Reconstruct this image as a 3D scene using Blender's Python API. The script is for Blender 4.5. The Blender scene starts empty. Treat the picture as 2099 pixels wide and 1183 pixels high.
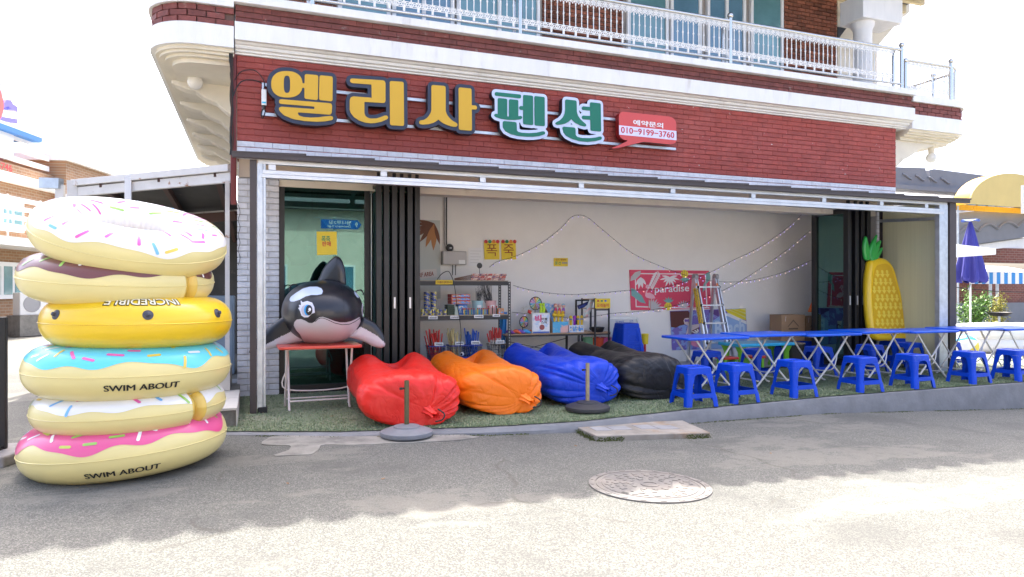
import bpy, bmesh, math, random
import numpy as np
from mathutils import Vector, Matrix, noise
random.seed(7); np.random.seed(7)
R = math.radians; PI = math.pi
sin, cos = math.sin, math.cos
scn = bpy.context.scene
col = scn.collection
# ------------------------------------------------------------ camera, sky, sun
AZ = R(20.7); EYE = Vector((0, 0, 1.3)); FPX = 1400.0
cam = bpy.data.cameras.new('camera'); camo = bpy.data.objects.new('camera', cam); col.objects.link(camo)
camo.location = EYE; camo.rotation_euler = (R(90), 0, -AZ)
cam.sensor_width = 36; cam.lens = FPX / 2099 * 36; cam.clip_start = .05; cam.clip_end = 2000
scn.camera = camo
SUN_EL, SUN_AZ = R(60.5), R(13)          # azimuth measured from +Y (behind the building) towards +X
w = bpy.data.worlds.new('World'); scn.world = w; w.use_nodes = True
nt = w.node_tree; bg = nt.nodes['Background']
sk = nt.nodes.new('ShaderNodeTexSky'); sk.sky_type = 'NISHITA'; sk.sun_disc = False
sk.sun_elevation = SUN_EL; sk.sun_rotation = SUN_AZ; sk.dust_density = 6.0; sk.air_density = .55; sk.ozone_density = .5
nt.links.new(sk.outputs[0], bg.inputs[0]); bg.inputs[1].default_value = 0.15
sl = bpy.data.lights.new('sun', 'SUN'); so = bpy.data.objects.new('sun', sl); col.objects.link(so)
sl.energy = 2.0; sl.angle = R(0.55); sl.color = (1.0, .955, .88)
sd = Vector((sin(SUN_AZ) * cos(SUN_EL), cos(SUN_AZ) * cos(SUN_EL), sin(SUN_EL)))
so.rotation_euler = sd.to_track_quat('Z', 'Y').to_euler(); so.location = (0, 0, 30)
vs = scn.view_settings; vs.view_transform = 'Standard'; vs.look = 'None'; vs.gamma = 1; vs.exposure = 2.66
scn.render.engine = 'CYCLES'; scn.cycles.use_denoising = True
scn.cycles.max_bounces = 8; scn.cycles.transparent_max_bounces = 12
# ------------------------------------------------------------ places
FW = Vector((sin(AZ), cos(AZ), 0)); RT = Vector((cos(AZ), -sin(AZ), 0)); UP = Vector((0, 0, 1))
def ray(px, py): return FW + RT * ((px - 1049.5) / FPX) + UP * ((591.5 - py) / FPX)
def at(px, py, Y=None, z=None, X=None, d=None):
    r = ray(px, py)
    if Y is not None: t = Y / r.y
    elif z is not None: t = (z - EYE.z) / r.z
    elif X is not None: t = X / r.x
    else: t = d
    return EYE + r * t
def on_plane(px, py, p, n):
    r = ray(px, py); return EYE + r * ((p - EYE).dot(n) / r.dot(n))
# ------------------------------------------------------------ materials
MATS = {}
def mat(name, c, rough=.5, metal=0, var=0, vs=6, bump=0, bs=40, c2=None, cs=3, ct=(.5, .6), rand=0, spec=.5, coat=0, bdist=.01, emit=0, trans=0, sss=0, detail=4, stretch=None, sheen=0):
    if name in MATS: return MATS[name]
    m = bpy.data.materials.new(name); m.use_nodes = True; n = m.node_tree.nodes; L = m.node_tree.links
    b = n['Principled BSDF']; b.inputs['Roughness'].default_value = rough; b.inputs['Metallic'].default_value = metal
    b.inputs['Specular IOR Level'].default_value = spec; b.inputs['Coat Weight'].default_value = coat
    b.inputs['Coat Roughness'].default_value = .12
    if trans: b.inputs['Transmission Weight'].default_value = trans
    if sheen: b.inputs['Sheen Weight'].default_value = sheen
    c = tuple(c) + (1,); b.inputs['Base Color'].default_value = c
    m.diffuse_color = c
    tc = n.new('ShaderNodeTexCoord'); src = tc.outputs['Object']
    if rand:
        oi0 = n.new('ShaderNodeObjectInfo'); sc0 = n.new('ShaderNodeMath'); sc0.operation = 'MULTIPLY'; sc0.inputs[1].default_value = 37; L.new(oi0.outputs['Random'], sc0.inputs[0])
        av = n.new('ShaderNodeVectorMath'); av.operation = 'ADD'; L.new(src, av.inputs[0]); L.new(sc0.outputs[0], av.inputs[1]); src = av.outputs[0]
    if stretch:
        mp = n.new('ShaderNodeMapping'); mp.inputs['Scale'].default_value = stretch; L.new(src, mp.inputs[0]); src = mp.outputs[0]
    out = None
    def mix(a, bb, fac, blend='MIX'):
        x = n.new('ShaderNodeMix'); x.data_type = 'RGBA'; x.blend_type = blend
        for k, v in ((6, a), (7, bb)):
            if hasattr(v, 'links'): L.new(v, x.inputs[k])
            else: x.inputs[k].default_value = v
        if hasattr(fac, 'links'): L.new(fac, x.inputs[0])
        else: x.inputs[0].default_value = fac
        return x.outputs[2]
    def nz(scale, det=detail, rgh=.55):
        t = n.new('ShaderNodeTexNoise'); t.inputs['Scale'].default_value = scale; t.inputs['Detail'].default_value = det; t.inputs['Roughness'].default_value = rgh
        L.new(src, t.inputs['Vector']); return t.outputs[0]
    cur = c
    if c2 is not None:
        cr = n.new('ShaderNodeMapRange'); cr.inputs[1].default_value = ct[0]; cr.inputs[2].default_value = ct[1]; cr.interpolation_type = 'SMOOTHSTEP'
        L.new(nz(cs, 8, .62), cr.inputs[0]); cur = mix(cur, tuple(c2) + (1,), cr.outputs[0])
    if var:
        f = nz(vs, 6, .6)
        mr = n.new('ShaderNodeMapRange'); mr.inputs[1].default_value = .3; mr.inputs[2].default_value = .7; mr.inputs[3].default_value = 1 - var; mr.inputs[4].default_value = 1 + var
        L.new(f, mr.inputs[0])
        cc = n.new('ShaderNodeCombineColor'); [L.new(mr.outputs[0], cc.inputs[i]) for i in range(3)]
        cur = mix(cur, cc.outputs[0], 1.0, 'MULTIPLY')
    if rand:
        oi = n.new('ShaderNodeObjectInfo'); mr = n.new('ShaderNodeMapRange'); mr.inputs[3].default_value = 1 - rand; mr.inputs[4].default_value = 1 + rand
        L.new(oi.outputs['Random'], mr.inputs[0]); cc = n.new('ShaderNodeCombineColor'); [L.new(mr.outputs[0], cc.inputs[i]) for i in range(3)]
        cur = mix(cur, cc.outputs[0], 1.0, 'MULTIPLY')
    if rand:
        ge = n.new('ShaderNodeNewGeometry'); mr = n.new('ShaderNodeMapRange'); mr.inputs[3].default_value = 1 - rand; mr.inputs[4].default_value = 1 + rand
        L.new(ge.outputs['Random Per Island'], mr.inputs[0]); cc = n.new('ShaderNodeCombineColor'); [L.new(mr.outputs[0], cc.inputs[i]) for i in range(3)]
        cur = mix(cur, cc.outputs[0], 1.0, 'MULTIPLY')
    if hasattr(cur, 'links'): L.new(cur, b.inputs['Base Color'])
    if bump:
        bp = n.new('ShaderNodeBump'); bp.inputs['Strength'].default_value = bump; bp.inputs['Distance'].default_value = bdist
        L.new(nz(bs, 5, .6), bp.inputs['Height']); L.new(bp.outputs[0], b.inputs['Normal'])
    if emit:
        b.inputs['Emission Color'].default_value = c; b.inputs['Emission Strength'].default_value = emit
    MATS[name] = m; return m
def nylon(name, c, seed):
    m = mat(name, c, .44, var=.05, vs=3, spec=.4); n = m.node_tree.nodes; L = m.node_tree.links; tc = n.new('ShaderNodeTexCoord'); prev = None
    mp = n.new('ShaderNodeMapping'); mp.inputs['Location'].default_value = (seed, seed * 1.7, 0); mp.inputs['Scale'].default_value = (1, .5, 1); L.new(tc.outputs['Object'], mp.inputs[0])
    for sc, st, ds in ((4.0, .7, .024), (10, .42, .009), (27, .22, .003)):      # pinched creases of thin fabric
        t = n.new('ShaderNodeTexNoise'); t.inputs['Scale'].default_value = sc; t.inputs['Detail'].default_value = 2; t.inputs['Distortion'].default_value = .7; L.new(mp.outputs[0], t.inputs['Vector'])
        a = n.new('ShaderNodeMath'); a.operation = 'SUBTRACT'; a.inputs[1].default_value = .5; L.new(t.outputs[0], a.inputs[0])
        q = n.new('ShaderNodeMath'); q.operation = 'ABSOLUTE'; L.new(a.outputs[0], q.inputs[0]); r = n.new('ShaderNodeMath'); r.operation = 'POWER'; r.inputs[1].default_value = .6; L.new(q.outputs[0], r.inputs[0])
        bp = n.new('ShaderNodeBump'); bp.inputs['Strength'].default_value = st; bp.inputs['Distance'].default_value = ds; L.new(r.outputs[0], bp.inputs['Height'])
        if prev: L.new(prev, bp.inputs['Normal'])
        prev = bp.outputs[0]
    L.new(prev, n['Principled BSDF'].inputs['Normal']); return m
def glassy(name, tint, gloss=.35, rough=.01):
    m = bpy.data.materials.new(name); m.use_nodes = True; n = m.node_tree.nodes; L = m.node_tree.links
    n.remove(n['Principled BSDF']); o = n['Material Output']
    t = n.new('ShaderNodeBsdfTransparent'); t.inputs[0].default_value = tuple(tint) + (1,)
    g = n.new('ShaderNodeBsdfGlossy'); g.inputs[0].default_value = (.36, .64, .62, 1); g.inputs['Roughness'].default_value = rough
    lw = n.new('ShaderNodeLayerWeight'); lw.inputs[0].default_value = gloss
    x = n.new('ShaderNodeMixShader'); L.new(lw.outputs['Facing'], x.inputs[0])
    mr = n.new('ShaderNodeMapRange'); mr.inputs[3].default_value = gloss; mr.inputs[4].default_value = 1
    L.new(lw.outputs['Fresnel'], mr.inputs[0]); L.new(mr.outputs[0], x.inputs[0])
    L.new(t.outputs[0], x.inputs[1]); L.new(g.outputs[0], x.inputs[2]); L.new(x.outputs[0], o.inputs[0])
    m.diffuse_color = tuple(tint) + (1,)
    return m
# ------------------------------------------------------------ mesh building
ORG = {}
class MB:
    def __init__(s): s.v = []; s.f = []; s.m = []
    def add(s, vs, fs, m=0):
        k = len(s.v); s.v.extend([tuple(p) for p in vs]); s.f.extend([tuple(i + k for i in f) for f in fs])
        s.m.extend([m] * len(fs) if isinstance(m, int) else m); return s
    def box(s, x0, x1, y0, y1, z0, z1, m=0):
        return s.add([(x0, y0, z0), (x1, y0, z0), (x1, y1, z0), (x0, y1, z0), (x0, y0, z1), (x1, y0, z1), (x1, y1, z1), (x0, y1, z1)],
            [(0, 3, 2, 1), (4, 5, 6, 7), (0, 1, 5, 4), (1, 2, 6, 5), (2, 3, 7, 6), (3, 0, 4, 7)], m)
    def hexa(s, bot, top, m=0):
        return s.add(list(bot) + list(top), [(0, 3, 2, 1), (4, 5, 6, 7), (0, 1, 5, 4), (1, 2, 6, 5), (2, 3, 7, 6), (3, 0, 4, 7)], m)
    def obox(s, c, size, rot=None, m=0):
        c = Vector(c); a, b, d = [q / 2 for q in size]; M = rot if rot is not None else Matrix.Identity(3)
        P = [c + M @ Vector(p) for p in ((-a, -b, -d), (a, -b, -d), (a, b, -d), (-a, b, -d), (-a, -b, d), (a, -b, d), (a, b, d), (-a, b, d))]
        return s.hexa(P[:4], P[4:], m)
    def bar(s, p0, p1, w, h, m=0, up=UP):
        p0 = Vector(p0); p1 = Vector(p1); d = (p1 - p0).normalized()
        u = Vector(up)
        if abs(d.dot(u)) > .98: u = Vector((0, 1, 0))
        sd = d.cross(u).normalized(); u = sd.cross(d)
        a = sd * w / 2; b = u * h / 2
        return s.hexa([p0 - a - b, p0 + a - b, p0 + a + b, p0 - a + b], [p1 - a - b, p1 + a - b, p1 + a + b, p1 - a + b], m)
    def cyl(s, p0, p1, r0, r1=None, n=12, m=0): return s.tube([p0, p1], [r0, r0 if r1 is None else r1], n, m)
    def tube(s, pts, r, n=8, m=0, caps=True):
        pts = [Vector(p) for p in pts]; k = len(pts)
        rs = r if isinstance(r, (list, tuple)) else [r] * k
        vs = []; prev = None
        for i, p in enumerate(pts):
            t = (pts[min(i + 1, k - 1)] - pts[max(i - 1, 0)]).normalized()
            if prev is None:
                u = t.cross(UP)
                if u.length < 1e-3: u = t.cross(Vector((0, 1, 0)))
            else:
                u = prev - t * prev.dot(t)
                if u.length < 1e-4: u = t.orthogonal()
            u.normalize(); prev = u; wv = t.cross(u)
            for j in range(n):
                a = 2 * PI * j / n; vs.append(p + (u * cos(a) + wv * sin(a)) * rs[i])
        fs = [(i * n + j, i * n + (j + 1) % n, (i + 1) * n + (j + 1) % n, (i + 1) * n + j) for i in range(k - 1) for j in range(n)]
        if caps: fs += [tuple(range(n))[::-1], tuple((k - 1) * n + j for j in range(n))]
        return s.add(vs, fs, m)
    def lathe(s, prof, c=(0, 0, 0), n=24, m=0, axis=None):
        c = Vector(c); q = Matrix.Identity(3) if axis is None else Vector(axis).to_track_quat('Z', 'Y').to_matrix()
        vs = []; k = len(prof)
        for r, z in prof:
            for j in range(n):
                a = 2 * PI * j / n; vs.append(c + q @ Vector((r * cos(a), r * sin(a), z)))
        fs = [(i * n + j, i * n + (j + 1) % n, (i + 1) * n + (j + 1) % n, (i + 1) * n + j) for i in range(k - 1) for j in range(n)]
        fs += [tuple(range(n))[::-1], tuple((k - 1) * n + j for j in range(n))]
        return s.add(vs, fs, m)
    def ball(s, c, r, n=12, m=0, sc=(1, 1, 1)):
        pr = [(max(1e-4, sin(PI * i / (n // 2 + 1))), -cos(PI * i / (n // 2 + 1))) for i in range(n // 2 + 2)]
        k = len(s.v); s.lathe(pr, (0, 0, 0), n, m)
        for i in range(k, len(s.v)): p = s.v[i]; s.v[i] = (c[0] + p[0] * r * sc[0], c[1] + p[1] * r * sc[1], c[2] + p[2] * r * sc[2])
        return s
    def prism(s, poly, f0, f1, m=0):        # poly of 2D points, f0/f1 map (a,b) to 3D
        k = len(poly); vs = [f0(*p) for p in poly] + [f1(*p) for p in poly]
        return s.add(vs, [tuple(range(k)), tuple(range(2 * k - 1, k - 1, -1))] + [(i, i + k, (i + 1) % k + k, (i + 1) % k) for i in range(k)], m)
    def surf(s, fn, nu, nv, cu=False, cv=False, m=0):
        vs = [fn(i / (nu if cu else nu - 1), j / (nv if cv else nv - 1)) for i in range(nu) for j in range(nv)]
        fs = [(i * nv + j, ((i + 1) % nu) * nv + j, ((i + 1) % nu) * nv + (j + 1) % nv, i * nv + (j + 1) % nv)
              for i in range(nu if cu else nu - 1) for j in range(nv if cv else nv - 1)]
        return s.add(vs, fs, m)
    def build(s, name, mats, parent=None, smooth=None, bevel=0, world=False, recalc=True, shift=None):
        if not isinstance(mats, (list, tuple)): mats = [mats]
        off = None
        if world and parent is not None: off = ORG.get(parent.name, Vector())
        vs = s.v
        if off is not None and off.length > 0: vs = [(p[0] - off.x, p[1] - off.y, p[2] - off.z) for p in vs]
        me = bpy.data.meshes.new(name); me.from_pydata([tuple(p) for p in vs], [], s.f)
        for q in mats: me.materials.append(q)
        if len(mats) > 1: me.polygons.foreach_set('material_index', s.m)
        if recalc:
            b = bmesh.new(); b.from_mesh(me); bmesh.ops.recalc_face_normals(b, faces=b.faces); b.to_mesh(me); b.free()
        if smooth is not None:
            me.shade_smooth()
            if smooth < 179: me.set_sharp_from_angle(angle=R(smooth))
        o = bpy.data.objects.new(name, me); col.objects.link(o)
        if parent is not None:
            o.parent = parent; ORG[o.name] = ORG.get(parent.name, Vector()) if world else Vector()
        if bevel:
            md = o.modifiers.new('bevel', 'BEVEL'); md.width = bevel; md.segments = 2; md.limit_method = 'ANGLE'; md.angle_limit = R(40)
        return o
def tag(o, label=None, cat=None, group=None, kind=None):
    if label: o['label'] = label
    if cat: o['category'] = cat
    if group: o['group'] = group
    if kind: o['kind'] = kind
    return o
def thing(name, label, cat, loc=(0, 0, 0), rz=0, group=None):
    o = bpy.data.objects.new(name, None); col.objects.link(o); o.location = loc; o.rotation_euler = (0, 0, rz)
    o.empty_display_size = .1; ORG[o.name] = Vector(loc)
    return tag(o, label, cat, group)
def copy_tree(o, parent=None):
    c = o.copy(); col.objects.link(c); c.parent = parent
    for ch in list(o.children):
        if ch.name in bpy.data.objects: copy_tree(ch, c)
    return c
def struct(o): o['kind'] = 'structure'; return o
# ------------------------------------------------------------ signed-distance plates
def seg_d(X, Y, a, b):
    ax, ay = a; bx, by = b; dx, dy = bx - ax, by - ay; L = dx * dx + dy * dy + 1e-12
    t = np.clip(((X - ax) * dx + (Y - ay) * dy) / L, 0, 1)
    return np.hypot(X - ax - t * dx, Y - ay - t * dy)
def poly_d(X, Y, P):
    d = np.full(X.shape, 1e9); ins = np.zeros(X.shape, bool); n = len(P)
    for i in range(n):
        a, b = P[i], P[(i + 1) % n]; d = np.minimum(d, seg_d(X, Y, a, b))
        c = ((a[1] > Y) != (b[1] > Y)) & (X < (b[0] - a[0]) * (Y - a[1]) / ((b[1] - a[1]) or 1e-12) + a[0]); ins ^= c
    return np.where(ins, -d, d)
def shape_d(X, Y, sh):
    k = sh[0]
    if k == 'P': return poly_d(X, Y, sh[1])
    if k == 'R':
        P = [Vector(p) for p in sh[1]]; c = sum(P, Vector((0, 0))) / len(P); r = sh[2]; Q = []
        n = len(P)
        for i in range(n):
            e0 = (P[i - 1] - P[i]).normalized(); e1 = (P[(i + 1) % n] - P[i]).normalized(); Q.append(tuple(P[i] + (e0 + e1) * r))
        return poly_d(X, Y, Q) - r
    if k == 'S':
        d = np.full(X.shape, 1e9)
        for a, b in zip(sh[1][:-1], sh[1][1:]): d = np.minimum(d, seg_d(X, Y, a, b))
        return d - sh[2]
    if k == 'E':
        cx, cy, rx, ry = sh[1:5]; n = sh[5] if len(sh) > 5 else 2
        q = (np.abs((X - cx) / rx) ** n + np.abs((Y - cy) / ry) ** n) ** (1 / n); return (q - 1) * min(rx, ry)
def sdf(shapes, holes=(), res=.01, pad=.05):
    pts = []
    for sh in shapes:
        if sh[0] == 'E': pts += [(sh[1] - sh[3], sh[2] - sh[4]), (sh[1] + sh[3], sh[2] + sh[4])]
        else:
            r = sh[2] if sh[0] == 'S' else 0
            for p in sh[1]: pts += [(p[0] - r, p[1] - r), (p[0] + r, p[1] + r)]
    a = np.array(pts); lo = a.min(0) - pad; hi = a.max(0) + pad
    xs = np.arange(lo[0], hi[0] + res, res); ys = np.arange(lo[1], hi[1] + res, res); X, Y = np.meshgrid(xs, ys, indexing='ij')
    D = np.full(X.shape, 1e9)
    for sh in shapes: D = np.minimum(D, shape_d(X, Y, sh))
    for h in holes: D = np.maximum(D, -shape_d(X, Y, h))
    return xs, ys, D
def contour(xs, ys, D, level=0.0):
    """cells cut at the level: returns verts2d, faces, boundary segments"""
    D = D - level; V = []; key = {}; F = []; B = []
    nx, ny = D.shape; I = D < 0
    def cv(i, j):
        k = (i, j)
        if k not in key: key[k] = len(V); V.append((xs[i], ys[j]))
        return key[k]
    def ev(i, j, i2, j2):
        k = (i, j, i2, j2) if (i, j) < (i2, j2) else (i2, j2, i, j)
        if k not in key:
            a = D[k[0], k[1]]; b = D[k[2], k[3]]; t = a / (a - b); t = min(.98, max(.02, t)); key[k] = len(V)
            V.append((xs[k[0]] + (xs[k[2]] - xs[k[0]]) * t, ys[k[1]] + (ys[k[3]] - ys[k[1]]) * t))
        return key[k]
    any_ = I[:-1, :-1] | I[1:, :-1] | I[:-1, 1:] | I[1:, 1:]
    for i, j in zip(*np.nonzero(any_)):
        i = int(i); j = int(j); c = [(i, j), (i + 1, j), (i + 1, j + 1), (i, j + 1)]; poly = []; cr = []
        for q in range(4):
            a, b = c[q], c[(q + 1) % 4]
            if I[a]: poly.append(cv(*a))
            if I[a] != I[b]: e = ev(*a, *b); poly.append(e); cr.append((e, bool(I[a])))
        if len(poly) > 2: F.append(tuple(poly))
        if len(cr) == 2:
            (e0, o0), (e1, o1) = cr; B.append((e0, e1) if o0 else (e1, e0))
    return V, F, B
def plate(mb, shapes, f_front, f_back=None, holes=(), res=.01, level=0.0, m=0, mw=None):
    V, F, B = contour(*sdf(shapes, holes, res, pad=abs(level) + 2.5 * res), level)
    k = len(V); vs = [f_front(*p) for p in V]; fs = list(F); ms = [m] * len(F)
    if f_back is not None:
        vs += [f_back(*p) for p in V]; fs += [(a, b, b + k, a + k) for a, b in B]; ms += [m if mw is None else mw] * len(B)
    mb.add(vs, fs, ms); return mb
def puff(mb, poly, fn, thick, res=.012, m=0, mfun=None, pw=.5, span=.12):
    """inflated cushion of an outline: fn(a,b,h) -> 3D"""
    xs, ys, D = sdf([('P', poly)], (), res, 3 * res); V, F, B = contour(xs, ys, D)
    A = np.array(V); d = -poly_d(A[:, 0], A[:, 1], poly); d = np.clip(d, 0, None); h = thick * np.clip(d / span, 0, 1); t = np.clip(d / span, 0, 1)
    h = thick * np.sqrt(np.clip(1 - (1 - t) ** 2, 0, 1)); k = len(V)
    vs = [fn(p[0], p[1], q) for p, q in zip(V, h)] + [fn(p[0], p[1], -q) for p, q in zip(V, h)]
    mm = [(mfun(sum(V[i][0] for i in f) / len(f), sum(V[i][1] for i in f) / len(f)) if mfun else m) for f in F]
    mb.add(vs, list(F) + [tuple(i + k for i in f[::-1]) for f in F] + [(a, b, b + k, a + k) for a, b in B], mm + mm + [m] * len(B)); return mb
# ------------------------------------------------------------ lettering
_tc = {}
def text_geo(s, off=0.0):
    if (s, off) in _tc: return _tc[(s, off)]
    cu = bpy.data.curves.new('t', 'FONT'); cu.body = s; cu.size = 1; cu.offset = off; cu.resolution_u = 3; cu.fill_mode = 'FRONT'
    o = bpy.data.objects.new('t', cu); col.objects.link(o); dg = bpy.context.evaluated_depsgraph_get(); e = o.evaluated_get(dg); me = e.to_mesh()
    V = [(v.co.x, v.co.y) for v in me.vertices]; F = [tuple(p.vertices) for p in me.polygons]; e.to_mesh_clear()
    bpy.data.objects.remove(o); bpy.data.curves.remove(cu)
    x0 = min(v[0] for v in V); y0 = min(v[1] for v in V); W = max(v[0] for v in V) - x0; H = max(v[1] for v in V) - y0
    r = ([((x - x0), (y - y0)) for x, y in V], F, W, H); _tc[(s, off)] = r; return r
def text_quad(s, bl, br, tl, m, parent, name='lettering', off=0.0, push=(0, -.002, 0), world=True, mirror=False):
    V, F, W, H = text_geo(s, off); bl = Vector(bl); ex = (Vector(br) - bl) / W; ey = (Vector(tl) - bl) / H; p = Vector(push)
    mb = MB(); mb.add([bl + ex * x + ey * y + p for x, y in V], F); return mb.build(name, m, parent, world=world, recalc=False)
def text_px(s, pbl, pbr, ptl, Y, m, parent, name='lettering', off=0.0):
    return text_quad(s, at(*pbl, Y=Y), at(*pbr, Y=Y), at(*ptl, Y=Y), m, parent, name, off)
def smoothpath(P, n=6, closed=False):
    P = [Vector(p) for p in P]; k = len(P); out = []
    for i in range(k if closed else k - 1):
        p0 = P[i - 1] if (closed or i > 0) else P[0]; p1 = P[i]; p2 = P[(i + 1) % k]; p3 = P[(i + 2) % k] if closed or i + 2 < k else P[-1]
        for j in range(n):
            t = j / n; out.append(.5 * ((2 * p1) + (p2 - p0) * t + (2 * p0 - 5 * p1 + 4 * p2 - p3) * t * t + (3 * p1 - p0 - 3 * p2 + p3) * t ** 3))
    if not closed: out.append(P[-1])
    return out
# ------------------------------------------------------------ shared materials
white_paint = mat('white_paint', (.78, .77, .745), .55, var=.05, vs=3, bump=.15, bs=30, c2=(.64, .615, .57), cs=2.0, ct=(.58, .76), stretch=(2.2, 2.2, .5))
cream_paint = mat('cream_paint', (.72, .66, .54), .6, var=.06, vs=3, bump=.2, bs=25, c2=(.55, .47, .36), cs=2.5, ct=(.58, .74))
red_brick = mat('red_painted_brick', (.30, .052, .038), .62, var=.14, vs=9, bump=.35, bs=60, c2=(.33, .07, .056), cs=1.5, ct=(.45, .7), rand=.09)
red_chip = mat('red_chipped_brick', (.31, .053, .042), .62, var=.12, vs=9, bump=.35, bs=60, c2=(.55, .50, .45), cs=26, ct=(.64, .68), rand=.08)
red_mortar = mat('red_painted_mortar', (.25, .042, .032), .7, bump=.3, bs=70)
wht_brick = mat('white_painted_brick', (.64, .65, .68), .6, var=.10, vs=12, bump=.6, bs=38, c2=(.40, .36, .32), cs=7, ct=(.66, .74), rand=.06, bdist=.015)
wht_mortar = mat('white_painted_mortar', (.46, .45, .45), .7, bump=.4, bs=60)
raw_brick = mat('brown_red_brick', (.20, .068, .038), .75, var=.35, vs=14, bump=.4, bs=70, rand=.38)
raw_mortar = mat('grey_mortar', (.36, .33, .30), .8, var=.1, vs=20)
weath_brick = mat('weathered_red_brick', (.165, .045, .036), .7, var=.25, vs=10, bump=.4, bs=60, c2=(.25, .18, .15), cs=9, ct=(.6, .72), rand=.16)
steel = mat('stainless_steel', (.62, .61, .58), .22, 1, var=.05, vs=4)
alu = mat('brushed_aluminium', (.60, .61, .62), .42, .85, var=.08, vs=5, stretch=(1, 1, .15))
galv = mat('galvanised_steel', (.52, .56, .60), .42, .8, var=.16, vs=9, bump=.1, bs=30)
brown_metal = mat('dark_brown_sheet_metal', (.055, .043, .042), .5, .0, var=.1, vs=6)
black_metal = mat('black_door_aluminium', (.012, .012, .013), .42, 0, var=.1, vs=6)
black_plastic = mat('black_plastic', (.015, .015, .016), .4)
black_rubber = mat('black_rubber', (.02, .02, .02), .7)
blue_pl = mat('blue_stool_plastic', (.0, .050, .50), .42, var=.10, vs=5, spec=.28, bump=.05, bs=8, rand=.05, c2=(.03, .09, .46), cs=7, ct=(.6, .7))
wplastic = mat('white_plastic', (.78, .78, .76), .4)
wall_in = mat('interior_plaster', (.84, .825, .785), .85, var=.03, vs=2, bump=.12, bs=45, c2=(.42, .40, .38), cs=30, ct=(.76, .80))
yellow_paper = mat('yellow_paper', (.80, .60, .05), .7, var=.05, vs=8)
white_ink = mat('white_print', (.82, .82, .82), .5); black_ink = mat('black_print', (.015, .015, .015), .5)
red_ink = mat('red_print', (.55, .03, .03), .5); brown_ink = mat('brown_print', (.30, .06, .02), .6); green_ink = mat('green_print', (.03, .25, .12), .6)
blue_ink = mat('blue_print', (.03, .12, .5), .5)
win_glass = mat('blue_window_glass', (.10, .22, .31), .05, 0, spec=.9, coat=.6, var=.2, vs=1.5)
teal_glass = mat('teal_window_glass', (.12, .28, .31), .05, 0, spec=.9, coat=.6, var=.25, vs=1.2)
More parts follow.
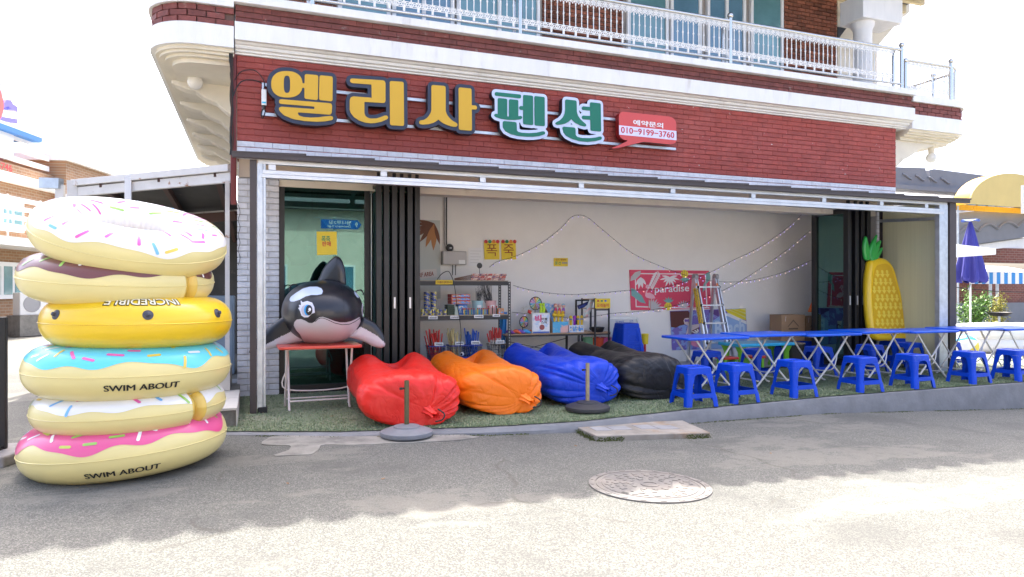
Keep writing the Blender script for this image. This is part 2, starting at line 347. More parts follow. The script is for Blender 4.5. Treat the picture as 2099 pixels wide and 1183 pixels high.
# ------------------------------------------------------------ ground
GX = [-60, -6, -.2, 0, .7, 2, 3, 4.3, 6.4, 9.9, 13, 30, 60]; GZ = [-.02, -.02, -.012, -.015, -.027, -.052, -.088, -.122, -.18, -.346, -.48, -.55, -.55]
def RZ(x): return float(np.interp(x, GX, GZ))
def road_material():
    m = bpy.data.materials.new('worn_asphalt'); m.use_nodes = True; n = m.node_tree.nodes; L = m.node_tree.links; b = n['Principled BSDF']
    tc = n.new('ShaderNodeTexCoord'); src = tc.outputs['Object']
    def nz(sc, det=5, rg=.6, st=None):
        s_ = src
        if st: mp = n.new('ShaderNodeMapping'); mp.inputs['Scale'].default_value = st; L.new(src, mp.inputs[0]); s_ = mp.outputs[0]
        t = n.new('ShaderNodeTexNoise'); t.inputs['Scale'].default_value = sc; t.inputs['Detail'].default_value = det; t.inputs['Roughness'].default_value = rg; L.new(s_, t.inputs['Vector']); return t.outputs[0]
    def rng(x, a, c, lo=0, hi=1):
        q = n.new('ShaderNodeMapRange'); q.interpolation_type = 'SMOOTHSTEP'; q.inputs[1].default_value = a; q.inputs[2].default_value = c; q.inputs[3].default_value = lo; q.inputs[4].default_value = hi; L.new(x, q.inputs[0]); return q.outputs[0]
    def mix(a, c, f):
        x = n.new('ShaderNodeMix'); x.data_type = 'RGBA'
        for k, v in ((6, a), (7, c)):
            if hasattr(v, 'links'): L.new(v, x.inputs[k])
            else: x.inputs[k].default_value = tuple(v) + (1,)
        L.new(f, x.inputs[0]); return x.outputs[2]
    vo = n.new('ShaderNodeTexVoronoi'); vo.inputs['Scale'].default_value = 150; L.new(src, vo.inputs['Vector'])
    sep = n.new('ShaderNodeSeparateColor'); L.new(vo.outputs['Color'], sep.inputs[0])
    stone = mix((.076, .077, .070), (.245, .243, .218), rng(sep.outputs[0], .25, .95))
    fine = nz(330, 3, .6)
    basec = mix(stone, (.130, .131, .119), rng(fine, .42, .6))
    basec = mix(basec, (.094, .095, .088), rng(nz(1.1, 6, .65), .50, .66, 0, .55))
    dust = rng(nz(.55, 8, .68, (.55, 1.25, 1)), .52, .57)
    fl = n.new('ShaderNodeMath'); fl.operation = 'MULTIPLY'; L.new(dust, fl.inputs[0]); L.new(rng(nz(7, 6, .7), .30, .52), fl.inputs[1])
    fl2 = n.new('ShaderNodeMath'); fl2.operation = 'MULTIPLY'; L.new(fl.outputs[0], fl2.inputs[0]); fl2.inputs[1].default_value = .62
    c = mix(basec, (.205, .198, .172), fl2.outputs[0])
    c = mix(c, (.075, .072, .068), rng(nz(16, 6, .7), .69, .76, 0, .7))
    # hairline cracks, each with a wandering course of its own
    mpv = n.new('ShaderNodeMixRGB'); mpv.blend_type = 'ADD'; mpv.inputs[0].default_value = .35
    nn = n.new('ShaderNodeTexNoise'); nn.inputs['Scale'].default_value = 2.2; nn.inputs['Detail'].default_value = 6; L.new(src, nn.inputs['Vector'])
    L.new(src, mpv.inputs[1]); L.new(nn.outputs['Color'], mpv.inputs[2])
    vc = n.new('ShaderNodeTexVoronoi'); vc.feature = 'DISTANCE_TO_EDGE'; vc.inputs['Scale'].default_value = .42; L.new(mpv.outputs[0], vc.inputs['Vector'])
    ck = rng(vc.outputs['Distance'], .002, .009, 1, 0)
    ck2 = n.new('ShaderNodeMath'); ck2.operation = 'MULTIPLY'; L.new(ck, ck2.inputs[0]); L.new(rng(nz(.9, 3), .46, .58, 0, .5), ck2.inputs[1])
    c = mix(c, (.09, .085, .07), ck2.outputs[0])
    L.new(c, b.inputs['Base Color']); b.inputs['Roughness'].default_value = .9; b.inputs['Specular IOR Level'].default_value = .25
    bp = n.new('ShaderNodeBump'); bp.inputs['Strength'].default_value = .55; bp.inputs['Distance'].default_value = .006
    L.new(fine, bp.inputs['Height'])
    bp2 = n.new('ShaderNodeBump'); bp2.inputs['Strength'].default_value = .5; bp2.inputs['Distance'].default_value = .008; L.new(vo.outputs['Distance'], bp2.inputs['Height']); L.new(bp.outputs[0], bp2.inputs['Normal'])
    L.new(bp2.outputs[0], b.inputs['Normal']); return m
xs_ = [-500, -150, -60, -25, -12, -6] + [i * .35 - 3 for i in range(50)] + [16, 20, 30, 60, 150, 500]
ys_ = [-400, -100, -30, -10, -4, 0, 2, 4, 6, 8, 12, 20, 40, 100, 300, 900]
g = MB(); k_ = len(ys_)
g.add([(x, y, RZ(x) + .006 * noise.noise(Vector((x * .8, y * .8, 0))) * (abs(x) < 16)) for x in xs_ for y in ys_],
      [(i * k_ + j, (i + 1) * k_ + j, (i + 1) * k_ + j + 1, i * k_ + j + 1) for i in range(len(xs_) - 1) for j in range(k_ - 1)])
road = struct(g.build('road', road_material(), smooth=179))
conc = mat('old_concrete', (.235, .225, .20), .9, var=.22, vs=6, bump=.5, bs=50, c2=(.15, .145, .13), cs=3.2, ct=(.5, .66))
def ground_patch(name, pts, m, dz=.004, wob=.05, parent=road, thick=0):
    P = [at(px, py, z=RZ(at(px, py, z=-.05).x)) for px, py in pts]; P = [(p.x, p.y) for p in P]
    Q = []
    for i in range(len(P)):
        a = Vector(P[i]); b2 = Vector(P[(i + 1) % len(P)]); L_ = (b2 - a).length; k = max(1, int(L_ / .06))
        for j in range(k):
            p = a.lerp(b2, j / k); v = Vector((p.x * 4, p.y * 4, 3.1)); Q.append((p.x + wob * noise.noise(v), p.y + wob * noise.noise(v + Vector((9, 4, 2)))))
    mb = MB(); plate(mb, [('P', Q)], lambda x, y: (x, y, RZ(x) + dz + .004), (lambda x, y: (x, y, RZ(x) - .02)), res=.04); return mb.build(name, m, parent)
ground_patch('concrete_patch', [(545, 897), (700, 893), (940, 891), (985, 899), (880, 908), (760, 912), (655, 914), (640, 935), (560, 938), (600, 915), (540, 912)], conc, .003)
# ------------------------------------------------------------ raised platform with turf
EX = [-.5, -.08, .735, 2.03, 3.01, 4.28, 6.41, 9.92, 14]; EY = [6.75, 6.6, 6.28, 6.02, 5.95, 6.12, 6.28, 6.31, 6.3]
def edge(x): return float(np.interp(x, EX, EY))
kerb_m = mat('grey_painted_kerb', (.175, .18, .19), .75, var=.16, vs=5, bump=.4, bs=30, c2=(.24, .235, .23), cs=4, ct=(.62, .72))
kb = MB(); xx = [-.3 + .12 * i for i in range(120)]
prof = []
for x in xx:
    wz = .012 * noise.noise(Vector((x * 2.3, 1, 0)))
    e = edge(x) + .012 * noise.noise(Vector((x * 3, 5, 0))); prof.append([(x, 10.6, 0), (x, e + .05, 0), (x, e, -.004), (x, e - .035 + wz, RZ(x) * .55 - .004), (x, e - .05 + wz * 2, RZ(x) - .06)])
kb.add([p for r in prof for p in r], [(i * 5 + j, (i + 1) * 5 + j, (i + 1) * 5 + j + 1, i * 5 + j + 1) for i in range(len(xx) - 1) for j in range(4)])
kb.add([prof[0][j] for j in range(5)] + [(-.3, 10.6, -.1)], [(0, 1, 2, 3, 4, 5)])
platform = struct(kb.build('platform', kerb_m, smooth=30))
turf_m = mat('green_turf_backing', (.17, .20, .12), .95, var=.35, vs=35, bump=.6, bs=120, c2=(.24, .23, .17), cs=1.3, ct=(.52, .7))
tb = MB(); xt = [-.28 + .1 * i for i in range(143)]
tb.add([q for x in xt for q in ((x, edge(x) + .05 + .02 * noise.noise(Vector((x * 5, 2, 8))), .008), (x, 8.9, .008))], [(2 * i, 2 * i + 2, 2 * i + 3, 2 * i + 1) for i in range(len(xt) - 1)])
turf = struct(tb.build('turf_carpet', turf_m))
NB = 90000
bx = np.random.rand(NB) ** .8 * 11.2 - .28; ey_ = np.interp(bx, EX, EY) + .05; by = ey_ + (np.random.rand(NB) ** 1.7) * (8.9 - ey_)
a_ = np.random.rand(NB) * 2 * PI; hh = .010 + .012 * np.random.rand(NB); wd = .0035 + .003 * np.random.rand(NB)
lean = .012
v0 = np.stack([bx - np.cos(a_) * wd, by - np.sin(a_) * wd, np.full(NB, .007)], 1); v1 = np.stack([bx + np.cos(a_) * wd, by + np.sin(a_) * wd, np.full(NB, .007)], 1)
v2 = np.stack([bx + np.random.randn(NB) * lean, by + np.random.randn(NB) * lean, .007 + hh], 1)
me = bpy.data.meshes.new('turf_blades'); me.from_pydata(np.stack([v0, v1, v2], 1).reshape(-1, 3).tolist(), [], np.arange(NB * 3).reshape(-1, 3).tolist())
for c_ in ((.15, .21, .11), (.22, .28, .15), (.30, .31, .21)): me.materials.append(mat('turf_blade_%d' % int(c_[1] * 1000), c_, .7))
me.polygons.foreach_set('material_index', np.random.choice([0, 1, 2], NB, p=[.45, .4, .15]).astype(np.int32))
tbl = bpy.data.objects.new('turf_blades', me); col.objects.link(tbl); tag(tbl, 'short green artificial grass blades covering the raised platform', 'turf', kind='stuff')
# ------------------------------------------------------------ main building
bld = thing('pension_building', 'two storey red brick and white building with open shop front', 'building', (5, 10, 0))
def part(mb, name, m, parent=bld, **kw): kw.setdefault('world', True); return mb.build(name, m, parent, **kw)
YW = 8.8; XL = -.19; XR = 10.5
bm_cache = {}
def brick_mesh(m):
    if m.name in bm_cache: return bm_cache[m.name]
    me = bpy.data.meshes.new('brick'); b = .5
    V = [(-.5, .5, -.5), (.5, .5, -.5), (.5, .5, .5), (-.5, .5, .5), (-.5, -.3, -.5), (.5, -.3, -.5), (.5, -.3, .5), (-.5, -.3, .5), (-.494, -.5, -.41), (.494, -.5, -.41), (.494, -.5, .43), (-.494, -.5, .43)]
    Fs = [(0, 1, 5, 4), (1, 2, 6, 5), (2, 3, 7, 6), (3, 0, 4, 7), (4, 5, 9, 8), (5, 6, 10, 9), (6, 7, 11, 10), (7, 4, 8, 11), (8, 9, 10, 11)]
    me.from_pydata(V, [], Fs); me.materials.append(m); bm_cache[m.name] = me; me.update(); return me
def brick_list(x0, x1, z0, z1, y, mf, L=.2, h=.073, gv=.0022, gh=.007, deep=.03, off=0):
    out = []; r = 0; z = z0
    while z < z1 - .02:
        hz = min(h, z1 - z); x = x0 - (L / 2 if (r + off) % 2 else 0)
        while x < x1 - .01:
            a = max(x, x0); b = min(x + L, x1)
            if b - a > .02: out.append(((a + b) / 2, y + deep / 2 + random.uniform(-.002, .003), z + hz / 2 - gh / 2, b - a - gv, deep, hz - gh, mf(a, z)))
            x += L
        z += h; r += 1
    return out
def lay(bl, parent, single=0, keyf=None):
    bl = sorted(bl, key=keyf) if keyf else bl; org = ORG[parent.name]
    for q in bl[:single]:
        o = bpy.data.objects.new('brick', brick_mesh(q[6])); col.objects.link(o); o.parent = parent
        o.location = Vector(q[:3]) - org; o.scale = q[3:6]; o.rotation_euler = (random.gauss(0, .012), random.gauss(0, .004), 0)
    rest = bl[single:]
    if rest:
        ms = list({q[6].name: q[6] for q in rest}.values()); mb = MB(); src = brick_mesh(ms[0])
        for q in rest:
            mb.add([(q[0] + v.co.x * q[3], q[1] + v.co.y * q[4], q[2] + v.co.z * q[5]) for v in src.vertices], [tuple(p.vertices) for p in src.polygons], [i for i, mm in enumerate(ms) if mm == q[6]][0])
        o = mb.build('bricks', ms, parent, world=True, recalc=False); o['kind'] = 'stuff'
fw = part(MB().box(XL, XR, YW + .009, YW + .25, 2.86, 4.14), 'front_wall', red_mortar)
part(MB().box(XL + .02, XR - .02, YW + .03, YW + .25, 2.64, 2.86), 'lintel_wall', mat('beige_plaster', (.55, .46, .37), .8, var=.06, vs=3))
def redf(a, z): return wht_brick if z < 3.07 else (red_chip if random.random() < .16 else red_brick)
lay(brick_list(XL, XR, 2.93 - .073, 4.12, YW, redf), fw, 300, keyf=lambda q: q[0] + (0 if q[6] != wht_brick else 30))
part(MB().box(XL - .07, XL - .004, YW - .02, YW + .06, 2.3, 4.12), 'downpipe', mat('red_pipe', (.16, .02, .018), .5), bevel=.01)
for nm, x0, x1 in (('left', XL, .29), ('right', 10.06, XR)):
    pb = part(MB().box(x0 + .01, x1 - .01, YW + .014, YW + .25, -.05, 2.63), 'pillar', wht_mortar)
    lay(brick_list(x0, x1, 0, 2.63, YW, lambda a, z: wht_brick, L=.24, gv=.007, gh=.011), pb)
# cornice, brick strip and coping that run along the balcony
def run(prof, x0, x1): return MB().prism(prof, lambda y, z: (x0, y, z), lambda y, z: (x1, y, z))
part(run([(8.95, 4.095), (8.775, 4.095), (8.775, 4.115), (8.745, 4.12), (8.745, 4.145), (8.71, 4.15), (8.70, 4.17), (8.70, 4.185), (8.67, 4.19), (8.65, 4.21), (8.605, 4.215), (8.60, 4.425), (8.70, 4.425), (8.95, 4.44)], XL - .02, 10.72), 'cornice', white_paint, bevel=.004)
st = part(MB().box(XL - .01, 10.70, 8.672, 8.95, 4.41, 4.65), 'brick_strip', mat('strip_mortar', (.13, .075, .06), .8))
lay(brick_list(XL - .015, 10.705, 4.428, 4.645, 8.655, lambda a, z: weath_brick, h=.0715), st)
part(MB().box(XL - .03, 10.73, 8.58, 9.0, 4.645, 4.745), 'coping', white_paint, bevel=.008)
part(MB().box(XL, 10.6, 8.9, 17, 4.15, 4.66), 'balcony_floor', cream_paint)
# rounded side wings of the balcony
def wing_outline(xa, xb, y0, y1, r, side, ins=0):
    P = []
    if side < 0:
        cx, cy = xa + r, y0 + r
        P = [(xb, y1), (xb, y0 + ins)] + [(cx + (r - ins) * cos(t), cy + (r - ins) * sin(t)) for t in [-PI / 2 - PI / 2 * i / 14 for i in range(15)]] + [(xa + ins, y1)]
    else:
        cx, cy = xb - r, y0 + r
        P = [(xa, y1), (xa, y0 + ins)] + [(cx + (r - ins) * cos(t), cy + (r - ins) * sin(t)) for t in [-PI / 2 + PI / 2 * i / 14 for i in range(15)]] + [(xb - ins, y1)]
    return P
def layer(P, z0, z1): return MB().prism(P, lambda x, y: (x, y, z0), lambda x, y: (x, y, z1))
for side, xa, xb, y0, r, dz in ((-1, -1.16, XL - .03, 8.63, .55, -.03), (1, 10.725, 12.28, 8.66, .45, -.06)):
    W_ = lambda ins: wing_outline(xa, xb, y0, 16.5, r, side, ins)
    part(layer(W_(-.02), 4.62 + dz, 4.74 + dz), 'coping', white_paint, smooth=30)
    ws = part(layer(W_(.05), 4.40 + dz, 4.62 + dz), 'brick_strip', mat('strip_mortar', (.13, .075, .06), .8), smooth=30)
    mbk = MB(); O = W_(.035); path = [Vector((p[0], p[1], 0)) for p in O[1:]]
    # brick courses follow the rounded edge
    segs = []; tot = 0
    for p, q in zip(path[:-1], path[1:]): segs.append((tot, p, q)); tot += (q - p).length
    def along(s):
        for t0, p, q in reversed(segs):
            if s >= t0: L_ = (q - p).length; d = (q - p) / L_; return p + d * min(s - t0, L_), d
        return path[0], (path[1] - path[0]).normalized()
    for r_ in range(3):
        s = .1 * (r_ % 2)
        while s < min(tot, 5.0):
            c0, d = along(s + .095); nrm = Vector((d.y, -d.x, 0)); nrm = nrm if nrm.dot(c0 - Vector((5.4, 12, 0))) > 0 else -nrm
            mbk.obox(c0 + Vector((0, 0, 4.40 + dz + .036 + r_ * .073)), (.188, .03, .064), Matrix((d, nrm, UP)).transposed()); s += .2
    bb = part(mbk, 'bricks', weath_brick, ws); bb['kind'] = 'stuff'
    part(layer(W_(0), 4.15 + dz, 4.40 + dz), 'fascia', white_paint, smooth=30)
    for i, (ins, za, zb) in enumerate(((.06, 4.11, 4.15), (.10, 4.08, 4.11), (.16, 4.05, 4.08), (.24, 4.0, 4.05))):
        part(layer(W_(ins), za + dz, zb + dz), 'soffit_moulding', cream_paint, smooth=30)
# scrolled corbels under the left wing, one behind another
def corbel_profile(L_, H_):
    P = [(0, 0), (L_, 0), (L_, -.05)]
    for i in range(13): t = i / 12; P.append((L_ * (1 - t) * .96 + .0, -.05 - (H_ - .05) * (t ** 1.6) - .025 * abs(sin(t * PI * 3))))
    return P
for i in range(6):
    yb = 9.75 + i * 1.05
    pr = corbel_profile(.78, .42)
    part(MB().prism(pr, lambda a, b: (XL - .02 - a, yb, 3.98 + b), lambda a, b: (XL - .02 - a, yb + .22, 3.98 + b)), 'corbel', cream_paint, bevel=.012)
for i in range(5):
    yb = 8.95 + i * 1.2
    part(MB().prism(corbel_profile(1.15, .62), lambda a, b: (XR + .01 + a, yb, 3.95 + b), lambda a, b: (XR + .01 + a, yb + .25, 3.95 + b)), 'corbel', cream_paint, bevel=.012)
part(MB().prism([(10.51, 3.93), (11.6, 3.93), (11.6, 3.86), (11.2, 3.80), (11.2, 3.74), (10.85, 3.66), (10.85, 3.58), (10.75, 3.5), (10.74, 3.3), (10.62, 3.2), (10.51, 3.18)], lambda a, b: (a, 9.25, b), lambda a, b: (a, 12.5, b)), 'corbel', cream_paint, bevel=.01)
part(MB().box(XL + .01, XL + .2, 9.05, 17, 0, 4.15), 'side_wall', white_paint); part(MB().box(XR - .2, XR - .01, 9.05, 17, -.4, 4.15), 'side_wall', white_paint)
# upper storey set back behind the balcony
YU = 10.3
def ux(px): return at(px, 30, Y=YU).x
uw = part(MB().box(.2, ux(1716), YU + .03, YU + .3, 4.66, 7.05), 'upper_wall', raw_mortar)
bl_ = []
for pa, pb_ in ((560, 690), (1112, 1278), (1608, 1716)): bl_ += brick_list(ux(pa), ux(pb_), 4.68, 7.0, YU, lambda a, z: raw_brick, L=.205, h=.072, gv=.012, gh=.013)
lay(bl_, uw)
frame_m = mat('white_window_frame', (.75, .76, .76), .35); curtain = mat('pale_curtain', (.55, .60, .58), .85, var=.25, vs=9, stretch=(6, 6, .3))
for pa, pb_, gm in ((692, 800, teal_glass), (803, 930, win_glass), (935, 1105, teal_glass), (1284, 1368, teal_glass), (1372, 1436, win_glass), (1447, 1526, win_glass), (1536, 1603, teal_glass)):
    xa, xb = ux(pa), ux(pb_); f = MB(); y0, y1 = YU - .05, YU + .02
    f.box(xa, xa + .06, y0, y1, 4.7, 7.0).box(xb - .06, xb, y0, y1, 4.7, 7.0).box(xa + .06, xb - .06, y0, y1, 4.7, 4.78).box(xa + .06, xb - .06, y0, y1, 6.92, 7.0)
    xm = (xa + xb) / 2
    if xb - xa > .85: f.box(xm - .03, xm + .03, y0 - .01, y1, 4.78, 6.92)
    wo = part(f, 'window', frame_m, bevel=.004)
    part(MB().box(xa + .05, xb - .05, YU - .022, YU - .012, 4.76, 6.94), 'pane', gm, wo)
part(MB().box(-.1, .2, 10.0, 10.6, 4.66, 6.6), 'upper_wall', white_paint)
cx_ = at(1768, 150, Y=9.45)
part(MB().lathe([(.19, 4.7), (.19, 4.78), (.165, 4.80), (.158, 6.02), (.17, 6.05), (.2, 6.10), (.2, 6.16)], (cx_.x, 9.45, 0), 28), 'round_column', white_paint, smooth=40)
part(MB().box(cx_.x - .26, 11.15, 9.2, 9.72, 6.16, 6.60), 'roof_beam', white_paint, bevel=.01)
gw = [at(px, py, Y=10.35) for px, py in ((1717, -30), (1866, -30), (1864, 26), (1846, 40), (1836, 52), (1798, 96), (1798, 195), (1717, 195))]
part(MB().prism([(p.x, p.z) for p in gw], lambda a, b: (a, 10.35, b), lambda a, b: (a, 10.75, b)), 'gable_wall', cream_paint)
dk = [at(px, py, Y=10.33) for px, py in ((1717, 55), (1735, 58), (1717, 82))]
part(MB().prism([(p.x, p.z) for p in dk], lambda a, b: (a, 10.33, b), lambda a, b: (a, 10.345, b)), 'painted_niche_shade', black_metal)  # flat black plate, its colour stands in for shade inside the opening
# roof with deep eaves and round tile ends; its edge throws the scalloped shadow on the road
roof = part(MB().add([(-1.5, 8.2, 7.31), (12.6, 8.2, 7.31), (12.6, 12.75, 9.05), (-1.5, 12.75, 9.05), (-1.5, 17.75, 7.1), (12.6, 17.75, 7.1), (-1.5, 8.2, 7.19), (12.6, 8.2, 7.19), (12.6, 17.75, 7.0), (-1.5, 17.75, 7.0)],
    [(0, 1, 2, 3), (3, 2, 5, 4), (0, 6, 7, 1), (6, 9, 8, 7), (4, 5, 8, 9), (0, 3, 4, 9, 6), (1, 7, 8, 5, 2)]), 'roof', mat('grey_roof_tile', (.10, .10, .11), .7, var=.2, vs=5), smooth=20)
tl = MB()
for i in range(46):
    x = -1.42 + i * .31; tl.tube([(x, 8.11, 7.25), (x, 9.15, 7.67)], .15, 16)
part(tl, 'tile_ends', MATS['grey_roof_tile'], roof, smooth=40)['kind'] = 'stuff'
rf_m = mat('cream_rafter', (.60, .50, .30), .6)
for i in range(12):
    y = 8.6 + i * .42; part(MB().box(10.6, 12.56, y, y + .09, 6.98, 7.14), 'rafter', rf_m, roof)
# ------------------------------------------------------------ balcony railing
rail = thing('balcony_railing', 'long steel balcony railing with white cast lace balusters along the shop front', 'railing', (5, 8.72, 4.745))
YR = 8.70; lace_m = mat('white_cast_iron', (.80, .79, .76), .45, var=.05, vs=8)
def pipe(pts, r, nm, m=steel, parent=rail): return MB().tube(pts, r, 10).build(nm, m, parent, smooth=40, world=True)
pipe([(XL + .1, YR, 5.44), (10.55, YR, 5.44)], .027, 'top_rail'); pipe([(XL + .1, YR, 4.845), (10.55, YR, 4.845)], .022, 'bottom_rail')
def post_at(x, y, parent, z0=4.745, z1=5.44, dbl=True):
    o = MB().cyl((x, y, z0), (x, y, z1 + .045), .031, n=12).build('post', steel, parent, smooth=40, world=True)
    MB().ball((x, y, z1 + .085), .048, 14).build('ball_cap', steel, o, smooth=179, world=True)
    if dbl:
        o2 = MB().cyl((x - .03, y + .14, z0), (x - .03, y + .14, z1 - .02), .026, n=10).build('post', steel, parent, smooth=40, world=True)
        MB().ball((x - .03, y + .14, z1 + .02), .04, 12).build('ball_cap', steel, o2, smooth=179, world=True)
for px in (1066, 1497): post_at(at(px, 60, Y=YR).x, YR, rail)
post_at(10.52, YR, rail); post_at(at(640, 0, Y=YR).x, YR, rail); post_at(XL + .12, YR, rail)
def ring(mb, c, r, t=.0072, n=12, k=5): mb.tube([(c[0] + r * cos(2 * PI * i / n), c[1], c[2] + r * sin(2 * PI * i / n)) for i in range(n + 1)], t, k, caps=False)
def baluster_mesh(sp=.094):
    mb = MB(); z0, z1 = 4.845, 5.44; h = sp / 2
    mb.lathe([(.006, -.17), (.011, -.165), (.011, -.15), (.007, -.145), (.0085, -.02), (.013, -.01), (.013, .005), (.008, .012), (.007, .13), (.012, .135), (.012, .15), (.006, .155)], (0, 0, .325), 8)
    mb.tube([(-h, 0, .48), (-h * .9, 0, .495), (-h * .45, 0, .512), (0, 0, .48)], .006, 5); mb.tube([(h, 0, .48), (h * .9, 0, .495), (h * .45, 0, .512), (0, 0, .48)], .006, 5)
    for z in (.515, .575): mb.bar((-h, 0, z), (h, 0, z), .009, .008)
    for z in (.085, .155): mb.bar((-h, 0, z), (h, 0, z), .009, .008)
    ring(mb, (0, 0, .545), .026); ring(mb, (-h, 0, .545), .014); ring(mb, (h, 0, .545), .014); ring(mb, (0, 0, .545), .010)
    ring(mb, (0, 0, .12), .028); ring(mb, (-h, 0, .12), .016); ring(mb, (0, 0, .108), .011); mb.tube([(-.03, 0, .15), (0, 0, .13), (.03, 0, .15)], .006, 5)
    return mb
proto_b = baluster_mesh().build('baluster', lace_m, rail, smooth=50); pm = proto_b.data
post_x = sorted([at(px, 60, Y=YR).x for px in (640, 1066, 1497)] + [10.52])
def balusters(parent, pts_dirs, z=4.845):
    global proto_b
    for i, (p, a) in enumerate(pts_dirs):
        if proto_b is not None: o = proto_b; proto_b = None
        else: o = bpy.data.objects.new('baluster', pm); col.objects.link(o)
        o.parent = parent; o.location = Vector((p[0], p[1], z)) - ORG[parent.name]; o.rotation_euler = (0, 0, a)
n_b = int((10.45 - .3) / .094); balusters(rail, [((.3 + i * .094, YR), 0) for i in range(n_b)], 4.835)
lug = MB()
for i in range(0, n_b, 2):
    x = .3 + i * .094
    lug.box(x - .014, x + .014, YR - .008, YR + .008, 5.405, 5.43); lug.box(x - .014, x + .014, YR - .008, YR + .008, 4.855, 4.925)
lug.build('lug_row', lace_m, rail, world=True)['kind'] = 'stuff'
rail2 = thing('balcony_railing', 'short curved steel railing with thin bars at the far right balcony corner', 'railing', (11.4, 8.8, 4.68))
Zr = -.14
cpts = [(10.62, 8.74)] + [(11.76 + .42 * sin(t), 9.16 - .42 * cos(t)) for t in [PI / 2 * i / 10 for i in range(11)]] + [(12.18, 13)]
pipe([(x, y, 5.44 + Zr) for x, y in cpts], .026, 'top_rail', parent=rail2); pipe([(x, y, 4.84 + Zr) for x, y in cpts], .022, 'bottom_rail', parent=rail2)
post_at(11.78, 8.74, rail2, 4.66, 5.46 + Zr, False); post_at(10.66, 8.74, rail2, 4.66, 5.2, False); post_at(12.18, 9.4, rail2, 4.66, 5.44 + Zr, False)
balusters(rail2, [((10.74 + i * .094, 8.74), 0) for i in range(11)] + [((12.18, 9.8 + i * .094), PI / 2) for i in range(24)], 4.835 + Zr)
for i in range(9):
    t = PI / 2 * i / 8; x, y = 11.76 + .42 * sin(t), 9.16 - .42 * cos(t)
    MB().cyl((x, y, 4.84 + Zr), (x, y, 5.44 + Zr), .009, n=8).build('bar', steel, rail2, smooth=40, world=True)
rail3 = thing('balcony_railing', 'steel railing end above the rounded left balcony corner', 'railing', (-.7, 8.9, 4.7))
cp = [(-.25, 8.72)] + [(-.61 - .48 * sin(t), 9.2 - .48 * cos(t)) for t in [PI / 2 * i / 8 for i in range(9)]] + [(-1.09, 14)]
pipe([(x, y, 5.42) for x, y in cp], .026, 'top_rail', parent=rail3); pipe([(x, y, 4.80) for x, y in cp], .022, 'bottom_rail', parent=rail3)
for i in range(9):
    t = PI / 2 * i / 8; x, y = -.61 - .48 * sin(t), 9.2 - .48 * cos(t)
    MB().cyl((x, y, 4.72), (x, y, 5.42), .012, n=8).build('bar', steel, rail3, smooth=40, world=True)
balusters(rail3, [((-1.09, 9.4 + i * .094), PI / 2) for i in range(30)], 4.79)
# globe lamps under the wings
for lab, p in (('white globe lamp under the left balcony wing', at(400, 168, z=3.93)), ('white globe lamp under the far right balcony corner', Vector((11.75, 9.1, 3.72)))):
    t = thing('globe_lamp', lab, 'lamp', (p.x, p.y, p.z))
    MB().ball((0, 0, 0), .095, 18).build('globe', mat('opal_glass', (.78, .76, .70), .25, coat=.3), t, smooth=179)
    MB().cyl((0, 0, .08), (0, 0, .26), .05, .065, n=14).build('holder', cream_paint, t, smooth=40)
# ------------------------------------------------------------ shop sign
YS = 8.60
def z1(zx, zy): p = at(530 + zx / 8.45, 130 + zy / 8.45, Y=YS); return (p.x, p.z)
def z2(zx, zy): return z1(zx + 1943.5, zy + 169)
def z3(zx, zy): p = at(1000 + zx / 8.073, 170 + zy / 8.073, Y=YS); return (p.x, p.z)
def arcs(P, fn, n=4):
    return [fn(p.x, p.y) for p in smoothpath([Vector((a, b)) for a, b in P], n, True)]
def ell(fn, cx, cy, rx, ry, n=2.0, sh=0, k=48):
    P = []
    for i in range(k):
        t = 2 * PI * i / k; c, s_ = cos(t), sin(t); x = rx * abs(c) ** (2 / n) * (1 if c > 0 else -1); y = ry * abs(s_) ** (2 / n) * (1 if s_ > 0 else -1)
        P.append(fn(cx + x, cy + y + x * sh))
    return P
def Q(fn, pts, r): return ('R', [fn(*p) for p in pts], r)
px_m = .0055
LET = []
LET.append(('yellow letter with navy edge, first of the sign', 'y', [('P', ell(z1, 490, 363, 272, 229, 2.35, .02)), ('S', [z1(740, 383), z1(815, 386)], .0265),
    Q(z1, [(800, 185), (1034, 206), (1026, 638), (793, 612)], .022), Q(z1, [(1056, 206), (1286, 228), (1280, 660), (1046, 634)], .022),
    ('P', [z1(*p) for p in [(352, 660), (362, 632), (390, 622), (1225, 690), (1258, 700), (1275, 735), (1268, 850), (1255, 880), (1222, 888), (680, 848), (684, 880), (705, 908), (780, 930), (900, 940), (1030, 935), (1150, 920), (1245, 911), (1275, 918), (1294, 945), (1285, 972), (1262, 986), (1150, 1005), (1000, 1012), (800, 1000), (600, 965), (450, 905), (375, 840), (350, 795), (358, 765), (395, 751), (965, 793), (967, 748), (385, 702), (360, 688)]])],
    [('P', ell(z1, 492, 363, 55, 150, 3.0))]))
LET.append(('yellow letter with navy edge, second of the sign', 'y', [('P', [z1(*p) for p in [(1583, 300), (1592, 273), (1622, 262), (2150, 294), (2185, 308), (2198, 345), (2198, 650), (2188, 678), (2160, 688), (1832, 668), (1832, 865), (1850, 910), (1890, 942), (1943, 958), (2043, 954), (2123, 929), (2188, 904), (2220, 905), (2246, 928), (2240, 955), (2226, 968), (2123, 1014), (2023, 1034), (1943, 1039), (1850, 1028), (1740, 990), (1650, 930), (1595, 855), (1578, 800), (1580, 630), (1596, 590), (1640, 572), (1960, 596), (1955, 368), (1622, 342), (1594, 328)]]),
    Q(z2, [(328, 136), (570, 153), (577, 916), (333, 902)], .022)], []))
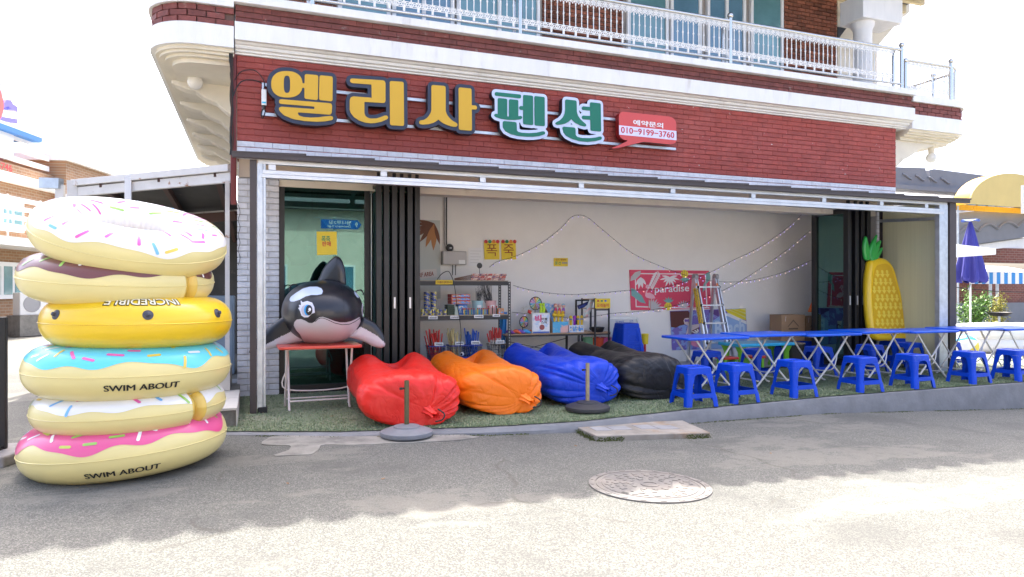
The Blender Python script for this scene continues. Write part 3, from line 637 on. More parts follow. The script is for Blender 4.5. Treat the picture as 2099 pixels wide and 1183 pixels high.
LET.append(('yellow letter with navy edge, third of the sign', 'y', [('P', [z2(*p) for p in [(1050, 235), (1058, 212), (1075, 206), (1268, 222), (1290, 232), (1296, 255), (1297, 655), (1310, 700), (1340, 750), (1390, 805), (1430, 835), (1478, 860), (1500, 882), (1500, 910), (1478, 930), (1440, 932), (1380, 918), (1300, 890), (1240, 860), (1200, 830), (1173, 803), (1140, 830), (1090, 858), (1000, 885), (900, 893), (855, 885), (836, 862), (842, 832), (862, 820), (920, 810), (970, 780), (1010, 735), (1040, 680), (1050, 640)]]),
    Q(z2, [(1521, 246), (1744, 268), (1752, 999), (1524, 982)], .022), ('S', [z2(1735, 592), z2(1806, 597)], .027)], []))
LET.append(('green letter with white edge, first green one of the sign', 'g', [Q(z3, [(113, 150), (550, 195), (549, 259), (115, 212)], .02), Q(z3, [(163, 249), (320, 265), (320, 590), (163, 575)], .018), Q(z3, [(349, 269), (504, 285), (504, 600), (349, 590)], .018),
    ('P', [z3(*p) for p in [(105, 540), (110, 518), (135, 510), (165, 520), (200, 545), (320, 555), (350, 558), (500, 555), (540, 545), (562, 556), (570, 578), (550, 600), (450, 615), (330, 612), (220, 595), (130, 565)]]),
    ('S', [z3(548, 415), z3(610, 420)], .026), Q(z3, [(582, 198), (747, 214), (750, 700), (584, 682)], .018), Q(z3, [(769, 217), (939, 235), (942, 718), (774, 702)], .018),
    ('P', [z3(*p) for p in [(245, 660), (252, 638), (270, 632), (448, 648), (470, 658), (476, 680), (480, 785), (500, 810), (560, 825), (680, 832), (800, 825), (895, 802), (930, 802), (950, 825), (942, 850), (850, 880), (750, 892), (640, 892), (500, 878), (380, 850), (290, 800), (250, 740)]])], []))
LET.append(('green letter with white edge, beside the red phone bubble', 'g', [('P', [z3(*p) for p in [(1278, 300), (1284, 280), (1302, 275), (1440, 290), (1462, 298), (1468, 315), (1472, 480), (1490, 540), (1530, 600), (1570, 640), (1615, 676), (1630, 700), (1618, 720), (1595, 722), (1530, 705), (1450, 665), (1410, 630), (1382, 598), (1340, 640), (1280, 675), (1210, 692), (1150, 696), (1120, 684), (1116, 664), (1135, 648), (1190, 620), (1240, 570), (1270, 510), (1278, 450)]]),
    ('S', [z3(1582, 420), z3(1705, 432)], .026), ('S', [z3(1582, 572), z3(1705, 580)], .026), Q(z3, [(1689, 319), (1866, 340), (1874, 808), (1699, 790)], .018),
    ('P', [z3(*p) for p in [(1235, 745), (1240, 730), (1258, 725), (1420, 738), (1442, 746), (1450, 770), (1453, 865), (1480, 895), (1560, 912), (1680, 915), (1780, 905), (1845, 888), (1875, 890), (1888, 912), (1872, 940), (1780, 965), (1650, 977), (1520, 965), (1400, 930), (1300, 880), (1250, 820)]])], []))
yel = mat('yellow_sign_face', (.64, .37, .02), .5); navy = mat('navy_sign_edge', (.020, .030, .060), .5); navy_s = mat('black_sign_return', (.008, .008, .014), .5)
grn = mat('green_sign_face', (.0, .155, .095), .5); lav = mat('pale_sign_edge', (.55, .62, .80), .45)
for lab, kind, shp, hol in LET:
    c = np.mean([p for sh in shp for p in sh[1]], axis=0); t = thing('sign_letter', lab, 'sign', (float(c[0]), YS, float(c[1])), group='letters of the shop sign')
    off = .047 if kind == 'y' else .041
    bk = MB(); plate(bk, shp, lambda x, z: (x, YS + .004, z), lambda x, z: (x, YS + .115, z), res=.011, level=off, m=0, mw=1)
    bk.build('letter_case', [navy if kind == 'y' else lav, navy_s], t, world=True, smooth=30)
    fc = MB(); plate(fc, shp, lambda x, z: (x, YS - .004, z), lambda x, z: (x, YS + .006, z), hol, res=.008); fc.build('letter_face', yel if kind == 'y' else grn, t, world=True, smooth=30)
sr = thing('sign_rack', 'two thin steel bars carrying the letter sign on red wall', 'frame', (4, 8.76, 3.5))
for pa, pb_ in (((536, 181), (1390, 293)), ((536, 232), (1385, 292))):
    pass
za, zb = at(700, 190, Y=8.755).z, at(700, 248, Y=8.755).z
for z in (za, zb): MB().box(at(537, 200, Y=8.755).x, at(1384, 290, Y=8.755).x, 8.735, 8.765, z - .018, z + .018).build('bar', galv, sr, world=True)
xa_ = at(537, 200, Y=8.755).x
MB().box(xa_, xa_ + .03, 8.73, 8.768, zb - .018, za + .02).build('upright', galv, sr, world=True)
for px in (717, 1180): x = at(px, 200, Y=8.755).x; MB().box(x, x + .025, 8.765, 8.80, zb, za).build('bracket', galv, sr, world=True)
q = at(541, 190, Y=8.7); t = thing('sign_power_box', 'small white transformer box at left end of the sign', 'power box', (q.x, 8.72, q.z - .06))
MB().box(-.028, .03, -.03, .015, -.09, .10).build('case', wplastic, t, bevel=.006); MB().box(-.022, .022, -.033, -.0305, -.07, -.05).build('label', mat('cyan_print', (.05, .5, .7), .5), t)
MB().tube(smoothpath([(0, 0, .1), (.0, -.02, .2), (-.1, 0, .32), (-.25, .03, .30), (-.32, .05, .2)], 6), .006, 6).build('cable', black_rubber, t, smooth=60)
MB().tube(smoothpath([(0, 0, -.09), (-.03, -.01, -.2), (-.01, 0, -.24), (.02, .0, -.14)], 6), .006, 6).build('cable', black_rubber, t, smooth=60)
MB().lathe([(.012, 0), (.018, .02), (.02, .05)], (.0, 0, -.14), 10).build('gland', black_plastic, t, smooth=40)
# red speech bubble with the phone number
def zb_(zx, zy): p = at(1240 + zx / 13.12, 220 + zy / 13.12, Y=8.62); return (p.x, p.z)
bub = thing('phone_sign', 'red speech bubble sign with phone number on the brick wall', 'sign', (at(1325, 260, Y=8.62).x, 8.62, at(1325, 260, Y=8.62).z))
BP = [zb_(*p) for p in [(375, 240), (390, 180), (425, 140), (485, 118), (1740, 250), (1820, 280), (1885, 340), (1915, 410), (1925, 880), (1905, 940), (1850, 985), (1760, 1000), (1050, 925), (700, 1010), (400, 1085), (215, 1110), (178, 1095), (350, 1030), (640, 890), (520, 878), (430, 825), (385, 750)]]
coral = mat('coral_red_sign', (.62, .075, .07), .45); red_side = mat('dark_red_sign_side', (.28, .012, .012), .45)
mb = MB(); plate(mb, [('P', BP)], lambda x, z: (x, 8.62, z), lambda x, z: (x, 8.72, z), res=.012, m=0, mw=1); mb.build('bubble', [coral, red_side], bub, world=True, smooth=30)
bnd = [zb_(*p) for p in [(378, 484), (1920, 640), (1922, 888), (381, 735)]]
MB().prism(bnd, lambda x, z: (x, 8.617, z), lambda x, z: (x, 8.6205, z)).build('number_band', mat('lilac_white', (.70, .68, .86), .45), bub, world=True)
def tq(s, a, b, c, m, off=0, y=8.614):
    P = [zb_(*p) for p in (a, b, c)]; text_quad(s, *[(p[0], y, p[1]) for p in P], m, bub, off=off, push=(0, 0, 0))
tq('010−9199−3760', (425, 690), (1860, 838), (425, 520), red_ink, .018); tq('예약문의', (755, 478), (1560, 572), (755, 330), white_ink, .022)
# ------------------------------------------------------------ room behind the shop front
YB = 10.3
struct(MB().box(.15, 10.2, YB, YB + .1, -.02, 2.85).build('wall_back', wall_in))
struct(MB().box(.02, .15, 9.06, YB + .1, -.02, 2.85).build('wall_left', wall_in)); struct(MB().box(10.2, 10.28, 9.06, YB + .1, -.02, 2.85).build('wall_right', wall_in))
struct(MB().box(.02, 10.28, 9.06, YB + .1, 2.86, 2.95).build('ceiling', wall_in))
struct(MB().box(.15, 10.2, 8.9, YB, -.02, .004).build('floor', mat('grey_floor', (.45, .44, .42), .6, var=.12, vs=4)))
part(MB().box(.29, 10.06, YW + .03, YW + .27, 2.55, 2.66), 'lintel', cream_paint)
# ------------------------------------------------------------ canopy over the platform
YA = 7.55
can = thing('shop_canopy', 'lean-to canopy with brown metal edge on aluminium posts along the shop front', 'canopy', (5, 8.1, 2.7))
def cp_(mb, nm, m, **k): k.setdefault('world', True); return mb.build(nm, m, can, **k)
cp_(MB().box(-.21, 10.5, 7.47, 7.53, 2.635, 2.692), 'gutter', brown_metal, bevel=.006)
sh = MB(); nX = 15; dx = 10.71 / nX
for i in range(nX):
    x0 = -.21 + i * dx; a, b = .0, .02     # overlapping panels, each lifted on its left edge
    sh.add([(x0, 7.46, 2.694 + a), (x0 + dx + .01, 7.46, 2.694 + b), (x0 + dx + .01, 8.80, 2.89 + b), (x0, 8.80, 2.89 + a), (x0, 7.46, 2.686), (x0 + dx + .01, 7.46, 2.686), (x0 + dx + .01, 8.80, 2.885), (x0, 8.80, 2.885)],
        [(0, 1, 2, 3), (7, 6, 5, 4), (0, 4, 5, 1), (1, 5, 6, 2), (3, 7, 4, 0)])
cp_(sh, 'roof_sheet', brown_metal)
cp_(MB().add([(-.2, 7.54, 2.683), (10.48, 7.54, 2.683), (10.48, 8.79, 2.87), (-.2, 8.79, 2.87)], [(0, 1, 2, 3)]), 'soffit', mat('beige_soffit', (.74, .66, .56), .7, var=.05, vs=3))
bz = [(2.605, 2.66), (2.455, 2.545)]
cp_(MB().box(.04, 10.1, YA, YA + .06, 2.595, 2.645), 'top_beam', alu, bevel=.003)
b2 = MB().box(.07, 10.02, YA - .006, YA + .07, 2.452, 2.49).box(.07, 10.02, YA + .002, YA + .065, 2.492, 2.535); cp_(b2, 'lower_beam', alu, bevel=.003)
for px in (558, 787, 990, 1192, 1380, 1545, 1690, 1808, 1900):
    x = at(px, 350, Y=YA).x; cp_(MB().box(x - .035, x + .035, YA + .004, YA + .05, 2.538, 2.594), 'short_post', alu)
x0 = at(512, 500, Y=YA).x; x1 = at(526, 500, Y=YA).x; x2 = at(545, 500, Y=YA).x
cp_(MB().box(x0, x1, YA - .01, YA + .09, 0, 2.632), 'corner_post', brown_metal, bevel=.004); cp_(MB().box(x1 + .003, x2 - .03, YA, YA + .08, .05, 2.60).box(x2 - .027, x2, YA + .006, YA + .08, .0, 2.60), 'post', galv, bevel=.004)
cp_(MB().box(x1 + .01, x2 + .015, YA - .006, YA + .10, -.01, .07), 'post_foot', black_rubber, bevel=.01)
x3 = at(1926, 600, Y=YA).x; x4 = at(1944, 600, Y=YA).x; x5 = at(1958, 600, Y=YA).x
cp_(MB().box(x3, x4 - .03, YA, YA + .08, 0, 2.6).box(x4 - .027, x4, YA + .006, YA + .08, 0, 2.6), 'post', galv, bevel=.004); cp_(MB().box(x4 + .02, x5 + .01, YA - .01, YA + .09, -.02, 2.66), 'corner_post', brown_metal, bevel=.004)
frost = mat('frosted_polycarbonate', (.62, .60, .40), .35, var=.06, vs=2, bump=.05, bs=60, stretch=(1, 14, .2), trans=.25)
cp_(MB().box(x4 - .02, x4 - .008, YA + .09, 8.76, .02, 2.68), 'side_panel', frost); cp_(MB().box(x4 - .03, x4 + .01, 8.72, 8.78, 0, 2.78), 'panel_frame', brown_metal)
cp_(MB().bar((x4 - .05, YA + .08, 2.40), (x4 - .05, 8.75, 2.46), .04, .05), 'brace', galv)
cp_(MB().bar((x4 - .06, YA + .1, 2.63), (x4 - .06, 8.75, 2.76), .05, .05), 'rafter', alu)
for px in (787, 1192, 1545): x = at(px, 350, Y=YA).x; cp_(MB().bar((x, YA + .07, 2.66), (x, 8.78, 2.82), .05, .05), 'rafter', alu)
# ------------------------------------------------------------ folding glass doors
dglass = glassy('green_tinted_glass', (.11, .30, .26), .16)
dglass2 = glassy('dark_green_glass', (.08, .26, .20), .22)
def leaf(name, lab, p0, p1, z0=.03, z1=2.62, fw_=.075, th=.05, g=dglass, group=None, hinges=True):
    p0 = Vector(p0); p1 = Vector(p1); L_ = (p1 - p0).length; a = math.atan2(p1.y - p0.y, p1.x - p0.x)
    t = thing(name, lab, 'door', (p0.x, p0.y, z0), a, group); H_ = z1 - z0; h = th / 2
    MB().box(0, fw_, -h, h, 0, H_).build('stile', black_metal, t, bevel=.004); MB().box(L_ - fw_, L_, -h, h, 0, H_).build('stile', black_metal, t, bevel=.004)
    MB().box(fw_, L_ - fw_, -h, h, H_ - fw_ * .8, H_).build('rail', black_metal, t, bevel=.004); MB().box(fw_, L_ - fw_, -h, h, 0, fw_ * 1.1).build('rail', black_metal, t, bevel=.004)
    MB().box(fw_ - .008, L_ - fw_ + .008, -.006, .006, fw_, H_ - fw_ * .7).build('pane', g, t)
    return t
xa, xb = at(571, 600, Y=8.86).x, at(758, 600, Y=8.86).x
dl = leaf('glass_door', 'closed black framed green glass door with yellow notice behind the whale float', (xa, 8.86, 0), (xb, 8.86, 0), fw_=.07)
part(MB().box(xb + .015, xb + .028, 8.87, 8.88, .02, 2.6), 'door_strip', alu)
part(MB().box(xa - .01, 10.05, 8.84, 8.90, 2.62, 2.66), 'door_track', black_metal); part(MB().box(xa - .01, 10.05, 8.83, 8.92, .004, .03), 'door_sill', black_metal)
order = ['leftmost', 'second', 'third', 'fourth', 'fifth', 'rightmost']
for i in range(6):
    x = xb + .06 + i * .098
    t = leaf('folded_door', '%s of the six black door leaves folded beside the whale float' % order[i], (x, 8.52 + .02 * (i % 2), 0), (x + .012, 9.22, 0), g=dglass2, fw_=.06, th=.066, group='folded doors left')
    for z in (.95, 1.62): MB().box(-.006, .0, -.028, .028, z - .05, z + .05).build('hinge', black_plastic, t)
    MB().box(-.008, 0, -.01, .012, 1.02 + .0 * i, 1.16).build('handle', alu if i in (2, 4) else black_plastic, t)
    MB().box(.02, .06, -.02, .02, 2.59, 2.72).build('roller', black_plastic, t)
xr = at(1742, 600, Y=8.55).x
ordr = ['leftmost', 'second', 'third', 'rightmost']
for i in range(4):
    x = xr - .03 + i * .13 + (0 if i == 0 else .03)
    t = leaf('folded_door', '%s of the four black door leaves folded beside the pineapple float' % ordr[i], (x, 8.52, 0), (x - .01, 9.30, 0), g=dglass2, fw_=.075 if i else .10, th=.075, group='folded doors right')
    MB().box(-.008, 0, -.012, .012, 1.0, 1.15).build('handle', alu, t); MB().box(-.006, .0, -.03, .03, 1.57, 1.69).build('hinge', black_plastic, t)
    MB().box(.02, .06, -.02, .02, 2.59, 2.72).build('roller', black_plastic, t)
# yellow firework notice on the left glass
def sheet(name, lab, cat, px4, Y, m, th=.003, bend=0, group=None):
    P = [at(*p, Y=Y) for p in px4]; c = sum(P, Vector()) / 4; t = thing(name, lab, cat, (c.x, Y, c.z), group=group)
    MB().add([(p.x, Y, p.z) for p in P] + [(p.x, Y + th, p.z) for p in P], [(0, 1, 2, 3), (7, 6, 5, 4), (0, 4, 5, 1), (1, 5, 6, 2), (2, 6, 7, 3), (3, 7, 4, 0)]).build('paper', m, t, world=True); return t
n1 = sheet('firework_notice', 'yellow paper notice taped to the left glass door', 'notice', [(650, 523), (691, 522), (690, 475), (649, 475)], 8.845, yellow_paper)
text_px('폭죽', (659, 496), (677, 496), (659, 484), 8.844, green_ink, n1, off=.02); text_px('판매', (660, 505), (678, 505), (660, 495), 8.844, red_ink, n1, off=.02)
# things hanging behind the left glass
t = thing('life_vest', 'orange life vest hanging behind the left glass door', 'life vest', (at(640, 470, Y=9.5).x, 9.5, at(640, 470, Y=9.5).z))
MB().surf(lambda u, v: ((.16 + .05 * sin(u * PI)) * cos(2 * PI * v) * (.35 + .65 * sin(PI * min(u + .12, 1) * .95)), .08 * sin(2 * PI * v) * (.4 + .6 * sin(PI * u)), -.22 + .44 * u), 14, 20, cv=True).build('vest', mat('orange_nylon', (.75, .16, .03), .6), t, smooth=60)
MB().tube([(0, 0, .2), (0, 0, .5), (.05, .3, .75)], .006, 6).build('cord', black_rubber, t)
t = thing('red_bag', 'dark red bag hanging low behind the left glass door', 'bag', (at(610, 510, Y=9.4).x, 9.4, at(610, 510, Y=9.4).z))
MB().surf(lambda u, v: (.12 * cos(2 * PI * v) * (.3 + sin(PI * (u * .8 + .15))) + .04 * sin(9 * u), .07 * sin(2 * PI * v), -.22 + .4 * u), 14, 18, cv=True).build('bag', mat('dark_red_cloth', (.30, .03, .03), .7), t, smooth=60)
MB().tube([(0, 0, .16), (.01, .0, .36)], .005, 6).build('cord', black_rubber, t)
# street sign on the pavement behind the camera, seen mirrored in the glass
t = thing('street_sign', 'blue street name sign on a thin pole mirrored in the left glass door', 'sign', (2.05, -1.4, RZ(2)))
MB().cyl((0, 0, 0), (0, 0, 3.3), .035, n=12).build('pole', mat('pale_green_pole', (.45, .52, .45), .5), t, smooth=40)
MB().prism([(-.28, .11), (.6, .11), (.6, -.11), (-.28, -.11)][::-1] if False else [(-.6, 0), (-.5, .125), (.48, .125), (.48, -.125), (-.5, -.125)], lambda a, b: (.12 - a, .04, 3.1 + b), lambda a, b: (.12 - a, .052, 3.1 + b)).build('panel', mat('blue_sign', (.015, .11, .42), .4), t)
MB().box(-.55, .6, .036, .056, 3.26, 3.275).build('bracket', galv, t)
for s_, a, b, z, h in (('뒷나루2길', .45, -.15, 3.1, .1), ('Dwinnaru 2-gil', .42, -.18, 3.0, .075), ('9', .62, .55, 3.04, .12)):
    V, F_, W_, H_ = text_geo(s_, .01); mb = MB(); mb.add([(a + (b - a) * x / W_, .0545, z + h * y / H_) for x, y in V], F_); mb.build('lettering', white_ink, t, recalc=False)
# houses over the road behind the camera: the shop front looks at them
for nm, lab, x0, x1, y0, zt, cc in (('opposite_house', 'beige house across the road facing the shop, left one', -13, -2.2, -13, 5.6, (.66, .58, .48)), ('opposite_house', 'grey plastered house across the road facing the shop, right one', -1.0, 11, -12, 4.6, (.66, .66, .63))):
    t = thing(nm, lab, 'house', ((x0 + x1) / 2, y0 - 3, -.1), group='houses across the road')
    hw = mat('plaster_%d' % int(cc[0] * 100), cc, .8, var=.1, vs=2)
    MB().box(x0, x1, y0 - 6, y0, -.4, zt).build('wall', hw, t, world=True)
    MB().add([(x0 - .5, y0 + .5, zt), (x1 + .5, y0 + .5, zt), (x1 + .5, y0 - 6.5, zt), (x0 - .5, y0 - 6.5, zt), (x0 + 1.5, y0 - 3, zt + 1.7), (x1 - 1.5, y0 - 3, zt + 1.7)], [(0, 1, 5, 4), (1, 2, 5), (2, 3, 4, 5), (3, 0, 4), (3, 2, 1, 0)]).build('roof', MATS['grey_roof_tile'], t, world=True)
    for k in range(4):
        xw = x0 + 1 + k * (x1 - x0 - 1) / 4
        f = MB().box(xw, xw + 1.3, y0, y0 + .05, 1.0, 2.3).build('window', frame_m, t, world=True); MB().box(xw + .08, xw + 1.22, y0 + .05, y0 + .06, 1.08, 2.22).build('pane', win_glass, f, world=True)
# ------------------------------------------------------------ swim rings
ring_cream = mat('cream_vinyl', (.74, .63, .27), .36, var=.03, vs=2, coat=.25)
vinyl = lambda n, c: mat(n, c, .3, coat=.3, var=.02, vs=2)
spr = {k: vinyl('sprinkle_' + k, c) for k, c in {'pink': (.78, .12, .40), 'green': (.30, .55, .10), 'yellow': (.75, .55, .08), 'blue': (.18, .45, .80), 'white': (.85, .85, .85), 'violet': (.45, .35, .75), 'lime': (.55, .60, .10)}.items()}
def torus_fn(Ro, rh, rv):
    def f(th, ph, off=0.0):                     # ph=0 outer equator, PI/2 top
        c, s_ = cos(ph), sin(ph); pinch = 1 - .035 * math.exp(-(((ph + PI) % (2 * PI) - PI) / .10) ** 2)
        puck = 1 + (.012 * sin(th * 46) * math.exp(-((abs(((ph + PI) % (2 * PI)) - PI) - PI) / .5) ** 2))
        rr = (Ro - rh) + (rh * abs(c) ** .92 * (1 if c > 0 else -1) * puck + off * c); z = rv * abs(s_) ** .92 * (1 if s_ > 0 else -1) * pinch + off * s_
        return (rr * cos(th), rr * sin(th), z)
    return f
def on_torus(V, F, f, th0, ph0, Rr, rt, off=.003, flip=1, maxl=.03):
    b = bmesh.new(); vv = [b.verts.new((x, y, 0)) for x, y in V]
    for q in F:
        try: b.faces.new([vv[i] for i in q])
        except ValueError: pass
    xs2 = [v.co.x for v in b.verts]; ys2 = [v.co.y for v in b.verts]
    for ax, lo, hi in ((Vector((1, 0, 0)), min(xs2), max(xs2)), (Vector((0, 1, 0)), min(ys2), max(ys2))):
        q = lo + maxl
        while q < hi:
            bmesh.ops.bisect_plane(b, geom=b.verts[:] + b.edges[:] + b.faces[:], plane_co=ax * q, plane_no=ax); q += maxl
    mb = MB(); b.verts.index_update(); mb.add([f(th0 + v.co.x / Rr * flip, ph0 + v.co.y / rt * flip, off) for v in b.verts], [tuple(v.index for v in q.verts) for q in b.faces]); b.free(); return mb
def swim_ring(lab, pos, Ro, rh, rv, body, icing=None, waves=(), sp=None, tilt=(0, 0), spin=0, dens=60, name='swim_ring', bite=None, ice_in=2.7):
    t = thing(name, lab, 'swim ring', pos, 0, group='stacked swim rings'); t.rotation_euler = (tilt[0], tilt[1], 0)
    f = torus_fn(Ro, rh, rv)
    gap = bite
    def clampth(u):                              # a bitten ring leaves a wedge open
        if gap is None: return 2 * PI * u
        return gap[0] + gap[1] + (2 * PI - 2 * gap[1]) * u
    def fb(u, v):
        return f(clampth(u), 2 * PI * v)
    mb = MB().surf(fb, 168 if gap is None else 169, 56, cu=gap is None, cv=True)
    o = mb.build('tube', body, t, smooth=179)
    sm_ = MB().surf(lambda u, v: (lambda p_, th: (p_[0] + .004 * cos(2 * PI * v) * cos(th), p_[1] + .004 * cos(2 * PI * v) * sin(th), p_[2] + .0035 * sin(2 * PI * v) - .001))(f(clampth(u), 0, .001), clampth(u)), 120, 6, cu=gap is None, cv=True).build('weld_seam', body, t, smooth=60)
    if gap:
        stripe = vinyl('bite_stripe', (.72, .50, .10)); wht = vinyl('bite_white', (.80, .74, .58))
        for sgn, th in ((-1, gap[0] - gap[1]), (1, gap[0] + gap[1])):
            e = MB()
            for a in range(8):
                for b_ in range(28):
                    pass
            def cap(u, v, th=th, sgn=sgn):
                p0 = Vector(f(th, 0)); p1 = Vector(f(th, PI)); c = (p0 + p1) / 2; p = Vector(f(th, 2 * PI * v)); d = Vector((-sin(th), cos(th), 0)) * (-sgn)
                return c + (p - c) * cos(u * PI / 2) + d * (.075 * sin(u * PI / 2) + .015 * sin(4 * PI * v) * u)
            e.surf(cap, 8, 29, m=0); e.m = [0 if ((i % 28) // 4) % 2 == 0 else 1 for i in range(len(e.f))]; e.build('bite_end', [stripe, wht], t, smooth=60)
    if icing is not None:
        def edge_ph(th): return sum(a * sin(k * th + p) for a, k, p in waves)
        def fi(u, v):
            th = clampth(u); p0 = .36 + edge_ph(th); p1 = ice_in; return f(th, p0 + (p1 - p0) * v, .0025)
        n = 220; ic = MB().surf(fi, n if gap is None else n + 1, 34, cu=gap is None).build('icing', icing, t, smooth=179)
        # printed sprinkles
        rnd = random.Random(len(lab)); groups = {}; placed = []
        for _ in range(dens * 6):
            th = clampth(rnd.random()); ph = rnd.uniform(.4, 2.4)
            if ph < .36 + edge_ph(th) + .20: continue
            p = Vector(f(th, ph))
            if any((p - q).length < .088 for q in placed): continue
            placed.append(p); k = rnd.choice(sp); a = rnd.uniform(0, PI); L_ = rnd.uniform(.026, .045); wd = .0105
            pts = [(L_ + wd * cos(x), wd * sin(x)) for x in [-PI / 2 + PI * i / 5 for i in range(6)]] + [(-L_ + wd * cos(x), wd * sin(x)) for x in [PI / 2 + PI * i / 5 for i in range(6)]]
            V = [(x * cos(a) - y * sin(a), x * sin(a) + y * cos(a)) for x, y in pts]; rr = Ro - rh + rh * cos(ph)
            groups.setdefault(k, MB()).v; q = on_torus(V, [tuple(range(12))], f, th, ph, max(rr, .2), (rh + rv) / 2, .0045, maxl=.02); groups[k].add(q.v, q.f)
            if len(placed) >= dens: break
        for k, g_ in groups.items(): g_.build('sprinkle_print', spr[k], ic, smooth=60)['kind'] = 'stuff'
    return t, f
def ring_text(t, f, s_, Ro, rh, rv, th0, ph0, h, m, off=.012, flip=1, nm='lettering', push=.004, wide=1.0):
    V, F_, W_, H_ = text_geo(s_, off); V = [((x - W_ / 2) * h / H_ * wide, (y - H_ / 2) * h / H_) for x, y in V]
    if not off:
        for k_ in (-1, 1): on_torus([(x + .0022 * k_, y + .0012 * k_) for x, y in V], F_, f, th0, ph0, Ro, (rh + rv) / 2, push + .0008 * (k_ + 1.5), flip, .02).build(nm, m, t, recalc=False)
    return on_torus(V, F_, f, th0, ph0, Ro, (rh + rv) / 2, push, flip, .02).build(nm, m, t, recalc=False)
def RC(px, z, d=5.12): p = at(px, 591.5, d=d); return (p.x, p.y, z)
front = lambda p: math.atan2(-p[1], -p[0])
Ro, rh, rv = .685, .215, .185
WV = lambda a, s_: [(a, 5, s_), (a * .7, 8, s_ * 2.1), (a * .5, 13, s_ * 3.3)]
p = RC(262, .165); t, f = swim_ring('pink iced doughnut swim ring at the bottom of the stack', p, Ro, rh, rv, ring_cream, vinyl('pink_vinyl', (.75, .10, .27)), WV(.13, .7), ['white', 'blue', 'green', 'white', 'lime'], (R(-1), R(-3.2)), dens=95)
ring_text(t, f, 'SWIM ABOUT', Ro, rh, rv, front(p) - .05, -.52, .046, black_ink, 0, wide=1.15)
p = RC(272, .43); t, f = swim_ring('white iced bitten doughnut swim ring above the pink one', p, Ro * .94, rh * .95, rv * .78, ring_cream, vinyl('white_vinyl', (.80, .79, .76)), WV(.10, 1.9), ['green', 'blue', 'pink', 'yellow'], (R(0), R(-1)), bite=(front(p) + .72, .10), dens=70)
p = RC(270, .715); t, f = swim_ring('cyan iced doughnut swim ring in the lower middle of the stack', p, Ro, rh, rv, ring_cream, vinyl('cyan_vinyl', (.12, .62, .74)), WV(.11, 2.6), ['pink', 'violet', 'white', 'lime', 'yellow', 'pink'], (R(0), R(.6)), dens=95)
ring_text(t, f, 'SWIM ABOUT', Ro, rh, rv, front(p) + .10, -.36, .046, black_ink, 0, wide=1.15)
p = RC(288, 1.06); t, f = swim_ring('plain golden yellow swim ring with upside-down lettering in the stack', p, Ro * .925, rh, rv * .98, vinyl('golden_vinyl', (.82, .54, .015)), None, (), None, (R(0), R(.4)), name='yellow_swim_ring')
ring_text(t, f, 'INCREDIBLE', Ro, rh, rv, front(p) + .02, .93, .085, black_ink, .05, flip=-1, push=.003); ring_text(t, f, 'INCREDIBLE', Ro, rh, rv, front(p) + .02, .93, .075, mat('cream_print', (.85, .80, .62), .4), .012, flip=-1, push=.006)
for dth in (-.92, .07, .92):
    th = front(p) + dth; a = Vector(f(th, .32, .0)); n_ = Vector((cos(th) * .95, sin(th) * .95, .3)); MB().lathe([(.034, 0), (.034, .006), (.018, .010), (.013, .014), (.013, .03), (.006, .034)], a - n_ * .004, 18, axis=n_).build('valve', mat('dark_valve', (.05, .05, .07), .4), t, smooth=40)
p = RC(247, 1.375); t, f = swim_ring('brown iced bitten doughnut swim ring second from the top', p, Ro * .94, rh, rv * .92, ring_cream, vinyl('chocolate_vinyl', (.17, .055, .045)), WV(.09, .4), ['green', 'blue', 'white'], (R(5), R(2.4)), bite=(front(p) + .78, .09), dens=60)
p = RC(272, 1.69); t, f = swim_ring('white iced doughnut swim ring tilted on top of the stack', p, Ro * .955, rh * .86, rv * .90, ring_cream, MATS['white_vinyl'], WV(.10, 3.6), ['pink', 'pink', 'yellow', 'blue', 'green', 'pink'], (R(17), R(9.5)), dens=80, ice_in=4.0)
# ------------------------------------------------------------ folding tables and stools
def make_folding_table(name, lab, cat, topm, L_, W_, H_, legm, group=None):
    t = thing(name, lab, cat, (0, 0, 0), 0, group)
    tp = MB(); th = .03; r = .06; P = []
    for cx, cy, a0 in ((L_ / 2 - r, W_ / 2 - r, 0), (-L_ / 2 + r, W_ / 2 - r, 90), (-L_ / 2 + r, -W_ / 2 + r, 180), (L_ / 2 - r, -W_ / 2 + r, 270)):
        P += [(cx + r * cos(R(a0 + 18 * i)), cy + r * sin(R(a0 + 18 * i))) for i in range(6)]
    tp.prism(P, lambda a, b: (a, b, H_ - th), lambda a, b: (a, b, H_)); tp.build('table_top', topm, t, bevel=.008, smooth=40)
    for s_ in (-1, 1):                           # two crossed tube frames
        x = L_ / 2 - .17
        y = s_ * (W_ / 2 - .09)
        MB().tube(smoothpath([(-x, y, H_ - th), (-x * .2, y, H_ * .52), (x * .78, y, .06), (x, y, .012), (x + .02, y, .012)], 5), .0125, 8).build('leg', legm, t, smooth=60)
        MB().tube(smoothpath([(x, y * .92, H_ - th), (x * .2, y * .92, H_ * .52), (-x * .78, y * .92, .06), (-x, y * .92, .012), (-x - .02, y * .92, .012)], 5), .0125, 8).build('leg', legm, t, smooth=60)
    MB().tube([(x * .8, -W_ / 2 + .09, .09), (x * .8, W_ / 2 - .09, .09)], .010, 8).build('stretcher', legm, t, smooth=60); MB().tube([(-x * .8, -W_ / 2 + .12, .09), (-x * .8, W_ / 2 - .12, .09)], .010, 8).build('stretcher', legm, t, smooth=60)
    for s_ in (-1, 1): MB().bar((s_ * x, -W_ / 2 + .08, H_ - th - .008), (s_ * x, W_ / 2 - .08, H_ - th - .008), .03, .016).build('bracket', legm, t)
    MB().tube(smoothpath([(x * .35, -W_ / 2 + .1, H_ * .60), (.0, -W_ / 2 + .1, H_ * .30), (.0, W_ / 2 - .1, H_ * .30), (x * .35, W_ / 2 - .1, H_ * .60)], 5), .008, 8).build('lock_bar', legm, t, smooth=60)
    return t
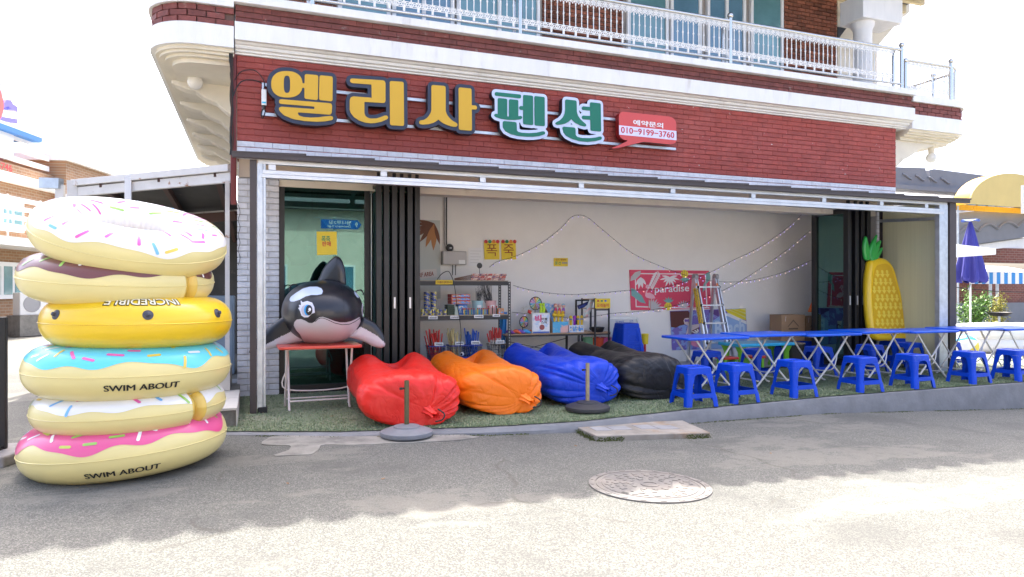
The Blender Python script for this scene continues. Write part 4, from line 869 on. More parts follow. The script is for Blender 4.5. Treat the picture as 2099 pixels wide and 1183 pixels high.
leg_m = mat('white_painted_tube', (.66, .64, .60), .4, var=.05, c2=(.30, .17, .09), cs=14, ct=(.66, .74))
top_m = mat('blue_table_plastic', (.0, .085, .62), .33, spec=.4, var=.10, vs=3, c2=(.0, .13, .66), cs=2, ct=(.5, .7), rand=.1)
tab0 = make_folding_table('folding_table', 'blue topped folding table nearest the black air bag, left end of the row', 'table', top_m, .93, .62, .69, leg_m, 'blue folding tables in a row')
ordt = ['second', 'third', 'fourth', 'fifth', 'sixth', 'seventh']
for i in range(7):
    o = tab0 if i == 0 else copy_tree(tab0); o.location = (5.33 + i * .925, 7.22 + random.uniform(-.02, .03) - (.0 if i < 5 else .05), .012 + .014 * (i % 2)); o.rotation_euler = (0, 0, random.uniform(-.035, .035))
    if i: o['label'] = '%s blue topped folding table from the left in the row' % ordt[i - 1]
def stool_proto(lab, H_=.426, a=.145, b=.195):
    t = thing('plastic_stool', lab, 'stool', (0, 0, 0), 0, 'blue plastic stools')
    def half(z): return b + (a - b) * z / H_
    def rr(s_, r, z, k=5): return [(cx * (s_ - r) + r * cos(R(a0 + 90 * i / k)), cy * (s_ - r) + r * sin(R(a0 + 90 * i / k)), z) for cx, cy, a0 in ((1, 1, 0), (-1, 1, 90), (-1, -1, 180), (1, -1, 270)) for i in range(k + 1)]
    seat = MB(); secs = [rr(half(H_ - .075), .04, H_ - .075), rr(half(H_ - .03), .04, H_ - .03), rr(half(H_ - .008), .04, H_ - .008), rr(half(H_) - .010, .035, H_), rr(a - .05, .03, H_ + .002), rr(a - .055, .03, H_ - .004)]
    n = len(secs[0]); seat.add([p for s_ in secs for p in s_], [(i * n + j, i * n + (j + 1) % n, (i + 1) * n + (j + 1) % n, (i + 1) * n + j) for i in range(len(secs) - 1) for j in range(n)] + [tuple((len(secs) - 1) * n + j for j in range(n))])
    seat.build('seat', blue_pl, t, smooth=45)
    pat = MB()
    for i in range(3): pat.lathe([(.018, 0), (.018, .0015)], (-.05 + .05 * i, 0, H_ - .003), 12)
    pat.build('seat_holes', mat('dark_slot', (.004, .008, .06), .6), t)
    for sx in (-1, 1):
        for sy in (-1, 1):                       # L-shaped legs with a rounded outer corner that flares at the foot
            lg = MB(); S = []
            for z, wl in ((H_ - .076, .105), (H_ - .10, .082), (H_ * .5, .062), (.13, .062), (.10, .07), (.0, .066)):
                h = half(z) + (.006 if z < .11 else 0); th = .006; r = .028
                arc = [(h - r + r * cos(R(q)), h - r + r * sin(R(q))) for q in (0, 30, 60, 90)]
                ring_ = [(h, h - wl)] + arc + [(h - wl, h)] + [(h - wl, h - th)] + [(h - r + (r - th) * cos(R(q)), h - r + (r - th) * sin(R(q))) for q in (90, 45, 0)] + [(h - th, h - wl)]
                S.append([(sx * x, sy * y, z) for x, y in ring_])
            n = len(S[0]); lg.add([p for s_ in S for p in s_], [(i * n + j, i * n + (j + 1) % n, (i + 1) * n + (j + 1) % n, (i + 1) * n + j) for i in range(len(S) - 1) for j in range(n)] + [tuple(range(n)), tuple((len(S) - 1) * n + j for j in range(n))])
            lg.build('leg', blue_pl, t, smooth=50)
    for k in range(4):
        h0, h1 = half(.10) + .005, half(.135) + .003; q = Matrix.Rotation(k * PI / 2, 3, 'Z'); w0, w1 = half(.10) - .055, half(.14) - .05
        bt = [q @ Vector(p) for p in ((-w0, -h0, .095), (w0, -h0, .095), (w0, -h0 + .008, .095), (-w0, -h0 + .008, .095))]; tp = [q @ Vector(p) for p in ((-w1, -h1, .145), (w1, -h1, .145), (w1, -h1 + .008, .145), (-w1, -h1 + .008, .145))]
        MB().hexa(bt, tp).build('stretcher', blue_pl, t, bevel=.003)
    return t
FR = [(1422, 753), (1509, 748), (1633, 741), (1771, 734), (1870, 728), (1986, 722), (2088, 719)]
labs = ['blue plastic stool in front of the table row, nearest the black air bag'] + ['blue plastic stool in front of the table row, %s from the left' % k for k in ordt]
st0 = stool_proto(labs[0]); first = True
def put_stool(p, rz, lab, grp, z=0):
    global first
    o = st0 if first else copy_tree(st0); first = False; o.location = (p[0], p[1], z); o.rotation_euler = (0, 0, rz); o['label'] = lab; o['group'] = grp; return o
for (px, py), lab, rz in zip(FR, labs, (-.08, .06, .03, -.05, .04, .02, .1)): q = at(px, py, z=.426); put_stool((q.x, max(q.y, edge(q.x) + .24)), rz, lab, 'stools in front of the tables', .014)
BK = [(1487, 727), (1587, 722), (1690, 714), (1788, 709), (1862, 704), (1560 + 380, 702)]
for i, (px, py) in enumerate(BK): q = at(px, py, z=.42); put_stool((q.x, min(max(q.y, 7.9), 8.35)), random.uniform(-.15, .15), 'blue plastic stool behind the table row, %s from the left' % (['first'] + ordt)[i], 'stools behind the tables', .01)
q = at(1288, 720, Y=9.3)
for k in range(7): put_stool((q.x, 9.35), .06, 'dark blue stool in the tall stack by the back wall, %s from the bottom' % (['first'] + ordt)[k], 'stools stacked by the wall', .006 + k * .055)
q = at(1838, 720, Y=8.45)
for k in range(2): put_stool((q.x - .12, 8.42), .1, 'blue stool under the pineapple float, %s' % ('lower one' if k == 0 else 'upper one'), 'stools under the pineapple float', .006 + k * .05)
# red folding table under the whale float
redt = make_folding_table('red_table', 'small red topped folding table carrying the whale float', 'table', mat('red_laminate', (.62, .055, .03), .3, coat=.3), .6, .86, .685, mat('white_pink_tube', (.70, .62, .58), .4))
redt.location = (.66, 7.72, .01); redt.rotation_euler = (0, 0, PI / 2 + .02)
# ------------------------------------------------------------ inflatable whale
OC = at(520 + 800 / 5.632, 520 + 675 / 5.632, d=7.75); S = 7.75 / FPX / 5.632
wd_ = (Vector((OC.x, OC.y, 0)) - Vector((0, 0, 0))).normalized(); wx = Vector((wd_.y, -wd_.x, 0)); wt = -wd_          # screen-right and towards-viewer axes of the float
orca = thing('inflatable_whale', 'black and white inflatable killer whale float lying on the red table', 'float', (OC.x, OC.y, OC.z - .36))
ob = mat('black_whale_vinyl', (.016, .017, .022), .33, coat=.2, var=.1, vs=3); ow = mat('pale_whale_vinyl', (.56, .54, .57), .34, coat=.2); opatch = mat('ice_white_vinyl', (.60, .68, .82), .34, coat=.2)
A_, Bz = 455 * S, 368 * S; Fd = .62; Bd = 1.15
def P3(u, v, w_): return OC + wx * u + UP * v + wt * w_
def zc(zx, zy): return ((zx - 800) * S, (675 - zy) * S)
def front_w(u, v):
    q = 1 - (abs(u) / A_) ** 2.15 - (abs(v) / Bz) ** 2.15; return Fd * max(q, 0) ** .5
bm_ = MB()
def body(u, v):                                  # u from nose to tail, v round
    a = 2 * PI * v
    c, s_ = cos(a), sin(a); n = 2.15; k = (abs(c) ** n + abs(s_) ** n) ** (-1 / n)
    if u < .5:
        r = sin(u / .5 * PI / 2); w_ = Fd * math.sqrt(max(0, 1 - r ** 2.15)); y = 0
    else:
        t = (u - .5) / .5; r = (1 - t ** 1.7) * .92 + .08 * (1 - t); w_ = -Bd * t; y = .10 * t
        r = max(r, .02)
    pk = 1 + .006 * sin(60 * u) * math.exp(-((v - .25) / .03) ** 2)
    return P3(A_ * r * c * k * pk, Bz * r * s_ * k + y, w_)
bm_.surf(body, 64, 72, cv=True); bm_.build('body', ob, orca, smooth=179, world=True)
def decal(shapes, m, off, nm, res=.008, holes=(), clip=.985):
    xs, ys, D = sdf(shapes, holes, res, 3 * res); X, Y = np.meshgrid(xs, ys, indexing='ij')
    D = np.maximum(D, ((np.abs(X) / A_) ** 2.15 + (np.abs(Y) / Bz) ** 2.15 - clip) * .3); V, F_, _ = contour(xs, ys, D); mb = MB()
    def pt(u, v):
        w_ = front_w(u, v); n_ = Vector((u / A_ ** 2, v / Bz ** 2, w_ / Fd ** 2)).normalized(); return P3(u + n_.x * off, v + n_.y * off, w_ + n_.z * off)
    mb.add([pt(*p_) for p_ in V], F_); return mb.build(nm, m, orca, smooth=179, world=True)
zp = lambda P_: ('P', [zc(*q_) for q_ in P_])
belly = [(497, 800), (505, 765), (530, 735), (575, 727), (620, 745), (655, 768), (690, 770), (715, 755), (735, 728), (765, 708), (800, 705), (850, 722), (920, 752), (980, 768), (1040, 770), (1100, 760), (1150, 740), (1188, 722), (1203, 730), (1207, 778), (1228, 765), (1300, 735), (1300, 1100), (800, 1100), (610, 1060), (590, 985), (560, 900), (520, 850)]
decal([zp(belly)], ow, .003, 'white_jaw')
decal([('S', [zc(*q_) for q_ in [(722, 752), (745, 728), (775, 716), (805, 717), (850, 736), (920, 772), (1000, 794), (1080, 792), (1140, 768), (1200, 735)]], .0035)], ob, .005, 'mouth_line', .004)
decal([('S', [zc(*q_) for q_ in [(995, 380), (1010, 480), (1018, 600), (1022, 770)]], .0018)], black_rubber, .004, 'seam', .004)
decal([zp([(448, 525), (460, 495), (520, 450), (590, 405), (660, 385), (740, 385), (785, 405), (800, 435), (787, 466), (740, 475), (680, 475), (620, 490), (560, 525), (500, 545), (460, 545)])], opatch, .003, 'brow_patch')
decal([zp([(1140, 440), (1160, 430), (1200, 455), (1235, 505), (1210, 512), (1170, 505), (1145, 470)])], opatch, .003, 'brow_patch', clip=.97)
eye = decal([zp([(545, 612), (562, 606), (552, 578), (576, 582), (570, 528), (592, 552), (640, 538), (690, 555), (712, 600), (718, 660), (690, 670), (650, 708), (610, 710), (580, 690), (565, 640)])], mat('eye_white', (.72, .72, .80), .35), .004, 'eye', .005)
for cx, cy, rx, ry, m_, of in ((622, 636, 42, 58, mat('eye_grey', (.55, .52, .58), .35), .0055), (645, 634, 36, 56, mat('eye_blue', (.02, .35, .75), .35), .007), (660, 634, 34, 52, ob, .0085), (668, 628, 13, 18, white_ink, .010), (655, 648, 6, 6, white_ink, .010)):
    decal([('E', *zc(cx, cy), rx * S, ry * S)], m_, of, 'eye_print', .004, clip=.98)
decal([('E', *zc(1236, 648), 15 * S, 75 * S)], MATS['eye_white'], .004, 'eye', .004, clip=.985); decal([('E', *zc(1240, 655), 9 * S, 45 * S)], ob, .006, 'eye_print', .004, clip=.985)
def fin(P_, m_, w0, lean, thick, nm, mfun=None, span=.1, yaw=0):
    Q_ = [zc(*q_) for q_ in P_]; Q_ = [(p_.x, p_.y) for p_ in smoothpath([Vector(q_) for q_ in Q_], 4, True)]
    c_ = Q_[0][0]
    mb = MB(); puff(mb, Q_, lambda a, b, h: P3(a, b, w0 + lean(a, b) + h), thick, .009, mfun=mfun, span=span); return mb.build(nm, m_, orca, smooth=60, world=True)
fin([(745, 335), (765, 250), (800, 170), (860, 90), (920, 35), (960, 22), (1000, 50), (1030, 110), (1050, 190), (1055, 260), (1048, 375), (900, 390)], ob, -.12, lambda a, b: (a - zc(900, 0)[0]) * .55, .075, 'dorsal_fin', span=.11)
wl = [zc(*q_) for q_ in [(0, 1130), (40, 1100), (150, 1045), (350, 932), (515, 852), (600, 980), (560, 1100)]]
inP = lambda W_: (lambda a, b: 1 if poly_d(np.array([a]), np.array([b]), W_)[0] < 0 else 0)
fin([(15, 1105), (40, 1040), (100, 950), (200, 850), (300, 770), (380, 715), (450, 735), (520, 830), (590, 950), (575, 985), (480, 1010), (330, 1050), (180, 1085), (40, 1114)], [ob, ow], .14, lambda a, b: .1 * (1 + a), .05, 'side_fin', inP(wl), .08)
wr = [zc(*q_) for q_ in [(1070, 950), (1212, 835), (1300, 885), (1400, 945), (1470, 1010), (1510, 1060), (1480, 1110), (1060, 1100)]]
fin([(1235, 730), (1300, 750), (1380, 800), (1440, 870), (1480, 950), (1494, 1030), (1480, 1075), (1430, 1087), (1350, 1065), (1250, 1010), (1150, 975), (1080, 950), (1150, 860)], [ob, ow], .12, lambda a, b: .08, .05, 'side_fin', inP(wr), .08)
TP = P3(0, -.36, -1.05)
fl_ = MB(); puff(fl_, [(p_.x, p_.y) for p_ in smoothpath([Vector(q_) for q_ in [(-.62, -.02), (-.3, .10), (0, .06), (.2, .10), (.45, .02), (.43, -.05), (.15, -.04), (0, -.02), (-.2, -.05)]], 4, True)], lambda a, b, h: P3(a, -.37 + b + 0, -.55 + h), .05, .012, span=.07); fl_.build('tail_fluke', mat('grey_whale_vinyl', (.10, .105, .115), .4), orca, smooth=60, world=True)
for zx, zy, s_ in ((475, 405, -1), (1208, 470, 1)):
    u, v = zc(zx, zy); w_ = -.05; c_ = P3(u, v, w_); MB().tube(smoothpath([c_ + wx * (-.045) - UP * .03, c_ + wx * (-.05 + .02) + UP * .035, c_ + wx * .03 + UP * .045, c_ + wx * .055 - UP * .01], 4), .009, 6).build('handle', black_plastic, orca, smooth=60, world=True)
# ------------------------------------------------------------ air bags
def air_bag(lab, x, y0, y1, wd, colr, seed, hs=1.0, knot=(.06, .2), rot=0):
    t = thing('air_lounger', lab, 'air lounger', (x, (y0 + y1) / 2, .012), 0, 'air loungers on the turf'); t.rotation_euler = (0, 0, rot)
    L_ = y1 - y0; m_ = nylon('nylon_%d' % seed, colr, seed); rn = random.Random(seed); cr = [(rn.uniform(0, 2 * PI), rn.uniform(.60, .84), rn.uniform(.02, .045), rn.uniform(-.8, .8), rn.uniform(.05, .11)) for _ in range(13)]
    K = Vector((knot[0], -L_ / 2 + .09, knot[1]))
    def s_(u, v):
        a = 2 * PI * v; c, s2 = cos(a), sin(a)
        # u: 0 back end, 1 knot
        back = min(1, u / .07); fr = max(0, (u - .78) / .22)
        wv = wd * (.55 + .45 * math.sqrt(1 - (1 - back) ** 2)) * (1 - .08 * sin(PI * min(u * 1.3, 1))) * (1 if fr <= 0 else math.sqrt(max(0, 1 - fr ** 4.6)) * .95 + .05 * (1 - fr))
        H_ = hs * (.60 - .11 * min(1, u / .5)) * (.55 + .45 * math.sqrt(1 - (1 - back) ** 2)) * (1 if fr <= 0 else max(.10, math.sqrt(max(0, 1 - fr ** 5))))
        val = hs * (.22 * math.exp(-((u - .10) / .12) ** 2) + .19 * max(0, 1 - u / .72))
        px_ = wv * abs(c) ** .82 * (1 if c > 0 else -1); pz = H_ / 2 + H_ / 2 * abs(s2) ** .75 * (1 if s2 > 0 else -1)
        if s2 > 0: pz -= val * math.exp(-(px_ / (.27 * wd)) ** 2) * s2 * back
        y = L_ / 2 - L_ * (u ** 1.05) * .97 + (.10 * max(0, (fr - .6) / .4) ** 2)
        p = Vector((px_, y, pz))
        if fr > 0: p = p.lerp(Vector((K.x + (p.x - 0) * .55, p.y, K.z + (p.z - H_ / 2) * .9)), fr ** 4)
        # tucks that run into the knot, and broad soft dents elsewhere
        g_ = max(0, (u - .42) / .58); fold = 0
        for q_ in range(13):
            da = (a - cr[q_][0] - cr[q_][3] * (1 - u) + PI) % (2 * PI) - PI
            if u > cr[q_][1]: fold -= cr[q_][2] * ((u - cr[q_][1]) / (1 - cr[q_][1])) ** .7 * math.exp(-(da / cr[q_][4]) ** 2)
        fold += .020 * noise.noise(Vector((px_ * 2.2, u * 2.6, seed + pz * 2.2))) + .012 * noise.noise(Vector((px_ * 6, u * 7, seed * 2 + pz * 6))) + .010 * g_ * noise.noise(Vector((px_ * 14, u * 9, seed * 3 + pz * 14)))
        rg = lambda k_, o_: (1 - abs(noise.noise(Vector((px_ * k_ + o_, u * k_ * .55, seed + o_ + pz * k_))))) ** 7
        fold -= (.012 * rg(5, 1) + .008 * rg(9, 7)) * (.2 + .8 * g_)
        e_ = math.exp(-((u - .10) / .05) ** 2); fold -= .02 * e_ * abs(noise.noise(Vector((px_ * 8, 3, seed + pz * 8))))
        rad = Vector((c, -.2 * g_, s2)); p += rad * fold * (1 - max(0, (fr - .85) / .15))
        if p.z < .0: p.z = .0 + .002 * (s2 + 1)
        return p
    MB().surf(s_, 150, 170, cv=True).build('bag', m_, t, smooth=65)
    # back panel closing
    tl = MB(); 
    def tail(u, v):
        a = 2 * PI * v; r_ = .055 * (1 - .45 * sin(u * PI * .8)) * (1 + .22 * sin(6 * a)); d_ = Vector((.35, -.5, -.25)).normalized(); c_ = K + Vector((0, .05, 0)) + d_ * (.12 * u)
        return c_ + Vector((r_ * cos(a), 0, r_ * sin(a) * .8))
    MB().surf(tail, 10, 30, cv=True).build('rolled_end', m_, t, smooth=60)
    MB().tube(smoothpath([K + Vector((.07, -.06, .03)), K + Vector((.12, -.11, -.01)), K + Vector((.10, -.12, -.06)), K + Vector((.04, -.09, -.08))], 4), .007, 6).build('strap', black_rubber, t, smooth=60)
    return t
air_bag('bright red inflated air lounger bag behind the near umbrella base', 1.42, 6.15, 7.75, .50, (.74, .022, .014), 3, 1.02, (.13, .14), -.03)
air_bag('orange inflated air lounger bag between the red and the blue one', 2.42, 6.40, 8.15, .47, (.92, .19, .006), 5, .98, (.20, .16), -.02)
air_bag('royal blue inflated air lounger bag between the orange and the black one', 3.45, 6.58, 8.35, .47, (.003, .045, .52), 11, 1.04, (.12, .2), .02)
air_bag('black inflated air lounger bag next to the blue stools', 4.36, 6.66, 8.35, .46, (.014, .014, .016), 17, 1.06, (.22, .13), .03)
# ------------------------------------------------------------ umbrella bases
def base(lab, p, z, colr, pole, ph):
    t = thing('umbrella_base', lab, 'umbrella base', (p.x, p.y, z), 0, 'umbrella bases')
    MB().lathe([(.20, 0), (.232, .012), (.236, .03), (.232, .048), (.16, .075), (.135, .080), (.12, .082), (.115, .094), (.05, .105), (.03, .108), (.001, .108)], (0, 0, 0), 48).build('disc', mat('cement_%d' % int(colr[0] * 1000), colr, .6, var=.12, vs=8, bump=.1, bs=60), t, smooth=35)
    MB().lathe([(.022, .10), (.022, ph), (.018, ph), (.018, ph - .03), (.001, ph - .03)], (0, 0, 0), 20).build('pole', mat('pole_%d' % int(pole[0] * 1000), pole, .5, .3, var=.2, vs=9, c2=(.45, .38, .25), cs=10, ct=(.6, .7)), t, smooth=35)
    k = MB().cyl((-.02, -.0, ph - .07), (-.05, -.0, ph - .07), .008, n=8); k.lathe([(.016, 0), (.016, .02)], (-.05, 0, ph - .08), 8); k.build('screw_knob', black_plastic, t, smooth=40); return t
q = at(840, 902, z=RZ(1.2)); base('grey umbrella base with olive pole stub in front of the red air bag', Vector((q.x, q.y + .13, 0)), RZ(q.x) + .01, (.17, .18, .20), (.12, .11, .055), .50)
q = at(1219, 848, z=.01); base('black umbrella base with pale pole stub in front of the blue air bag', Vector((q.x, q.y + .16, 0)), .015, (.035, .035, .038), (.34, .28, .18), .50)
# ------------------------------------------------------------ step slab, manhole and left steps
mb = MB(); C4 = [at(px, py, z=RZ(3.2)) for px, py in ((1172, 882), (1222, 906), (1456, 892), (1400, 866))]
slab = thing('stone_step', 'worn concrete step slab on the road before the kerb', 'step', (C4[0].x + .6, C4[0].y, RZ(3)))
def wob(p, z, k=.012): return (p.x + k * noise.noise(p * 7), p.y + k * noise.noise(p * 7 + Vector((3, 3, 3))), z)
ol = []
for i in range(4):
    for j in range(10): ol.append(C4[i].lerp(C4[(i + 1) % 4], j / 10))
mb.add([wob(p_, RZ(p_.x) - .02) for p_ in ol] + [wob(p_, RZ(p_.x) + .048) for p_ in ol], [(i, (i + 1) % 40, (i + 1) % 40 + 40, i + 40) for i in range(40)] + [tuple(range(40, 80))])
mb.build('slab', mat('step_concrete', (.27, .245, .21), .85, var=.25, vs=5, bump=.5, bs=35, c2=(.27, .20, .14), cs=4, ct=(.52, .66)), slab, world=True, bevel=.008)
cs_ = sum(C4, Vector()) / 4; e1 = (C4[2] - C4[1]).normalized(); e2 = (C4[0] - C4[1]).normalized()
for i, (a, b, w_, h_) in enumerate(((-.22, .02, .2, .17), (.06, .04, .17, .2), (.26, -.0, .2, .17), (-.42, 0, .16, .17))):
    o_ = cs_ + e1 * a + e2 * b; P_ = [o_ + e1 * s1 * w_ / 2 + e2 * s2 * h_ / 2 for s1, s2 in ((-1, -1), (1, -1), (1, 1), (-1, 1))]
    MB().hexa([(p_.x, p_.y, RZ(p_.x) + .043) for p_ in P_], [(p_.x, p_.y, RZ(p_.x) + .0515) for p_ in P_]).build('tile', mat('grey_tile', (.25, .25, .255), .7, var=.15, vs=7, rand=.12), slab, world=True)
moss = mat('moss', (.07, .085, .02), .95, var=.4, vs=30)
mm = MB()
for _ in range(900):
    i = random.random(); pA, pB = ((C4[0], C4[1]) if random.random() < .35 else (C4[1], C4[2])); p_ = pA.lerp(pB, i); dd = (pB - pA).normalized(); nn_ = Vector((dd.y, -dd.x, 0)) * (abs(random.gauss(0, .02)) + .003)
    if noise.noise(p_ * 5) < -.05: continue
    o_ = p_ + nn_; z = RZ(p_.x) + max(0, random.uniform(-.01, .03)); r_ = random.uniform(.004, .010); mm.add([(o_.x - r_, o_.y, z), (o_.x + r_, o_.y + random.uniform(-r_, r_), z), (o_.x, o_.y, z + r_ * 1.4)], [(0, 1, 2)])
for _ in range(1800):
    x = random.uniform(0, 10.5)
    if noise.noise(Vector((x * 1.7, 0, 3))) < -.1: continue
    y = edge(x) - .055 - abs(random.gauss(0, .018)); z = RZ(x) + .002; r_ = random.uniform(.004, .011); mm.add([(x - r_, y, z), (x + r_, y + random.uniform(-r_, r_), z), (x, y + random.uniform(-r_, r_), z + r_)], [(0, 1, 2)])
tag(mm.build('moss', moss), 'thin dark moss along the kerb foot and step slab edge', 'moss', kind='stuff')
mc = at(1332, 1001, z=RZ(3)); mh = thing('manhole_cover', 'round cast iron manhole cover set in the road', 'manhole', (mc.x, mc.y, RZ(mc.x)))
iron = mat('dusty_cast_iron', (.150, .142, .132), .75, .05, var=.15, vs=8, bump=.4, bs=60, c2=(.19, .175, .155), cs=3, ct=(.45, .6))
slope = math.atan((RZ(mc.x + .4) - RZ(mc.x - .4)) / .8); mh.rotation_euler = (0, -slope, 0); mh.scale = (.96, .90, 1)
MB().lathe([(.445, 0), (.445, .009), (.40, .011), (.40, .004)], (0, 0, 0), 64).build('frame_ring', iron, mh, smooth=30)
MB().lathe([(.392, 0), (.392, .010), (.365, .012), (.36, .008), (.352, .008), (.35, .012), (.001, .012)], (0, 0, 0), 64).build('lid', iron, mh, smooth=30)
st_ = MB()
for r_, n_ in ((.31, 26), (.255, 20), (.20, 15), (.145, 11)):
    for i in range(n_):
        a = 2 * PI * i / n_ + r_ * 7; 
        if random.random() < .12: continue
        st_.obox((r_ * cos(a), r_ * sin(a), .014), (.035, .045 if i % 2 else .02, .0035), Matrix.Rotation(a + (PI / 2 if i % 3 else .6), 3, 'Z'))
for i in range(20): a = 2 * PI * i / 20; st_.obox((.425 * cos(a), .425 * sin(a), .011), (.02, .04, .004), Matrix.Rotation(a, 3, 'Z'))
st_.lathe([(.07, .011), (.07, .016), (.05, .016), (.05, .011)], (0, 0, 0), 32); st_.build('raised_pattern', iron, mh)['kind'] = 'stuff'
ho = MB()
for a in (.5, PI + .5): ho.obox((.33 * cos(a), .33 * sin(a), .012), (.05, .025, .004), Matrix.Rotation(a + PI / 2, 3, 'Z'))
ho.build('lifting_slot', black_rubber, mh)
stp = thing('entrance_steps', 'two pale tiled steps between the swim rings and the white pillar', 'steps', (-.6, 7.3, 0))
tile_m = mat('pale_stone_tile', (.55, .52, .47), .6, var=.08, vs=5, c2=(.40, .37, .33), cs=4, ct=(.55, .7), rand=.05)
xs1 = at(496, 800, Y=7.6).x - .03
MB().box(-1.7, xs1 - .012, 6.92, 8.9, -.08, .158).build('lower_step', conc, stp, world=True)
for i in range(4):
    for j in range(2): MB().box(xs1 - .36 * (i + 1) + .004, xs1 - .36 * i, 6.90 + .62 * j + .004, 6.90 + .62 * (j + 1), .158, .182).build('tile', tile_m, stp, world=True, bevel=.003)
for j in range(4): MB().box(xs1 - .012, xs1, 6.90 + .31 * j + .003, 6.90 + .31 * (j + 1), -.03, .157).build('tile', tile_m, stp, world=True)
MB().box(-1.7, xs1 - .10, 8.12, 8.9, .16, .40).build('upper_step', conc, stp, world=True)
for i in range(3): MB().box(xs1 - .10 - .4 * (i + 1) + .004, xs1 - .10 - .4 * i, 8.10, 8.12, .184, .42).build('tile', tile_m, stp, world=True)
# ------------------------------------------------------------ shelving unit with fireworks
YF = 9.42; YK = 9.88
su = thing('shelving_unit', 'black slotted steel shelving unit with fireworks by the folded doors', 'shelf', (2.7, 9.65, .004))
sx0, sx1 = at(855, 640, Y=YF).x, at(1047, 640, Y=YF).x; ztop = at(950, 580, Y=YF).z; zmid = at(950, 651, Y=YF).z
shelf_m = mat('black_steel_shelf', (.02, .02, .022), .45); slot_m = mat('painted_slot_light', (.55, .54, .52), .6); ply = mat('plywood_board', (.50, .40, .28), .6)
for x in (sx0, sx1 - .045):
    for y in (YF, YK - .04):
        pp = MB().box(x, x + .045, y, y + .004, .004, ztop + .02).box(x + (0 if x == sx0 else .041), x + (.004 if x == sx0 else .045), y + .005, y + .04, .004, ztop + .02).build('post', shelf_m, su, world=True)
        sl_ = MB(); z = .06
        while z < ztop: sl_.box(x + .016, x + .029, y - .0015, y - .0005, z, z + .022); z += .042  # pale plates: background light seen through the slots, put in as colour
        sl_.build('slot_light_row', slot_m, pp, world=True)['kind'] = 'stuff'
for z in (ztop, zmid, .14):
    MB().box(sx0 + .046, sx1 - .046, YF, YF + .012, z - .035, z + .025).build('beam', shelf_m, su, world=True); MB().box(sx0 + .046, sx1 - .046, YK - .012, YK, z - .035, z + .025).build('beam', shelf_m, su, world=True)
    for x in (sx0 + .005, sx1 - .02): MB().box(x, x + .015, YF + .045, YK - .045, z - .03, z + .02).build('beam', shelf_m, su, world=True)
    MB().box(sx0 + .03, sx1 - .03, YF + .02, YK - .02, z + .026, z + .036).build('shelf_board', ply, su, world=True)
ZT, ZM, ZB = ztop + .037, zmid + .037, .177
def X(px, Y=9.55): return at(px, 640, Y=Y).x
def small_text(par, s_, px0, px1, y0, y1, Y, m, off=.015): return text_px(s_, (px0, y1), (px1, y1), (px0, y0), Y, m, par, off=off)
def tagp(lab, pxa, pxb, ya, yb, Y, s_, m=None, ink=None):
    t = sheet('price_tag', lab, 'price tag', [(pxa, yb), (pxb, yb), (pxb, ya), (pxa, ya)], Y, m or white_ink, .002)
    h = (yb - ya); small_text(t, s_, pxa + 2, pxb - 2, ya + h * .25, yb - h * .22, Y - .001, ink or black_ink, .02); return t
tagp('white 4000 price tag under the stacked cans', 878, 897, 648, 654.5, YF - .006, '4000원'); tagp('white 1000 price tag under the red boxes', 923, 942, 647, 653.5, YF - .006, '1000원')
tagp('white 1000 price tag right of the shelf middle', 972, 991, 645.5, 652, YF - .006, '1000원'); tagp('white 2000 price tag at right end of the shelf', 1010, 1025, 644, 649.5, YF - .006, '2000원')
tagp('yellow paper strip on the top shelf edge', 893, 928, 574, 583, YF - .006, '스파클라 판매 합니다', yellow_paper, brown_ink)
can_m = [mat('can_' + k, c, .35, coat=.3, var=.35, vs=40, c2=c2, cs=22, ct=(.48, .52)) for k, c, c2 in (('navy', (.03, .06, .30), (.65, .55, .15)), ('yellow', (.68, .58, .10), (.05, .12, .4)))]
def can(lab, x, y, z, r, h, m1, m2, grp):
    t = thing('firework_can', lab, 'can', (x, y, z), random.uniform(0, 3), grp); MB().lathe([(r, 0), (r, h * .32)], (0, 0, 0), 16).build('lower_band', m2, t, smooth=40); MB().lathe([(r * 1.001, h * .32), (r * 1.001, h * .97), (r * .9, h), (r * .88, h * .96), (.001, h * .96)], (0, 0, 0), 16).build('upper_band', m1, t, smooth=40)
for r_ in range(3):
    for c_ in range(2): can('%s patterned firework can in the %s row of the small pile on the middle shelf' % (('left', 'right')[c_], ('bottom', 'middle', 'top')[r_]), X(876 + c_ * 14, 9.5), 9.53, ZM + .085 + r_ * .082, .045, .08, can_m[0], can_m[1], 'firework cans')
for c_ in range(7): can('short firework can in the front row of the middle shelf, %s from the left' % (['first'] + ordt)[c_], X(866 + c_ * 7.6, 9.48), 9.47 + .03 * (c_ % 2), ZM, .026, .085 if c_ else .09, can_m[c_ % 2 == 0], can_m[c_ % 2], 'short firework cans')
def carton(name, lab, cat, pxa, pxb, z0, h, Y, dep, m, grp=None, front=None):
    xa, xb = X(pxa, Y), X(pxb, Y); t = thing(name, lab, cat, ((xa + xb) / 2, Y + dep / 2, z0), 0, grp); MB().box(xa, xb, Y, Y + dep, z0, z0 + h).build('box', m, t, world=True, bevel=.003)
    if front: MB().box(xa + .01, xb - .01, Y - .002, Y - .0005, z0 + h * .15, z0 + h * .85).build('print', front, t, world=True)
    return t
redbox = mat('red_box_card', (.55, .05, .04), .5, var=.2, vs=30); pic = mat('picture_print', (.62, .35, .20), .5, c2=(.15, .35, .7), cs=26, ct=(.48, .52), var=.4, vs=50); pic2 = mat('picture_print_two', (.10, .30, .65), .5, c2=(.75, .65, .5), cs=30, ct=(.5, .54), var=.3, vs=40)
for k in range(3): carton('firework_box', 'flat red firework box on the middle shelf, %s of three' % ('lowest', 'middle', 'topmost')[k], 'box', 925, 964, ZM + .155 + k * .048, .046, 9.5 + .008 * k, .2, redbox, 'red firework boxes', pic)
